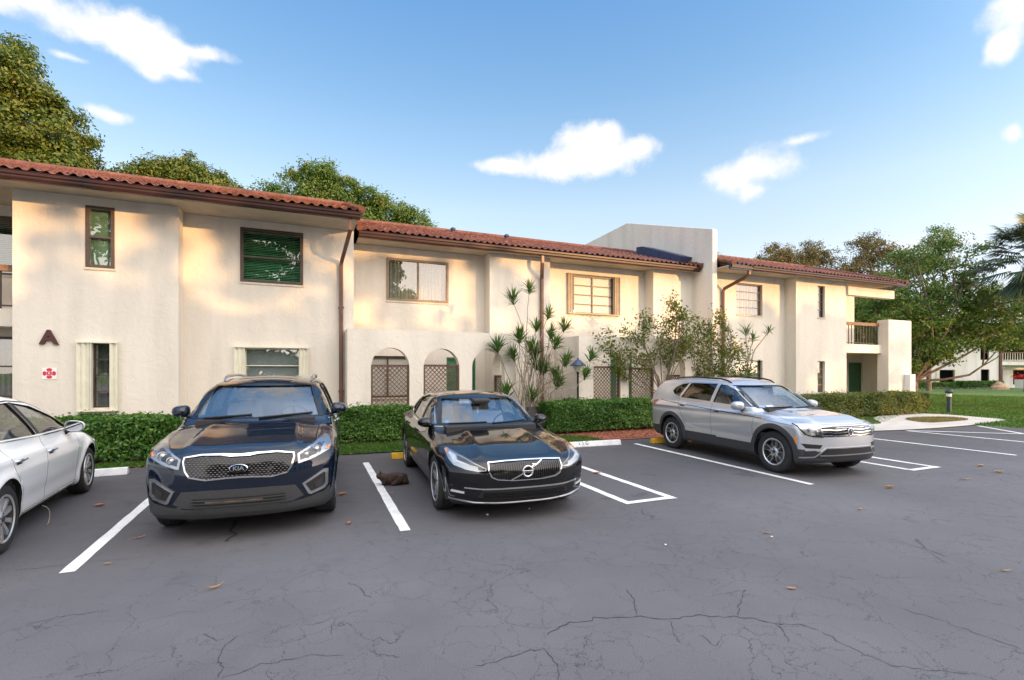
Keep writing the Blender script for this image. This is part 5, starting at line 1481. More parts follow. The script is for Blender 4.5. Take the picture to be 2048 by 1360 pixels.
    c.line('splitter', M['satin'], [(-.84,.27),(-.60,.235),(-.3,.228),(.3,.228),(.60,.235),(.84,.27)], 'x', 1, w=.008, off=.012)
    for (a, z0, b_, z1) in ((-.58,.985,-.05,1.0),(.03,.985,.58,1.0)): c.line('wiper', M['car_black'], [(a,z0),(b_,z1)], 'x', 1, w=.010, off=.014)
    b = MB(); b.box(.30,.44,-.14,.14,1.245,1.32); b.build('rear_view_mirror', M['dash'], ro, bevel=.03)
    b = MB(); b.box(.26,.27,-.035,-.005,1.08,1.17); b.build('hanging_tag', M['white_card'], ro, bevel=.004)
    c.patch('windscreen_tag', M['tag_blue'], [(-.62,1.01),(-.54,1.01),(-.54,1.04),(-.62,1.04)], 'x', 1, off=-.02, grid=.1, thick=0)
    for x in (1.47,-1.47):
        for sd in (1,-1): wheel(ro, x, sd, .80, .345, .235, .245, 'wide', 5)
    return c
C2 = black_sedan()

# =========== silver crossover
def silver_crossover():
    P = dict(xa=1.40, ra=.42, rt=.355, rw=.405, flare=.020,
      hood=[(2.25,.68),(2.10,.84),(1.97,.905),(1.72,.965),(1.4,1.008),(1.1,1.035),(.8,1.045),(0,1.06),(-1.2,1.11),(-1.9,1.10),(-2.3,1.06),(-2.45,.95)],
      plan=[(2.4,.82),(2.1,.870),(1.7,.905),(1.3,.918),(0,.910),(-1.4,.918),(-2.0,.89),(-2.45,.78)],
      section=[(.10,.86),(.25,.94),(.42,.97),(.60,.985),(.80,1.0),(.92,.995),(1.02,.965),(1.15,.93),(1.7,.85)],
      green=[(1.6,.80),(1.2,1.01),(.9,1.185),(.55,1.38),(.30,1.495),(.05,1.56),(-.4,1.605),(-.9,1.615),(-1.5,1.598),(-1.95,1.565),(-2.17,1.47),(-2.36,1.12),(-2.45,.85)],
      gside=[(.95,.865),(1.05,.845),(1.2,.80),(1.4,.715),(1.5,.665),(1.65,.56)], gplan=[(1.4,.95),(.9,1.0),(-1.2,1.0),(-1.9,.95),(-2.4,.86)],
      nose=[(.10,1.96),(.2,2.06),(.32,2.11),(.50,2.12),(.66,2.115),(.80,2.09),(.87,2.03),(.95,1.87),(1.1,1.52)],
      tail=[(.2,-2.22),(.4,-2.38),(.7,-2.42),(1.0,-2.38),(1.2,-2.28),(1.6,-2.1)], bottom=[(-2.4,.36),(-2.0,.26),(0,.235),(1.8,.24),(2.4,.25)],
      bow=.27, bowp=3.2, rbow=.20, gbase=.96, hoodcrown=.035, shoulder=.035, ridge=(.44,.06,.024), rs=.065, rn=.045, rr=.075, kg=.028, gbow=.15,
      crease=[(.968,-.014,.022),(.90,.014,.04),(.55,.008,.06)],
      cabin=(-2.05,1.12), wind=([(-.715,1.065),(.715,1.065),(.60,1.455),(-.60,1.455)],.0,1.7), rearwin=([(-.54,1.16),(.54,1.16),(.46,1.44),(-.46,1.44)],-2.6,-1.8),
      sidewin=[[(.88,1.075),(.44,1.345),(.10,1.455),(-.08,1.475),(-.14,1.115)],[(-.23,1.125),(-.17,1.48),(-.90,1.48),(-.98,1.475),(-1.17,1.165)],[(-1.24,1.175),(-1.05,1.475),(-1.25,1.45),(-1.45,1.37),(-1.52,1.29),(-1.45,1.23)]],
      clad=lambda x: np.interp(x, [-2.5,-1.9,-1.2,1.2,1.75,1.8,2.1,2.4],[.50,.50,.47,.44,.47,.47,.44,.36]), dash=1.08)
    ro = empty('parked_car', (8.36, 7.34, 0), 'silver crossover with black roof rails and dark privacy glass in its rear side windows', 'car', rz=R(-94.7))
    ro.scale = (1, .955, 1)
    c = Car(P); c.make(ro, M['paint_silver'])
    glass_set(c, P, dark_from=1)
    cabin_parts(ro, P, M['leather_grey'], .37, xs=.0, zs=.56, wheel_x=.52, wheel_z=1.03, rear_x=-.95)
    common(c, P, M['paint_silver'], M['paint_silver'], [(.03,.975),(-1.03,1.025)],
      [[(.96,.47),(.95,.75),(1.0,1.0)],[(-.13,.48),(-.13,.8),(-.15,1.10)],[(-.90,.55),(-1.0,.75),(-1.2,1.05),(-1.22,1.15)],[(1.12,.90),(1.6,.855),(1.9,.83)]],
      [[(1.18,.77),(1.5,.79),(1.78,.76),(1.92,.66),(2.01,.45),(2.04,.2),(2.045,0)],[(1.18,-.77),(1.5,-.79),(1.78,-.76),(1.92,-.66),(2.01,-.45),(2.04,-.2),(2.045,0)]],
      (.66,.83,1.075,(.225,.165)), M['paint_silver'], dlo=[(.86,1.05),(.45,1.065),(-.15,1.10),(-1.17,1.148),(-1.45,1.205),(-1.545,1.29),(-1.46,1.385),(-1.25,1.468),(-1.0,1.495),(-.1,1.495),c.apillar(1.46),c.apillar(1.36),c.apillar(1.22),c.apillar(1.10)], dlo_m='satin', dlo_w=.008)
    # dark line along the sides below the windows, door cladding already in the body
    for sd in (1,-1):
        c.line('side_moulding', M['car_black'], [(1.14,.905),(.5,.938),(-.2,.975),(-1.2,1.03),(-1.95,1.08)], 'y', sd, w=.009, off=.0015)
        for wx in (1.40,-1.40):
            pts = []
            for i in range(25):
                t = R(-14 + 208*i/24); pts.append((wx + .447*math.cos(t), .355 + .447*math.sin(t)))
            ppts = [(wx + .407*math.cos(R(-10+200*i/24)), .355 + .407*math.sin(R(-10+200*i/24))) for i in range(25)]
            oo = [(wx + .490*math.cos(R(-14+208*i/24)), .355 + .485*math.sin(R(-14+208*i/24))) for i in range(25)]
            c.patch('arch_trim', M['car_trim'], [p for p in oo] + ppts[::-1], 'y', sd, off=.012, grid=.06, thick=.018)
        c.patch('side_marker', M['amber'], [(1.80,.555),(1.83,.675),(1.865,.665),(1.85,.545)], 'y', sd, off=.006, grid=.05, thick=.008)
        c.patch('tail_light', M['red_lens'], [(-2.26,.93),(-2.27,1.05),(-2.0,1.07),(-2.06,.95)], 'y', sd, off=.006, grid=.05, thick=.008)
        b = MB(); pts = [c.top(x, y*sd, u) for (x,y,u) in ((.10,.56,.0),(.0,.565,.03),(-.2,.57,.042),(-.9,.57,.045),(-1.4,.56,.042),(-1.58,.55,.03),(-1.68,.545,0))]
        b.tube(pts, [.012,.017,.018,.018,.018,.017,.012], 8); b.build('roof_rail', M['car_gloss'], ro, smooth=50)
    outer = [(-.66,.668),(-.55,.815),(.55,.815),(.66,.668),(.50,.662),(-.50,.662)]
    gr = c.patch('grille', M['car_gloss'], [(-.60,.672),(-.56,.832),(.56,.832),(.60,.672)][::-1], 'x', 1, off=.003, grid=.06, thick=.004)
    for z in (.695,.740,.785):
        c.line('grille_bar', M['chrome'], [(-.57,z),(-.40,z),(-.36,z-.008),(-.2,z-.008),(-.16,z),(.16,z),(.2,z-.008),(.36,z-.008),(.40,z),(.57,z)], 'x', 1, w=.0065, off=.012, parent=gr)
    c.line('grille_trim', M['chrome'], [(-.56,.824),(-.3,.834),(.3,.834),(.56,.824)], 'x', 1, w=.006, off=.010, parent=gr)
    e = MB(); xe = 2.128
    e.tube([(xe,.060*math.cos(2*PI*i/32),.745+.060*math.sin(2*PI*i/32)) for i in range(33)], .0075, 8, cap=False)
    em = e.build('emblem', M['chrome'], ro, smooth=60)
    b = MB(); b.lathe([(.058,-.012),(.058,-.002),(0,-.002)], 28, axis='x', c=(xe,0,.745)); b.build('emblem_disc', M['car_gloss'], em)
    b = MB()
    for pts in ([(-.026,.799),(0,.752),(.026,.799)], [(-.052,.775),(-.022,.694),(0,.735),(.022,.694),(.052,.775)]):
        b.tube([(xe+.003, p[0], p[1]) for p in pts], .0062, 6)
    b.build('emblem_letters', M['chrome'], em, smooth=50)
    def lamps(sd):
        f = (lambda q: q) if sd > 0 else mirrored
        poly = [(.545,.672),(.555,.825),(.66,.838),(.80,.875),(.862,.870),(.855,.80),(.80,.715),(.70,.680)]
        hl = c.patch('headlight', M['lamp_in'], f(poly), 'x', 1, off=.003, grid=.04, thick=.004)
        c.patch('headlight_bezel', M['lamp_dark'], f([(.55,.68),(.56,.80),(.62,.80),(.66,.70),(.72,.695),(.70,.682)]), 'x', 1, off=.006, grid=.04, thick=.003, parent=hl)
        for (y, z, r) in ((.63,.755,.038),(.735,.785,.034)):
            h = c.bvh.ray_cast(Vector((3.2,sd*y,z)), Vector((-1,0,0)))[0]
            b = MB(); b.lathe([(r,-.01),(r,.012),(r-.006,.014),(r-.010,.004),(r-.02,.008),(0,.020)], 24, axis='x', c=(h.x+.005, sd*y, z)); b.build('projector', M['lamp_in'], hl, smooth=50)
        c.patch('lens', M['lens'], f(poly), 'x', 1, off=.022, grid=.05, thick=.026, parent=hl)
        c.line('lamp_edge', M['car_gloss'], f([(.545,.672),(.70,.680),(.80,.715),(.855,.80),(.862,.870)]), 'x', 1, w=.010, off=.012, parent=hl)
        fi = [(.56,.545),(.60,.485),(.80,.490),(.86,.565)]
        c.patch('air_intake', M['car_black'], f(fi[::-1]), 'x', 1, off=.003, grid=.05, thick=.004)
        c.patch('fog_grille', M['car_trim'], f([(.58,.36),(.66,.455),(.87,.44),(.88,.34)][::-1]), 'x', 1, off=.006, grid=.05, thick=.006)
        for z in (.375,.40,.425): c.line('slat', M['car_black'], f([(.64,z),(.82,z)]), 'x', 1, w=.005, off=.009)
    both(lamps)
    c.line('hood_edge', M['satin'], [(-.56,.842),(.56,.842)], 'x', 1, w=.004, off=.006)
    lg = c.patch('lower_grille', M['car_black'], [(-.68,.345),(-.50,.480),(.50,.480),(.68,.345),(.45,.315),(-.45,.315)][::-1], 'x', 1, off=.004, grid=.06, thick=.006)
    c.line('lower_trim', M['satin'], [(-.86,.335),(-.68,.352),(-.50,.492),(.50,.492),(.68,.352),(.86,.335)], 'x', 1, w=.012, off=.014, parent=lg)
    c.line('slat', M['satin'], [(-.60,.375),(.60,.375)], 'x', 1, w=.010, off=.014, parent=lg)
    mb = MB()
    for r in range(5):
        for k in range(-13, 14):
            y = k*.04 + (.02 if r % 2 else 0); z = .398+r*.017
            if abs(y) > .60-(z-.345)*1.2: continue
            h = c.bvh.ray_cast(Vector((3.2,y,z)), Vector((-1,0,0)))[0]; x = h.x+.012
            mb.add([(x,y-.016,z),(x,y,z-.004),(x,y+.016,z),(x,y,z+.004)], [(0,1,2,3)])
    o = mb.build('grille_mesh', M['car_trim'], lg, recalc=False); o['kind'] = 'stuff'
    for (a, z0, b_, z1) in ((-.60,1.068,-.06,1.085),(.02,1.068,.60,1.085)): c.line('wiper', M['car_black'], [(a,z0),(b_,z1)], 'x', 1, w=.010, off=.014)
    b = MB(); b.box(.34,.46,-.12,.12,1.37,1.44); b.build('rear_view_mirror', M['dash'], ro, bevel=.02)
    c.patch('windscreen_tag', M['tag_blue'], [(-.64,1.09),(-.56,1.09),(-.56,1.12),(-.64,1.12)], 'x', 1, off=-.02, grid=.1, thick=0)
    c.patch('windscreen_card', M['white_card'], [(-.52,1.09),(-.40,1.09),(-.40,1.13),(-.52,1.13)], 'x', 1, off=-.02, grid=.1, thick=0)
    for x in (1.40,-1.40):
        for sd in (1,-1): wheel(ro, x, sd, .785, .355, .225, .228, 'pair', 5)
    return c
C3 = silver_crossover()

# =========== white sedan, nose to the hedge
def white_sedan():
    P = dict(xa=1.35, ra=.38, rt=.325, rw=.375, flare=.020,
      hood=[(2.35,.52),(2.22,.66),(2.05,.76),(1.7,.86),(1.3,.925),(1.0,.955),(.6,.965),(0,.975),(-1.2,1.01),(-1.9,1.02),(-2.2,.99),(-2.45,.86)],
      plan=[(2.35,.72),(2.0,.815),(1.7,.855),(1.3,.875),(0,.875),(-1.4,.88),(-2.0,.85),(-2.5,.72)],
      section=[(.10,.86),(.22,.935),(.40,.97),(.58,.99),(.72,1.0),(.86,.985),(.96,.955),(1.1,.92),(1.5,.85)],
      green=[(1.6,.76),(1.2,.955),(.9,1.09),(.5,1.27),(.15,1.40),(-.15,1.465),(-.5,1.495),(-.9,1.485),(-1.3,1.415),(-1.7,1.27),(-2.0,1.10),(-2.4,.85)],
      gside=[(.9,.815),(1.0,.795),(1.15,.74),(1.3,.665),(1.4,.61),(1.55,.50)], gplan=[(1.3,.95),(.7,1.0),(-.9,1.0),(-1.6,.94),(-2.2,.84)],
      nose=[(.10,2.02),(.2,2.14),(.32,2.20),(.5,2.21),(.62,2.18),(.72,2.08),(.9,1.7)],
      tail=[(.2,-2.25),(.4,-2.40),(.7,-2.44),(.95,-2.40),(1.1,-2.3)], bottom=[(-2.5,.32),(-1.8,.23),(0,.20),(1.8,.19),(2.3,.2)],
      bow=.44, bowp=2.5, rbow=.26, gbase=.88, hoodcrown=.05, shoulder=.05, ridge=None, rs=.11, rn=.08, rr=.10, kg=.04, gbow=.16,
      crease=[(.86,-.006,.04),(.78,.006,.06),(.40,.008,.08)],
      cabin=(-1.75,1.08), wind=([(-.66,1.0),(.66,1.0),(.55,1.385),(-.55,1.385)],.0,1.7), rearwin=([(-.50,1.12),(.50,1.12),(.44,1.36),(-.44,1.36)],-2.3,-1.2),
      sidewin=[[(.72,1.005),(.42,1.155),(-.05,1.325),(-.45,1.385),(-.25,1.015)],[(-.34,1.018),(-.55,1.392),(-.85,1.385),(-1.15,1.30),(-1.28,1.055)],[(-1.34,1.065),(-1.22,1.28),(-1.42,1.20),(-1.60,1.09)]],
      dash=1.01, floor=.42)
    ro = empty('parked_car', (-3.60, 7.44, 0), 'white sedan parked nose in to the hedge beside the dark blue crossover', 'car', rz=R(95.0))
    c = Car(P); c.make(ro, M['paint_white'])
    glass_set(c, P)
    cabin_parts(ro, P, M['leather_grey'], .35, xs=-.05, zs=.44, wheel_x=.48, wheel_z=.94, rear_x=-.90)
    common(c, P, M['paint_white'], M['chrome'], [(-.14,.815),(-1.04,.835)],
      [[(.86,.28),(.84,.6),(.92,.93)],[(-.26,.27),(-.28,.7),(-.28,1.0)],[(-1.02,.42),(-1.10,.65),(-1.24,.95),(-1.26,1.03)],[(.88,.275),(-.95,.275)]],
      [[(1.2,.70),(1.6,.70),(1.95,.60),(2.1,.40)],[(1.2,-.70),(1.6,-.70),(1.95,-.60),(2.1,-.40)]],
      (.56,.79,1.0,(.21,.15)), M['paint_white'], dlo=[(.80,.985),(.3,.985),(-.3,.995),(-1.28,1.035),(-1.62,1.075)], dlo_m='chrome', dlo_w=.008)
    for sd in (1,-1):
        c.line('window_seal', M['car_black'], [(-1.64,1.085),(-1.45,1.21),(-1.2,1.31),(-.88,1.402),(-.5,1.408),c.apillar(1.36),c.apillar(1.25),c.apillar(1.12),c.apillar(1.03)], 'y', sd, w=.010, off=.003)
        c.patch('door_pillar', M['car_black'], [(-.245,1.02),(-.33,1.02),(-.545,1.39),(-.455,1.388)], 'y', sd, off=.003, grid=.08, thick=.004)
        c.patch('fuel_flap', M['paint_white'], [(-1.72,.80),(-1.55,.80),(-1.54,.94),(-1.71,.94)], 'y', sd, off=.002, grid=.06, thick=.002) if sd < 0 else None
        c.line('sill_moulding', M['chrome'], [(.80,.255),(-.90,.262)], 'y', sd, w=.006, off=.006)
        c.patch('headlight', M['lamp_in'], [(1.72,.74),(1.95,.70),(2.02,.62),(1.9,.63),(1.7,.70)], 'y', sd, off=.005, grid=.05, thick=.006)
        c.patch('tail_light', M['red_lens'], [(-2.25,.80),(-2.25,.97),(-1.95,.96),(-2.0,.86)], 'y', sd, off=.005, grid=.05, thick=.006)
    c.patch('grille', M['car_gloss'], [(-.40,.46),(-.45,.60),(.45,.60),(.40,.46)][::-1], 'x', 1, off=.003, grid=.06, thick=.004)
    for x in (1.35,-1.35):
        for sd in (1,-1): wheel(ro, x, sd, .765, .325, .205, .225, 'wide' if False else 'five', 5 if False else 10)
    b = MB(); b.tube([(-.35,-.845,.21),(-.355,-.875,.20),(-.365,-.90,.175),(-.38,-.915,.135),(-.395,-.92,.09),(-.41,-.918,.05),(-.43,-.915,.022),(-.46,-.91,.010)], .0042, 6); b.build('loose_wire', M['bark_pale'], ro, smooth=60)
    return c
C4 = white_sedan()
FRAME['local'] = False
# ------------------------------------------------------------------ vegetation
M['leaf_ficus'] = leaf_mat('ficus_leaf', [(.045,.085,.012),(.080,.135,.018),(.14,.185,.026),(.24,.22,.042)], .30)
M['leaf_oak'] = leaf_mat('oak_leaf', [(.034,.088,.015),(.062,.145,.022),(.12,.20,.034),(.22,.23,.045)], .35)
M['leaf_olive'] = leaf_mat('olive_leaf', [(.05,.055,.020),(.10,.095,.030),(.17,.14,.04),(.24,.18,.06)], .35)
M['leaf_hedge'] = leaf_mat('hedge_leaf', [(.026,.085,.015),(.055,.16,.026),(.10,.225,.038),(.20,.30,.06)], .30, .35)
M['leaf_hedge2'] = leaf_mat('yellow_green_hedge_leaf', [(.035,.075,.014),(.075,.125,.022),(.15,.18,.035),(.27,.24,.05)], .30, .35)  # yellower set of the hedge leaf colours
M['leaf_shrub'] = leaf_mat('shrub_leaf', [(.045,.090,.015),(.085,.150,.020),(.15,.195,.030),(.27,.16,.045)], .35)
M['leaf_strap'] = leaf_mat('strap_leaf', [(.030,.085,.018),(.055,.145,.026),(.10,.20,.04),(.20,.22,.07)], .30)
M['leaf_palm'] = leaf_mat('palm_leaf', [(.020,.050,.030),(.045,.085,.045),(.085,.115,.055),(.19,.16,.06)], .25)
M['withered'] = leaf_mat('withered_leaf', [(.16,.13,.10),(.28,.23,.17),(.38,.32,.24)], .2)
M['grass'] = leaf_mat('grass_blade', [(.025,.075,.010),(.05,.13,.015),(.09,.19,.025),(.16,.21,.05)], .35)
M['dry_grass'] = leaf_mat('dry_grass', [(.14,.13,.04),(.22,.20,.07),(.30,.25,.10)], .3)
M['twig'] = mat('twig', (.10,.07,.05), .9)
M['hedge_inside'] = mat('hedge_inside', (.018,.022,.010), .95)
M['dry_leaf'] = leaf_mat('dry_leaf', [(.30,.14,.05),(.42,.22,.09),(.50,.30,.14)], .15)
M['dry_red'] = leaf_mat('dry_red_leaf', [(.25,.09,.05),(.38,.15,.08),(.45,.24,.14)], .15)

def leaf_mesh(C, Nrm, size, ratio, rg, fold=.25):
    """leaf-shaped quads at C facing Nrm with random spin"""
    n = len(C)
    t = rg.normal(size=(n,3)); t -= (t*Nrm).sum(1)[:,None]*Nrm; t /= np.linalg.norm(t, axis=1)[:,None]+1e-9
    b = np.cross(Nrm, t)
    L = (size*rg.uniform(.65,1.3,n))[:,None]; Wd = L*ratio
    V = np.empty((n,4,3))
    V[:,0] = C - t*L*.5; V[:,2] = C + t*L*.5 - Nrm*L*.12
    V[:,1] = C + b*Wd*.5 + Nrm*Wd*fold; V[:,3] = C - b*Wd*.5 + Nrm*Wd*fold
    F = np.arange(n*4).reshape(n,4)
    return V.reshape(-1,3), F
def unit(rg, n):
    v = rg.normal(size=(n,3)); return v/np.linalg.norm(v, axis=1)[:,None]
def clumped(rg, blobs, clumps_per, leaves_per, clump_r, size, ratio, up=.35, flat=.75, shell=.55):
    """crown: blobs (cx,cy,cz,rx,ry,rz) hold clumps, clumps hold leaves"""
    Cs = []; Ns = []
    for bl in blobs:
        c = np.array(bl[:3]); r = np.array(bl[3:6])
        k = max(3, int(clumps_per*(r[0]*r[1]*r[2])**(2/3.)))
        d = unit(rg, k); rad = rg.uniform(shell**3, 1, k)**(1/3.)
        cc = c + d*r*rad[:,None]
        m = rg.integers(int(leaves_per*.5), int(leaves_per*1.5)+1, k)
        rep = np.repeat(np.arange(k), m); cr = (clump_r*rg.uniform(.6,1.3,k))[rep]
        off = np.clip(rg.normal(size=(len(rep),3))*.5, -.9, .9); off[:,2] *= flat
        P = cc[rep] + off*cr[:,None]
        nn = off*.7 + d[rep]*.5 + unit(rg, len(rep))*.8 + np.array([0,0,up]); nn /= np.linalg.norm(nn, axis=1)[:,None]
        Cs.append(P); Ns.append(nn)
    C = np.concatenate(Cs); N_ = np.concatenate(Ns)
    return leaf_mesh(C, N_, size, ratio, rg), None
def limb(b, a, c, r0, r1, rg, bend=.12, n=5, sides=7):
    a = np.array(a, float); c = np.array(c, float); L = np.linalg.norm(c-a)
    o = rg.normal(size=3)*bend*L; pts = []
    for i in range(n+1):
        t = i/n; pts.append(tuple(a + (c-a)*t + o*math.sin(PI*t) + np.array([0,0,.08*L*math.sin(PI*t)])))
    b.tube(pts, [r0 + (r1-r0)*i/n for i in range(n+1)], sides, cap=True)
    return pts
def tree(name, loc, label, group, blobs, leafm, barkm='bark', trunk_h=3.0, tr=.3, seed=1, clumps=14, leaves=34, cr=.55, size=.2, ratio=.5, stems=1, limbs=True, flat=.75, shell=.55, lr=.5):
    rg = np.random.default_rng(seed)
    root = empty(name, loc, label, 'tree', group)
    (V, F), _ = clumped(rg, blobs, clumps, leaves, cr, size, ratio, flat=flat, shell=shell)
    np_mesh('crown', V, F, M[leafm], root)
    b = MB()
    for s_ in range(stems):
        a = 2*PI*s_/stems + seed; sp = .25 if stems > 1 else 0
        top = (math.cos(a)*sp*2, math.sin(a)*sp*2, trunk_h)
        b.tube([(math.cos(a)*sp*.4, math.sin(a)*sp*.4, -.1),(math.cos(a)*sp*.5, math.sin(a)*sp*.5, .15),(math.cos(a)*sp, math.sin(a)*sp, trunk_h*.5), top], [tr*1.35, tr, tr*.85, tr*.7], 10)
        if limbs:
            for i, bl in enumerate(blobs):
                if i % stems == s_:
                    tgt = (bl[0]*.85, bl[1]*.85, bl[2]+bl[5]*.25)
                    p = limb(b, top, tgt, tr*lr, tr*.10, rg)
                    for q in range(3):
                        d = unit(rg, 1)[0]*np.array(bl[3:6])*.8
                        limb(b, p[3], (bl[0]+d[0], bl[1]+d[1], bl[2]+d[2]), tr*.16, tr*.03, rg, n=3, sides=5)
    tk = b.build('trunk', M[barkm], root, smooth=60)
    return root
FRAME['local'] = True
def rblobs(rg, n, R_, H, z0, r, top_bias=.0):
    """blobs spread over a dome of radius R_ and height H above z0"""
    out = []
    for i in range(n):
        a = rg.uniform(0, 2*PI); q = rg.uniform(0,1)**.5; z = rg.uniform(.05,1)
        lim = math.sqrt(max(.05, 1-(z*.92)**2)); rr_ = r*rg.uniform(.7,1.25)
        out.append((math.cos(a)*q*R_*lim, math.sin(a)*q*R_*lim, z0+z*H, rr_, rr_, rr_*.75))
    return out
rg0 = np.random.default_rng(11)
GB = 'trees rising behind the building'
# tall dense tree at the left end: outline measured from its lean, blobs stacked
tree('ficus_tree', (-12.0,27.3,0), 'tallest dense tree behind the left end of the building, crown lit gold', GB,
     [(-2.0,0,10.2,3.2,3,3),(.2,-.5,13.5,2.0,2,1.9),(-1.6,.2,14.2,2.2,2,1.7),(-.4,.2,14.6,1.3,1.2,1.0),(1.6,-.3,11.9,1.9,2,2.0),(2.5,0,9.9,1.8,2.2,1.8),(.6,-.6,8.6,2.6,2.4,2.2),(3.9,0,9.0,1.3,1.5,1.2),(-4.4,0,12.4,2.6,2.4,2.4),(-3.6,.1,8.2,3,2.6,2.4),(4.8,.2,8.0,1.4,1.4,1.1),(3.2,0,7.6,1.8,1.6,1.3)],
     'leaf_ficus', seed=3, tr=.5, trunk_h=4.2, clumps=28, leaves=150, cr=.50, size=.155, ratio=.48)
tree('ficus_tree', (-5.6,28.6,0), 'round topped tree behind the roof between the tallest tree and the leafier one', GB,
     [(-2.6,0,9.6,1.5,1.6,1.3),(-1.0,0,10.4,1.7,1.6,1.4),(.4,.2,11.2,1.5,1.4,1.3),(1.7,0,10.2,1.5,1.5,1.2),(2.8,.2,9.6,1.5,1.4,1.1),(4.0,.1,9.2,1.4,1.3,1.0),(-.2,-.2,10.9,1.4,1.3,1.1),(1.2,0,10.9,1.2,1.2,.9),(-1.8,-.2,10.3,1.2,1.2,.9),(0,0,8.6,2.6,2,1.6),(-2.2,.4,8.2,2,2,1.4),(2.4,0,8.3,2,2,1.3),(-3.6,0,9.0,.9,.9,.7)],
     'leaf_ficus', seed=5, tr=.34, trunk_h=4.5, clumps=36, leaves=110, cr=.44, size=.15, ratio=.48, shell=.45)
tree('ficus_tree', (2.2,28.0,0), 'wide leafy tree behind the roof whose crown slopes down to the right', GB,
     [(-3.6,0,10.3,1.2,1.2,.9),(-1.9,0,11.3,1.5,1.4,1.3),(-1.3,.1,12.2,1.0,1.0,.75),(-.4,0,11.0,1.4,1.4,1.3),(1.0,.2,11.0,1.4,1.4,1.1),(2.1,0,10.4,1.5,1.4,1.1),(3.3,0,9.9,1.4,1.3,1.0),(4.4,.1,9.3,1.2,1.2,.8),(5.5,0,8.9,1.1,1.0,.7),(6.5,-.2,8.5,.9,.9,.6),(0,0,9.0,3,2.4,1.6),(-3,0,8.8,2.2,2,1.5),(3.4,0,8.4,2.2,2,1.1)],
     'leaf_oak', seed=8, tr=.34, trunk_h=4.5, clumps=31, leaves=110, cr=.44, size=.15, ratio=.48, shell=.45)

# big spreading tree at the right end
tree('shade_tree', (29.0,15.3,0), 'low forked shade tree at the right end, its leafy limbs reaching over the lawn', 'trees by the lawn',
     [(-1.9,.4,3.0,1.0,1.0,1.0),(-1.4,.4,4.6,1.5,1.3,1.3),(-2.0,.8,6.0,1.3,1.2,1.0),(0,0,5.4,1.7,1.6,1.3),(-.2,.2,7.4,1.2,1.1,.9),(1.6,-.5,5.0,1.7,1.5,1.2),(1.9,-.6,7.0,1.3,1.2,1.2),(1.5,-.5,8.4,.8,.8,.8),(3.0,-1.0,6.0,1.4,1.3,1.2),(3.3,-1.1,7.6,.9,.9,.9),(3.6,-1.3,4.3,1.5,1.3,.9),(4.8,-1.8,5.2,1.3,1.2,1.0),(4.4,-1.6,3.3,1.1,1.0,.6),(2.2,-.8,3.7,1.3,1.1,.7),(5.9,-2.2,4.4,1.2,1.0,.9),(-1.2,.5,2.2,.9,.8,.7),(.1,0,3.9,1.3,1.2,.8),(-.6,.2,1.9,.8,.8,.6),(1.2,-.4,3.2,1.2,1.1,.7),(2.9,-1,4.6,1.3,1.2,.9),(.6,-.3,2.6,.9,.8,.5),(.5,-1.2,3.0,1.1,.7,.8),(1.7,-1.5,3.3,1.2,.7,.7),(-.6,-.9,2.6,.9,.6,.8),(2.8,-1.9,3.4,1.1,.7,.6),(-.3,-.8,3.9,1.2,.8,.9),(1.0,-1.3,4.4,1.3,.8,.9)],
     'leaf_oak', barkm='bark', seed=13, tr=.22, trunk_h=1.25, clumps=21, leaves=44, cr=.46, size=.15, ratio=.5, stems=2, shell=.3, flat=.5, lr=.34)
bgs = [(41,33,14.2,'leaf_olive','thin brownish tree above the roof, leftmost of those behind the balcony',21),(36.5,36,12.6,'leaf_olive','low brownish tree top beyond the tiled roof, just right of the tall fin wall',20),(45.5,33,14.4,'leaf_olive','brownish open crowned tree above the roof, second from the left behind the balcony',22),
       (49.5,30,14.8,'leaf_olive','golden brown tree between the balcony and the forked shade tree',23),(41.5,24,7.4,'leaf_oak','dark green tree seen through the open balcony above its railing',24),(52.5,26.5,14.6,'leaf_oak','tall green tree behind the forked shade tree, beside the fan palm',25),
       (58,22,10.5,'leaf_oak','green tree behind the fan palm in front of the far white building',26)]
for (x, y, h, lm, lab, sd) in bgs:
    rg = np.random.default_rng(sd)
    tree('background_tree', (x,y,0), lab, 'trees far beyond the building', rblobs(rg, 20, 4.0, h*.58, h*.38, 1.3), lm, seed=sd, tr=.2, trunk_h=h*.36, clumps=17, leaves=44, cr=.50, size=.17, ratio=.5, shell=.3)

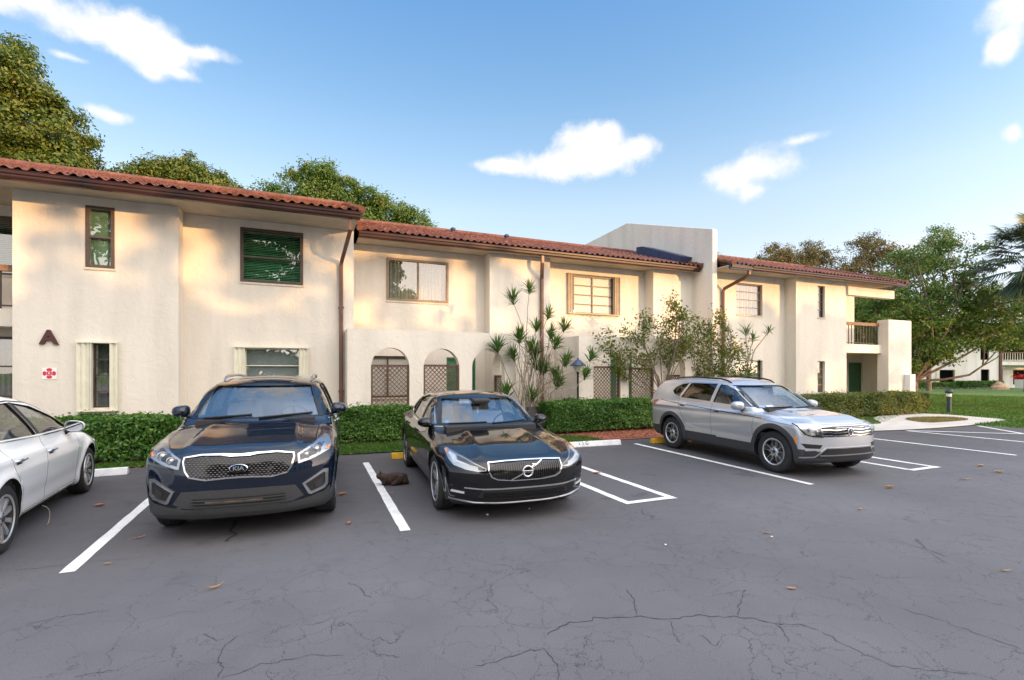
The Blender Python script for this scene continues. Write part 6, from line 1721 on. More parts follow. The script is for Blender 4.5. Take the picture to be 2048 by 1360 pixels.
# fan palm at the right edge
def fan_palm(loc):
    rg = np.random.default_rng(31); root = empty('fan_palm', loc, 'fan palm with a dense round head of grey green fronds at the right edge', 'palm')
    b = MB(); b.tube([(0,0,-.1),(.05,0,2),(0,.05,4),(0,0,6.9)], [.26,.20,.19,.22], 12); b.build('trunk', M['bark_pale'], root, smooth=60)
    V = []; F = []
    for i in range(120):
        az = rg.uniform(0, 2*PI); el = math.asin(rg.uniform(-.75,.98)); Lp = rg.uniform(1.2,1.9)
        d = np.array([math.cos(az)*math.cos(el), math.sin(az)*math.cos(el), math.sin(el)]); base = np.array([0,0,7.2])
        e = base + d*Lp + np.array([0,0,-.18*Lp])
        side = np.cross(d, [0,0,1]); side /= np.linalg.norm(side)+1e-9; up = np.cross(side, d)
        k = 22
        for j in range(k):
            t = -1.25 + 2.5*j/(k-1)
            dd = d*math.cos(t) + side*math.sin(t); L = rg.uniform(1.0,1.35)*(1-.2*abs(t))
            w = up*.012 + np.cross(dd, up)*.030
            m = e + dd*L*.55; tip = e + dd*L + np.array([0,0,-.28*L])
            o = len(V); V += [e, m - w, tip, m + w]; F.append((o,o+1,o+2,o+3))
        w = side*.012
        o = len(V); V += [base-w, base+w, e+w, e-w]; F.append((o,o+1,o+2,o+3))
    np_mesh('crown', np.array(V), np.array(F), M['leaf_palm'], root)
    # skirt of dry hanging fronds
    V = []; F = []
    for i in range(500):
        az = rg.uniform(0,2*PI); r = rg.uniform(.2,.95); z = rg.uniform(5.9,6.7)
        p = np.array([math.cos(az)*r, math.sin(az)*r, z]); s_ = np.array([-math.sin(az), math.cos(az), 0])*.02
        q = p + np.array([math.cos(az)*.15, math.sin(az)*.15, -rg.uniform(.4,.9)])
        o = len(V); V += [p-s_, p+s_, q+s_*.2, q-s_*.2]; F.append((o,o+1,o+2,o+3))
    np_mesh('dry_skirt', np.array(V), np.array(F), M['leaf_olive'], root)
fan_palm((31.5,11.4,0))

# ---- clipped hedges
def hedge(x0, x1, y0, y1, h, label, lm, seed, dens=2600, size=.062, wob=.06, skew=0.0):
    rg = np.random.default_rng(seed); cx, cy = (x0+x1)/2, (y0+y1)/2
    root = empty('hedge', (cx,cy,0), label, 'hedge', 'clipped hedges along the building', rz=skew)
    w, d = (x1-x0)/2, (y1-y0)/2
    def surf(P):        # lumpy surface
        return P
    parts = []
    for (area, gen, nrm) in (((2*w)*(h-.12), lambda n: np.stack([rg.uniform(-w,w,n), np.full(n,-d), .10+rg.uniform(0,1,n)**.85*(h-.1)],1), (0,-1,.15)),
                             ((2*w)*(2*d), lambda n: np.stack([rg.uniform(-w,w,n), rg.uniform(-d,d,n), np.full(n,h)],1), (0,0,1)),
                             ((2*d)*h, lambda n: np.stack([np.full(n,-w), rg.uniform(-d,d,n), rg.uniform(.1,h,n)],1), (-1,0,.1)),
                             ((2*d)*h, lambda n: np.stack([np.full(n,w), rg.uniform(-d,d,n), rg.uniform(.1,h,n)],1), (1,0,.1))):
        n = int(area*dens); P = gen(n); nn = np.array(nrm, float)
        lump = (np.sin(P[:,0]*3.1+seed)+np.sin(P[:,0]*7.3+P[:,2]*5)+np.sin(P[:,2]*9+P[:,1]*6+P[:,0]*2))/3
        P = P + nn*(lump*wob - rg.exponential(.035, n))[:,None] + rg.normal(size=(n,3))*.018
        stray = rg.uniform(0,1,n) < .035
        P[stray] += nn*rg.uniform(.02,.13,stray.sum())[:,None]
        q = unit(rg, n)*.9 + nn; q[:,2] += .3; q /= np.linalg.norm(q, axis=1)[:,None]
        parts.append((P, q))
    C = np.concatenate([p for p, _ in parts]); Q = np.concatenate([q for _, q in parts])
    V, F = leaf_mesh(C, Q, size, .5, rg)
    np_mesh('foliage', V, F, M[lm], root)
    b = MB(); b.box(-w+.10,w-.10,-d+.10,d-.10,.12,h-.09); b.build('shade_core', M['hedge_inside'], root)  # solid dark box stands in for the shade inside the hedge
    s_ = MB()
    for i in range(int((x1-x0)*5)):
        x = rg.uniform(-w+.1,w-.1); s_.tube([(x,-d+.18,-.02),(x+rg.normal()*.04,-d+.14,.3)], [.014,.010], 5)
    s_.build('stems', M['twig'], root)['kind'] = 'stuff'
    return root
hedge(-8.2,-2.35,11.22,12.2,.84,'long leafy hedge at the left, behind the white sedan and the dark blue crossover','leaf_hedge',41, dens=2100, size=.078)
hedge(-.9,2.45,12.05,12.72,.86,'hedge below the first lattice arch between the dark blue crossover and the black sedan','leaf_hedge',42, dens=3000)
hedge(6.15,10.4,11.78,12.55,.89,'hedge between the black sedan and the silver crossover, with the post lamp behind it','leaf_hedge',43, dens=2900)
hedge(13.3,16.55,10.35,11.4,.93,'hedge beyond the silver crossover with a yellowish top, beside the concrete path','leaf_hedge2',44, dens=2600, skew=R(-2))
hedge(17.0,23.6,11.9,12.75,.86,'far yellowish hedge in front of the entry and the end pier','leaf_hedge2',45, dens=2200, size=.075)
b = MB(); b.box(5.72,6.18,12.35,12.62,0,.74); o = b.build('low_wall', mat('grey_block', (.09,.085,.09), .9, noise=(6,.25), bump=(40,.4,.006)), bevel=.01)
tag(o, 'low dark grey block wall at the left end of the middle hedge by the spiky plant', 'wall')

# ---- grass: turf strips with blades, lawn with blades where it is near
def turf(name, poly, z, nb, hgt, seed, base=True, mat_='grass'):
    rg = np.random.default_rng(seed); P = np.array(poly)
    lo, hi = P.min(0), P.max(0); pts = []
    def inside(q):
        c = np.zeros(len(q), bool); j = len(P)-1
        for i in range(len(P)):
            k = ((P[i,1] > q[:,1]) != (P[j,1] > q[:,1])) & (q[:,0] < (P[j,0]-P[i,0])*(q[:,1]-P[i,1])/(P[j,1]-P[i,1]+1e-12)+P[i,0])
            c ^= k; j = i
        return c
    q = rg.uniform(lo, hi, (nb*3, 2)); q = q[inside(q)][:nb]; n = len(q)
    a = rg.uniform(0, 2*PI, n); h = hgt*rg.uniform(.5,1.3,n); w = hgt*.13
    C = np.stack([q[:,0], q[:,1], np.full(n, z)], 1); t = np.stack([np.cos(a), np.sin(a), np.zeros(n)], 1)
    ln = rg.normal(size=(n,2))*.45
    top = C + np.stack([ln[:,0]*h, ln[:,1]*h, h], 1); mid = C + (top-C)*.5 + np.array([0,0,.15*hgt])
    V = np.empty((n,4,3)); V[:,0] = C - t*w; V[:,1] = C + t*w; V[:,2] = mid + t*w*.8; V[:,3] = top
    o = np_mesh(name, V.reshape(-1,3), np.arange(4*n).reshape(n,4), M[mat_]); tag(o, kind='stuff')
    return o
strip = [(-10,10.80),(-3,10.76),(.8,10.70),(3.5,10.64),(5.6,10.36),(6.9,10.40),(6.8,11.2),(5.8,11.75),(2.6,12.2),(-.8,12.2),(-1,11.9),(-2.2,11.7),(-2.3,11.25),(-10,11.3)]
sheet('turf_strip', strip, .022, M['turf']); turf('grass', strip, .02, 34000, .05, 51)
lawn = [(20.1,7.75),(20.2,8.3),(20.0,8.85),(21.1,9.05),(22.7,9.12),(23.5,9.4),(24.0,11.0),(23.9,12.9),(25.4,13.2),(27,20),(44,24),(46,14),(40,6.7),(26,6.7),(22.5,7.1)]
turf('grass', lawn, -.01, 80000, .085, 52)
turf('grass', spline2([(19.83,10.73),(19.27,9.84),(20.09,9.67),(21.8,9.8),(22.1,10.6),(20.8,10.94)], 4, True), .03, 3500, .05, 53, mat_='dry_grass')
turf('grass', [(12.7,10.4),(18,10.4),(21,11.6),(24,12.8),(24,13.4),(12.7,13.8)], -.01, 9000, .06, 54)
# loose mulch chips and fallen bits in the beds
def scatter(name, poly, n, size, m, seed, z=.02):
    rg = np.random.default_rng(seed); P = np.array(poly); lo, hi = P.min(0), P.max(0)
    q = rg.uniform(lo, hi, (n,2)); C = np.stack([q[:,0], q[:,1], z+rg.uniform(0,.02,n)], 1)
    nn = unit(rg, n)*.5 + np.array([0,0,1]); nn /= np.linalg.norm(nn, axis=1)[:,None]
    V, F = leaf_mesh(C, nn, size, .45, rg, .1); o = np_mesh(name, V, F, m); tag(o, kind='stuff')
scatter('mulch_chips', [(6.3,10.5),(11.6,11.9)], 5200, .05, M['dry_red'], 61)
scatter('leaf_litter', [(-8,11.1),(5.5,12.4)], 1500, .05, M['dry_leaf'], 62)
scatter('edge_litter', [(-3,10.66),(5.2,10.76)], 420, .035, M['dry_leaf'], 63, z=.006)

# ---- spiky dragon tree by the porch
def dragon_tree(name, loc, stems, label, seed, cat='plant'):
    rg = np.random.default_rng(seed); root = empty(name, loc, label, cat)
    b = MB(); V = []; F = []
    for st in stems:
        pts = [tuple(p) for p in st[0]]; r = st[1]; R_ = st[2]
        q = []
        for i in range(len(pts)-1):
            for j in range(4):
                t = j/4; q.append(tuple(pts[i][k]+(pts[i+1][k]-pts[i][k])*t + (rg.normal()*.012 if j else 0) for k in range(3)))
        q.append(pts[-1]); b.tube(q, [r*(1-.55*i/len(q)) for i in range(len(q))], 6)
        tip = np.array(pts[-1]); ax = tip - np.array(pts[-2]); ax = ax/np.linalg.norm(ax)*.6 + np.array([0,0,.5]); ax /= np.linalg.norm(ax)
        for i in range(int(st[3])):
            d = unit(rg, 1)[0] + ax*1.0; d /= np.linalg.norm(d); L = R_*rg.uniform(.7,1.15)
            s_ = np.cross(d, [0.2,.1,1]); s_ /= np.linalg.norm(s_)+1e-9; w = s_*.017*(R_/.42)
            base = tip + ax*rg.uniform(-.16,.04)
            m = base + d*L*.5 + np.array([0,0,.02*L]); e = base + d*L + np.array([0,0,-.16*L*(1-d[2])])
            o = len(V); V += [base-w*.5, base+w*.5, m+w, m-w]; F.append((o,o+1,o+2,o+3)); o = len(V); V += [m-w, m+w, e+w*.08, e-w*.08]; F.append((o,o+1,o+2,o+3))
    b.build('stems', M['bark_pale'], root, smooth=60)
    np_mesh('leaves', np.array(V), np.array(F), M['leaf_strap'], root)
    if len(stems) > 10:                     # withered leaves hanging in the middle of the plant
        V = []; F = []
        for i in range(200):
            a = np.array([rg.uniform(-.45,.75), rg.uniform(-.3,.35), rg.uniform(1.0,2.7)]); L = rg.uniform(.25,.55)
            e = a + np.array([rg.normal()*.10, rg.normal()*.08, -L]); s_ = np.array([.006, rg.normal()*.004, 0]); m = (a+e)/2 + np.array([rg.normal()*.03,0,.02])
            o = len(V); V += [a-s_, a+s_, m+s_*1.6, m-s_*1.6]; F.append((o,o+1,o+2,o+3)); o = len(V); V += [m-s_*1.6, m+s_*1.6, e+s_*.3, e-s_*.3]; F.append((o,o+1,o+2,o+3))
        np_mesh('withered_leaves', np.array(V), np.array(F), M['withered'], root)
    return root
def px(x, z, y=0): return (x, y, z)
# stem tips (x, z) measured on a plane through the plant at y = 12.6
tips = [(-.62,3.72,.40),(-.18,4.02,.34),(.36,3.32,.34),(.14,2.98,.36),(.95,2.98,.40),(-1.06,2.38,.48),(-.52,2.62,.46),(-.12,2.34,.46),(.12,2.20,.44),(.55,2.5,.42),(.42,2.78,.34),(-.55,2.15,.42),(.30,1.75,.46),(.62,1.6,.42),(1.02,2.0,.46),(1.58,1.62,.42),(1.90,2.15,.38),(-.85,1.12,.52),(-.12,1.05,.40),(.10,.72,.34),(.72,1.35,.42),(.05,1.9,.42)]
stems = []
rgd = np.random.default_rng(77)
for i, (x, z, R_) in enumerate(tips):
    bx = -.12 + rgd.normal()*.14; yy = rgd.uniform(-.25,.3)
    mx_ = bx + (x-bx)*.35 + rgd.normal()*.06; 
    if x > .9 and z < 2.2: path = [(bx,0,0),(bx+.15,yy*.5,.9),(bx+.45,yy,1.30),(x*.75,yy,z-.38),(x,yy,z)]
    else: path = [(bx,0,0),(bx+(x-bx)*.12,yy*.4,z*.35),(mx_+(x-bx)*.25,yy*.8,z*.72),(x,yy,z)]
    stems.append((path, .017, R_, 72))
dragon_tree('dragon_tree', (5.92,12.45,0), stems, 'spiky many stemmed dragon tree beside the first porch', 78)
# young one leaning out at the right of the flowering shrub
dragon_tree('dragon_tree', (14.6,13.1,0), [([(0,0,0),(.1,0,1.4),(.25,0,2.3),(.12,0,3.15)],.03,.42,40),([(0,0,0),(.2,0,1.5),(.55,0,2.5),(1.28,0,3.22)],.03,.34,36),([(0,0,0),(.1,0,1.5),(.35,0,2.5),(.48,0,2.95)],.03,.36,36),([(0,0,0),(.1,0,.8),(.2,0,1.6)],.03,.4,36)], 'small dragon tree behind the silver crossover beside the tan downspout', 79)

# ---- flowering shrub with bare forked stems between the porch and the downspout
def shrub_tree(name, loc, label, seed, targets, tr, trunk_top, leafn, size, mat_, barkm='bark'):
    rg = np.random.default_rng(seed); root = empty(name, loc, label, 'shrub')
    b = MB(); Cs = []; Ns = []
    b.tube([(0,0,-.05),(.02,0,.4),trunk_top], [tr*1.25, tr, tr*.8], 9)
    for (x, y, z, sp) in targets:
        p = limb(b, trunk_top, (x,y,z), tr*.42, tr*.10, rg, bend=.10, n=6, sides=6)
        for k in range(7):
            d = unit(rg,1)[0]*sp*np.array([1,.8,.75]); e = np.array([x,y,z]) + d
            limb(b, p[3+k%3], tuple(e), tr*.13, tr*.035, rg, n=3, sides=4)
            n = int(leafn*rg.uniform(.5,1.4)); t = rg.uniform(.25,1.1,n)[:,None]
            s0 = np.array(p[3+k%3]); C = s0 + (e-s0)*t + rg.normal(size=(n,3))*.13*sp/.5
            q = unit(rg, n) + np.array([0,-.1,.5]); q /= np.linalg.norm(q, axis=1)[:,None]
            Cs.append(C); Ns.append(q)
    b.build('branches', M[barkm], root, smooth=60)
    V, F = leaf_mesh(np.concatenate(Cs), np.concatenate(Ns), size, .48, rg); np_mesh('leaves', V, F, M[mat_], root)
    return root
shrub_tree('flowering_shrub', (10.45,12.5,0), 'open branched leafy shrub standing in front of the second porch', 91,
    [(-2.1,.1,2.75,.35),(-1.6,0,2.35,.5),(-1.1,.1,2.85,.45),(-.75,0,2.2,.45),(-.55,.1,3.3,.40),(.05,0,2.75,.5),(.45,.1,3.55,.45),(.35,0,4.05,.28),(.75,0,3.0,.5),(1.05,.1,3.55,.32),(.55,.1,2.3,.4),(-1.75,.2,1.95,.35),(1.2,0,2.6,.45)], .05, (.05,0,.95), 38, .105, 'leaf_shrub')
shrub_tree('flowering_shrub', (12.75,12.7,0), 'denser leafy shrub to the left of the tan downspout behind the silver crossover', 92,
    [(-.75,0,3.0,.5),(-.25,.1,3.45,.42),(.35,0,3.1,.5),(.2,0,3.7,.3),(.75,0,2.75,.5),(1.25,0,2.45,.5),(-.5,0,2.35,.5),(.3,.1,2.1,.5),(1.45,.1,1.85,.45),(.9,0,1.6,.45),(-.4,.1,1.7,.4),(1.65,.1,1.25,.35)], .042, (.02,0,.6), 46, .105, 'leaf_shrub')
# ------------------------------------------------------------------ small things
def put(o, loc, rz=0): o.location = loc; o.rotation_euler = (0,0,rz); return o
# post lamp
lp = empty('post_lamp', (7.50,12.72,0), 'black post lamp with a blue conical cap behind the middle hedge', 'lamp')
b = MB(); b.lathe([(.05,0),(.05,.08),(.033,.10),(.030,1.66),(.045,1.68),(.045,1.72),(0,1.72)], 14); b.build('post', M['lamp_post'], lp, smooth=40)
b = MB(); b.lathe([(.05,1.72),(.12,1.80),(.17,1.90),(.175,1.93),(0,1.93)], 20); b.build('globe', M['lamp_globe'], lp, smooth=40)
b = MB(); b.lathe([(.245,1.90),(.25,1.915),(.16,2.0),(.07,2.08),(.03,2.10),(.02,2.14),(0,2.145)], 20); b.lathe([(.245,1.90),(.0,1.93)], 20); b.build('cap', M['lamp_blue'], lp, smooth=40)
# bollard
bl = empty('path_light', (24.9,11.85,0), 'short dark teal path light standing in the lawn beyond the path', 'path light')
b = MB(); b.lathe([(.11,0),(.11,.04),(.085,.05),(.085,.62),(.10,.63),(.10,.68),(.085,.69),(.085,.82),(.13,.84),(.15,.90),(.12,.97),(.05,1.0),(0,1.0)], 14); b.build('post', M['bollard'], bl, smooth=35)
b = MB(); b.lathe([(.088,.695),(.088,.815)], 14); b.build('lens', M['lamp_globe'], bl)

# fallen leaves, each curled in its own way
def fallen(x, y, L, rz, kind, label, curl, seed):
    rr = random.Random(seed); b = MB(); n = 8
    w = L*{'long': .20, 'oval': .46, 'wide': .62}[kind]
    vs = []; fs = []
    for i in range(n+1):
        t = i/n; hw = w*.5*math.sin(PI*min(1, t*.96+.04))**.75 if 0 < i < n else .003
        zz = curl*L*(.25*(2*t-1)**2) + .006
        for k in (-1,-.5,0,.5,1):
            vs.append(((t-.5)*L, k*hw*(1-.25*curl), zz + abs(k)*hw*curl*.9 + rr.uniform(0,.003)))
    for i in range(n):
        for k in range(4): fs.append((5*i+k, 5*i+k+1, 5*i+6+k, 5*i+5+k))
    b.add(vs, fs); b.tube([(-.5*L-.25*L,0,.004),(-.5*L,0,.006+curl*L*.22)], .0016, 4)
    o = b.build('fallen_leaf', M['dry_leaf' if kind != 'wide' else 'dry_red'], smooth=50, recalc=False)
    put(o, (x, y, .002), rz); tag(o, label, 'leaf', 'fallen leaves on the asphalt'); return o
for a in [(-.66,4.50,.13,.35,'long','rolled brown leaf lying alone on the asphalt in front of the dark blue crossover',.9),
 (-1.58,6.17,.13,.5,'long','pale thin leaf on the asphalt by the right front tyre of the dark blue crossover',.5),
 (-1.62,5.44,.055,.2,'oval','tiny reddish leaf on the asphalt beside the open end of the leftmost painted line',.5),
 (.46,5.82,.085,1.2,'wide','reddish curled leaf between the dark blue crossover and the nearest painted line',.8),
 (.49,7.24,.12,.1,'wide','reddish brown leaf on the asphalt beside the front tyre of the dark blue crossover',.7),
 (1.13,7.04,.06,.3,'oval','tiny brown leaf on the asphalt just below the dark cat',.6),
 (7.95,4.51,.15,-.5,'oval','orange brown curled leaf on open asphalt below the silver crossover',.9),
 (5.56,2.24,.11,-.45,'long','pale twisted leaf on the asphalt near the right edge of the photo',.6),
 (3.55,2.72,.070,-.5,'oval','yellow oval leaf lying above the longest asphalt crack',.25),
 (4.57,7.10,.17,-.1,'oval','flat brown leaf inside the narrow striped strip beside the black sedan',.4),
 (11.34,4.92,.17,.0,'oval','tan leaf beyond the second striped strip, higher of the pair at the right',.6),
 (10.89,4.48,.17,-.5,'oval','rusty leaf at the right, just below the tan one beyond the striped strip',.7),
 (9.69,4.40,.20,-.3,'long','long pale leaf on the asphalt left of the rusty one',.4),
 (4.53,3.75,.12,-.9,'long','thin reddish curved leaf stalk in the middle of the open asphalt',.5),
 (6.38,3.95,.12,.2,'long','small pale leaf on open asphalt, right of the thin reddish stalk',.5),
 (-2.42,7.85,.12,.2,'wide','reddish leaf on the asphalt beside the front tyre of the white sedan',.6)]:
    fallen(*a, seed=int(abs(a[0]*100)))
for (x, y, s_) in ((2.02,5.55,.03),(2.6,5.6,.02),(3.3,3.9,.022),(4.48,3.66,.022)):
    b = MB(); rr = random.Random(int(x*99)); b.lathe([(s_*.3,0),(s_*.55,s_*.2),(s_*.45,s_*.45),(0,s_*.55)], 7)
    o = b.build('pebble', M['white_card'], smooth=60); put(o, (x,y,.001), rr.uniform(0,3))
    tag(o, {2.02:'largest white pebble on the asphalt in front of the black sedan',2.6:'small white pebble to the right of the largest one, near the black sedan',3.3:'small pale pebble on open asphalt well below the striped strip',4.48:'pale pebble beside the thin reddish leaf stalk'}[x], 'pebble', 'pebbles on the asphalt')

# ---- cat lying with its head up, seen from its side (one skinned body)
def cat(loc, rz):
    bm = bmesh.new(); lay = bm.verts.layers.skin.new() if not bm.verts.layers.skin else bm.verts.layers.skin.verify()
    def chain(pts, start=None):
        prev = start
        for (x, y, z, rx, ry) in pts:
            v = bm.verts.new((x,y,z)); v[lay].radius = (rx, ry)
            if prev is not None: bm.edges.new((prev, v))
            prev = v
            out.append(v)
        return prev
    out = []
    # trunk from hips to shoulders; x forward
    root = bm.verts.new((-.10,0,.100)); root[lay].radius = (.110,.112); root[lay].use_root = True
    rump = chain([(-.165,0,.085,.088,.092)], root)
    ch = chain([(-.01,0,.098,.100,.102),(.075,0,.090,.092,.094),(.125,0,.090,.074,.080)], root)
    neck = chain([(.160,0,.118,.060,.062)], ch)
    head = chain([(.192,0,.140,.060,.058),(.220,0,.134,.050,.048),(.246,0,.122,.034,.030)], neck)
    # tail curled round the near side
    chain([(-.215,.04,.040,.030,.030),(-.225,-.05,.026,.024,.024),(-.17,-.118,.022,.020,.020),(-.08,-.128,.020,.017,.017),(-.02,-.126,.018,.012,.012)], rump)
    for s_ in (1,-1):
        chain([(.10,s_*.048,.050,.044,.044),(.135,s_*.042,.026,.030,.028),(.160,s_*.036,.022,.024,.021)], ch)          # tucked front paws
        chain([(-.10,s_*.055,.070,.066,.070),(-.04,s_*.068,.040,.042,.044),(-.01,s_*.072,.024,.026,.024),(.025,s_*.072,.020,.022,.018)], root)   # thigh and foot under the flank
    me = bpy.data.meshes.new('cat'); bm.to_mesh(me); bm.free()
    o = bpy.data.objects.new('cat', me); COL.objects.link(o)
    sk = o.modifiers.new('skin', 'SKIN'); sk.use_smooth_shade = True
    ss = o.modifiers.new('sub', 'SUBSURF'); ss.levels = 2; ss.render_levels = 2
    dg = bpy.context.evaluated_depsgraph_get(); m2 = bpy.data.meshes.new_from_object(o.evaluated_get(dg)); bpy.data.objects.remove(o)
    m2.name = 'cat'
    cm = mat('tortoiseshell_fur', (.022,.014,.011), .8, noise=(16,.7,(.20,.10,.06)), bump=(120,.5,.004))
    m2.materials.append(cm); m2.polygons.foreach_set('use_smooth', [True]*len(m2.polygons))
    c = bpy.data.objects.new('cat', m2); COL.objects.link(c); put(c, loc, rz)
    tag(c, 'dark tortoiseshell cat lying on the asphalt across the painted line by the black sedan', 'cat')
    for s_ in (1,-1):
        b = MB(); b.add([(.176,s_*.012,.186),(.202,s_*.026,.184),(.184,s_*.050,.172),(.180,s_*.038,.216),(.164,s_*.030,.178)], [(0,1,3),(1,2,3),(2,4,3),(4,0,3)]); b.build('ear', cm, c)
        b = MB(); b.lathe([(.0,.007),(.005,.005),(.007,0),(.0,-.004)], 10, axis='x', c=(.240,s_*.026,.148)); b.build('eye', M['amber'], c, smooth=60)
    b = MB(); b.lathe([(0,.006),(.006,.003),(.007,0)], 8, axis='x', c=(.272,0,.128)); b.build('nose', M['car_black'], c, smooth=60)
    return c
cat((1.24,7.62,.0), R(168))

# ---- far building across the lawn (seen under the shade tree)
def far_building():
    FRAME['local'] = True
    p0 = Vector((60.5,30.9,0)); p1 = Vector((70.8,26.6,0)); d = (p1-p0); ang = math.atan2(d.y, d.x)
    fb = empty('apartment_building', tuple(p0), 'white apartment building far across the lawn under the shade tree', 'building', rz=ang)
    # local: x along the face, -y towards the lawn
    b = MB(); b.slab(rect(-9,8.1,-.2,5.0), [hole(1.5,3.1,.35,1.95), hole(5.95,6.85,.25,2.0), hole(-6,-4.4,.35,1.95), hole(1.5,3.1,3.1,4.4), hole(5.9,6.8,3.0,4.4)], 0, .3, XZ(0)); b.box(-9,8.1,.3,11,-.2,5.0); b.build('wall', M['stucco_far'], fb)
    b = MB(); b.slab(rect(8.1,20,-.2,5.0), [hole(9.0,9.6,.3,2.0), hole(10.7,14.0,.35,2.0), hole(9.3,14.5,3.05,4.6)], 1.3, 1.6, XZ(0)); b.box(8.1,20,1.6,11,-.2,5.0); b.build('wall', M['stucco_far'], fb)
    for (x0,x1,z0,z1,y) in ((1.5,3.1,.35,1.95,0),(5.95,6.85,.25,2.0,0),(-6,-4.4,.35,1.95,0),(1.5,3.1,3.1,4.4,0),(5.9,6.8,3.0,4.4,0),(9.0,9.6,.3,2.0,1.3),(10.7,14.0,.35,2.0,1.3),(9.3,14.5,3.05,4.6,1.3)):
        f = MB(); fw = .07
        f.box(x0,x0+fw,y+.1,y+.18,z0,z1); f.box(x1-fw,x1,y+.1,y+.18,z0,z1); f.box(x0+fw,x1-fw,y+.1,y+.18,z0,z0+fw); f.box(x0+fw,x1-fw,y+.1,y+.18,z1-fw,z1)
        w = f.build('window', M['bronze'], fb); g = MB(); g.add([(x0+fw,y+.14,z0+fw),(x1-fw,y+.14,z0+fw),(x1-fw,y+.14,z1-fw),(x0+fw,y+.14,z1-fw)],[(0,1,2,3)]); g.build('pane', M['glass_far'], w, recalc=False)
        g = MB(); g.box(x0+.01,x1-.01,y+.24,y+.27,z0+.01,z1-.01); g.build('backing', M['dark'], w)
    for (x0, x1, z0, z1) in ((1.15,1.5,.3,2.0),(3.1,3.45,.3,2.0)):
        s_ = MB(); s_.box(x0,x1-.005,-.08,-.002,z0,z1); s_.build('shutter', M['shutter'], fb)
    b = MB(); b.box(8.12,20,-.05,1.296,2.45,2.80); b.build('balcony_slab', M['stucco_far'], fb)
    b = MB(); b.box(8.2,20,-.03,.05,3.72,3.84); rl = b.build('railing', M['rail_wood'], fb)
    for i in range(44):
        x = 8.3+i*.26; q = MB(); q.box(x-.025,x+.025,-.01,.03,2.8,3.72); q.build('baluster', M['shutter'], rl)
    b = MB(); b.prism([(-.9,4.95),(-.9,5.12),(5.2,7.3),(11.6,5.12),(11.6,4.95)], -9.6, 20.4); b.build('roof', M['tile'], fb)
    b = MB(); b.box(7.85,8.05,-.16,-.003,-.1,4.95); b.build('downspout', M['downpipe'], fb)
    pot = empty('flower_pot', tuple(p0 + Vector((math.cos(ang),math.sin(ang),0))*9.0 + Vector((math.sin(ang),-math.cos(ang),0))*1.2), 'white square pot of red flowers by the far white building', 'flower pot')
    b = MB(); b.prism([(-.35,0),(.35,0),(.42,.95),(-.42,.95)], -.4, .4); b.build('pot', M['pot'], pot, bevel=.03)
    rg = np.random.default_rng(5); C = rg.normal(size=(420,3))*np.array([.30,.30,.16]) + np.array([0,0,1.15]); V, F = leaf_mesh(C, unit(rg,420)+np.array([0,0,.4]), .16, .7, rg)
    np_mesh('flowers', V, F, mat('red_petal', (.55,.02,.03), .6), pot)['kind'] = 'stuff'
    st = MB(); rr = random.Random(4)
    st.lathe([(.75,-.05),(.70,.2),(.50,.42),(.22,.66),(0,.72)], 9); 
    st.v = [(x*(1+.25*math.sin(7*x+3*z)), y, z*(1+.15*math.sin(5*x+4*y))) for x, y, z in st.v]
    o = st.build('boulder', M['stone']); put(o, tuple(p0 + Vector((math.cos(ang),math.sin(ang),0))*5.3 + Vector((math.sin(ang),-math.cos(ang),0))*2.6)); tag(o, 'tan pointed boulder at the end of the far hedge', 'boulder')
    FRAME['local'] = False
    return fb, p0, ang
fb, p0, ang = far_building()
FRAME['local'] = True
def far_hedge(a, c, h, label, seed):
    u = Vector((math.cos(ang),math.sin(ang),0)); nrm = Vector((math.sin(ang),-math.cos(ang),0))
    m = p0 + u*(a+c)/2 + nrm*1.2
    o = hedge(m.x-(c-a)/2, m.x+(c-a)/2, m.y-.6, m.y+.6, h, label, 'leaf_hedge', seed, dens=500, size=.14, skew=ang)
    o['group'] = 'hedges along the far white building'
far_hedge(-8, 2.0, .62, 'far hedge under the large window of the white building, left one', 71)
far_hedge(2.4, 6.6, .75, 'far hedge under the narrow window of the white building, ending at the boulder', 72)

# ---- unseen, behind the camera: building sized and tree crowns shaped to shade the facade
def across():
    ab = empty('apartment_building', (22,-22,0), 'unseen white apartment building behind the camera, sized to shade the facade', 'building')
    b = MB(); x0, x1 = -10.5, 10.8
    b.slab(rect(x0,x1,-.2,5.3), [hole(x0+1.2+4.2*i, x0+2.8+4.2*i, z, z+1.3) for i in range(5) for z in (1.0,3.7)], 0, .3, lambda u, v, t: (-u, 5-t, v)); b.box(-x1,-x0,-5,4.7,-.2,5.3); b.build('wall', M['stucco_far'], ab)
    for i in range(5):
        for z in (1.0,3.7):
            xa = -(x0+2.8+4.2*i); f = MB(); f.box(xa,xa+.06,4.88,4.95,z,z+1.3); f.box(xa+1.54,xa+1.6,4.88,4.95,z,z+1.3); f.box(xa+.06,xa+1.54,4.88,4.95,z,z+.06); f.box(xa+.06,xa+1.54,4.88,4.95,z+1.24,z+1.3)
            w = f.build('window', M['bronze'], ab); g = MB(); g.add([(xa,4.9,z),(xa+1.6,4.9,z),(xa+1.6,4.9,z+1.3),(xa,4.9,z+1.3)],[(0,1,2,3)]); g.build('pane', M['glass_far'], w, recalc=False)
    b = MB(); b.prism([(-5.7,5.2),(-5.7,5.4),(0,8.25),(5.7,5.4),(5.7,5.2)], -x1-.5, -x0+.5); b.build('roof', M['tile'], ab)
across()
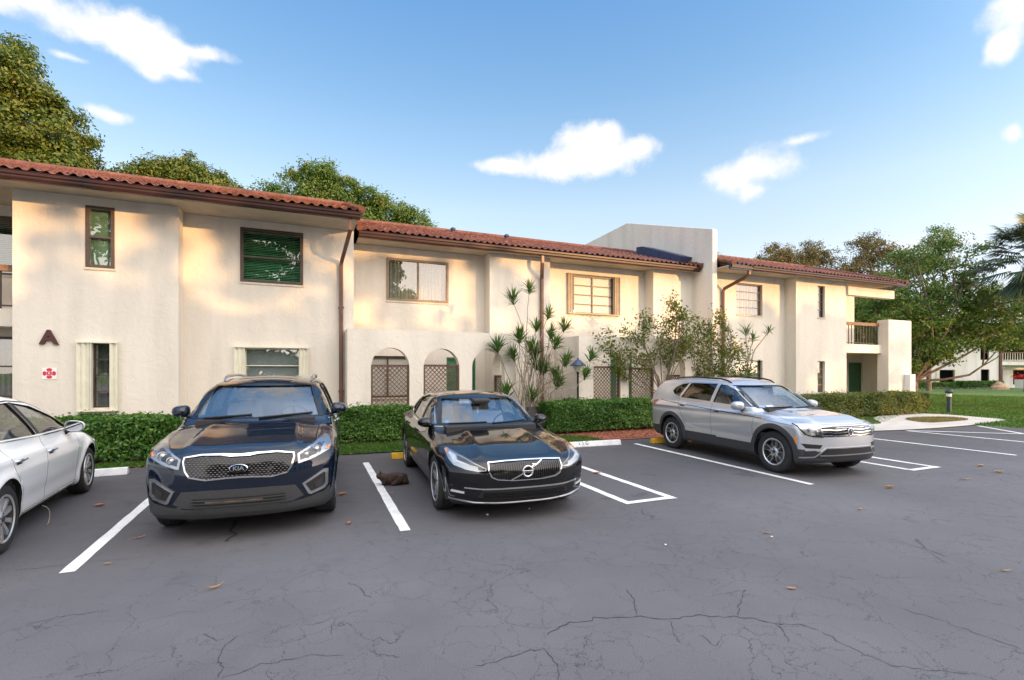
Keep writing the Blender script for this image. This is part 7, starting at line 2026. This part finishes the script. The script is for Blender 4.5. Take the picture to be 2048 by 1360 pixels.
SHADE = [(-4.9,5.15,.28),(-4.75,4.45,.28),(-3.3,5.2,.34),(-3.0,4.6,.34),(-3.45,4.05,.36),(-5.2,3.6,.45),(-4.5,3.45,.35),(-2.95,3.5,.4),(-3.7,3.3,.3),(-5.3,4.3,.22),
 (-1.25,4.75,.6),(-1.25,3.75,.5),(-.45,5.05,.5),(-.35,4.35,.5),(.5,4.95,.35),(.45,3.35,.4),(1.0,3.4,.35),(-.55,4.0,.3),(-1.5,5.3,.4),(-2.2,3.0,.4),(-.4,3.0,.35),(.6,4.15,.2),
 (1.6,5.0,.5),(2.9,4.7,.75),(3.4,3.75,.5),(4.6,5.05,.4),(2.2,3.05,.3),(3.9,3.1,.35),(2.2,4.3,.35),(3.9,4.9,.45),
 (6.3,4.75,.5),(7.0,4.3,.5),(6.1,4.05,.25),(5.8,5.25,.3),(7.2,3.5,.35),(5.6,3.35,.25),(7.8,4.95,.35),(7.8,4.15,.28),(8.6,3.2,.45),(9.8,3.05,.35),
 (10.9,3.0,.3),(12.4,2.9,.35),(15.0,3.2,.6),(16.0,3.3,.65),(16.9,3.9,.7),(17.4,3.3,.7),(17.2,2.4,.7),(16.2,2.2,.7),(15.0,2.2,.6),(14.4,2.6,.4),(16.5,1.2,.7),(15.2,1.1,.7),(17.5,1.3,.6),
 (18.5,3.9,.6),(19.4,3.7,.7),(20.3,3.6,.6),(18.3,2.9,.7),(19.3,2.7,.75),(20.4,2.75,.55),(18.3,1.9,.55),(18.1,1.0,.5),(19.0,2.0,.4),(23.8,2.6,.5),(23.6,1.5,.5),(21.5,1.6,.4),(22.4,.9,.5),(20.6,.5,.5),(19.0,.4,.6)]  # shade spots on the facade, each turned into a crown blob
YB = -29.0; TX = .57735*(13.6-YB); TZ = .12278*(13.6-YB)/.86603
names = ['first','second','third','fourth','fifth','sixth','seventh','eighth']
trunks = [20.5,24.5,28.5,32.5,37,41.5,44.5,48.5]
groups = {t: [] for t in trunks}
for (x, z, r) in SHADE:
    X, Z = x+TX, z+TZ; t = min(trunks, key=lambda q: abs(q-X)); groups[t].append((X-t, 0.0, Z, r*.92, r*.9, r*.92))
for i, t in enumerate(trunks):
    bl = groups[t] + [(-1.2,.3,7.2,1.3,1.0,1.1),(1.2,-.3,7.2,1.3,1.0,1.1),(0,0,7.8,1.4,1.0,.7),(-1.9,0,8.1,.6,.6,.45),(1.8,0,8.2,.6,.6,.4)] * (t < 36) + [(0,0,4.5,1.6,1.2,1.2)]
    tree('lot_tree', (t,YB,0), names[i] + ' from the west of unseen trees behind the camera, crown shaped to dapple the facade', 'trees across the parking lot behind the camera', bl, 'leaf_oak', seed=200+i, tr=.2, trunk_h=3.5, clumps=90, leaves=26, cr=.22, size=.26, ratio=.7, shell=.1, lr=.3)
for i, (x, y, h, R_, lab) in enumerate([(-13,-22,17,5.0,'broad tall tree across the lot, opposite the left end of the building'),(-6.5,-25,18,5.0,'broad tall tree across the lot, opposite the white sedan'),(0,-23,18,5.0,'broad tall tree across the lot, opposite the dark blue crossover'),(7,-27,17,4.8,'broad tall tree across the lot, opposite the first porch'),
 (71,9,9,4.2,'first of three unseen trees added past the right edge to shade the far building'),(78,4.5,9.5,4.2,'second of three unseen trees added past the right edge to shade the far building'),(85,0,9,4.2,'third of three unseen trees added past the right edge to shade the far building')]):  # trees past the right edge are added to shade the far white building
    rg = np.random.default_rng(240+i)
    tree('lot_tree', (x,y,0), lab, 'trees across the parking lot behind the camera', rblobs(rg, 34 if x < 10 else 20, R_, h*.86 if x < 10 else h*.8, h*.05, 1.7), 'leaf_oak', seed=240+i, tr=.3, trunk_h=h*.25, clumps=10, leaves=22, cr=.70, size=.48, ratio=.6, shell=.2)
FRAME['local'] = False
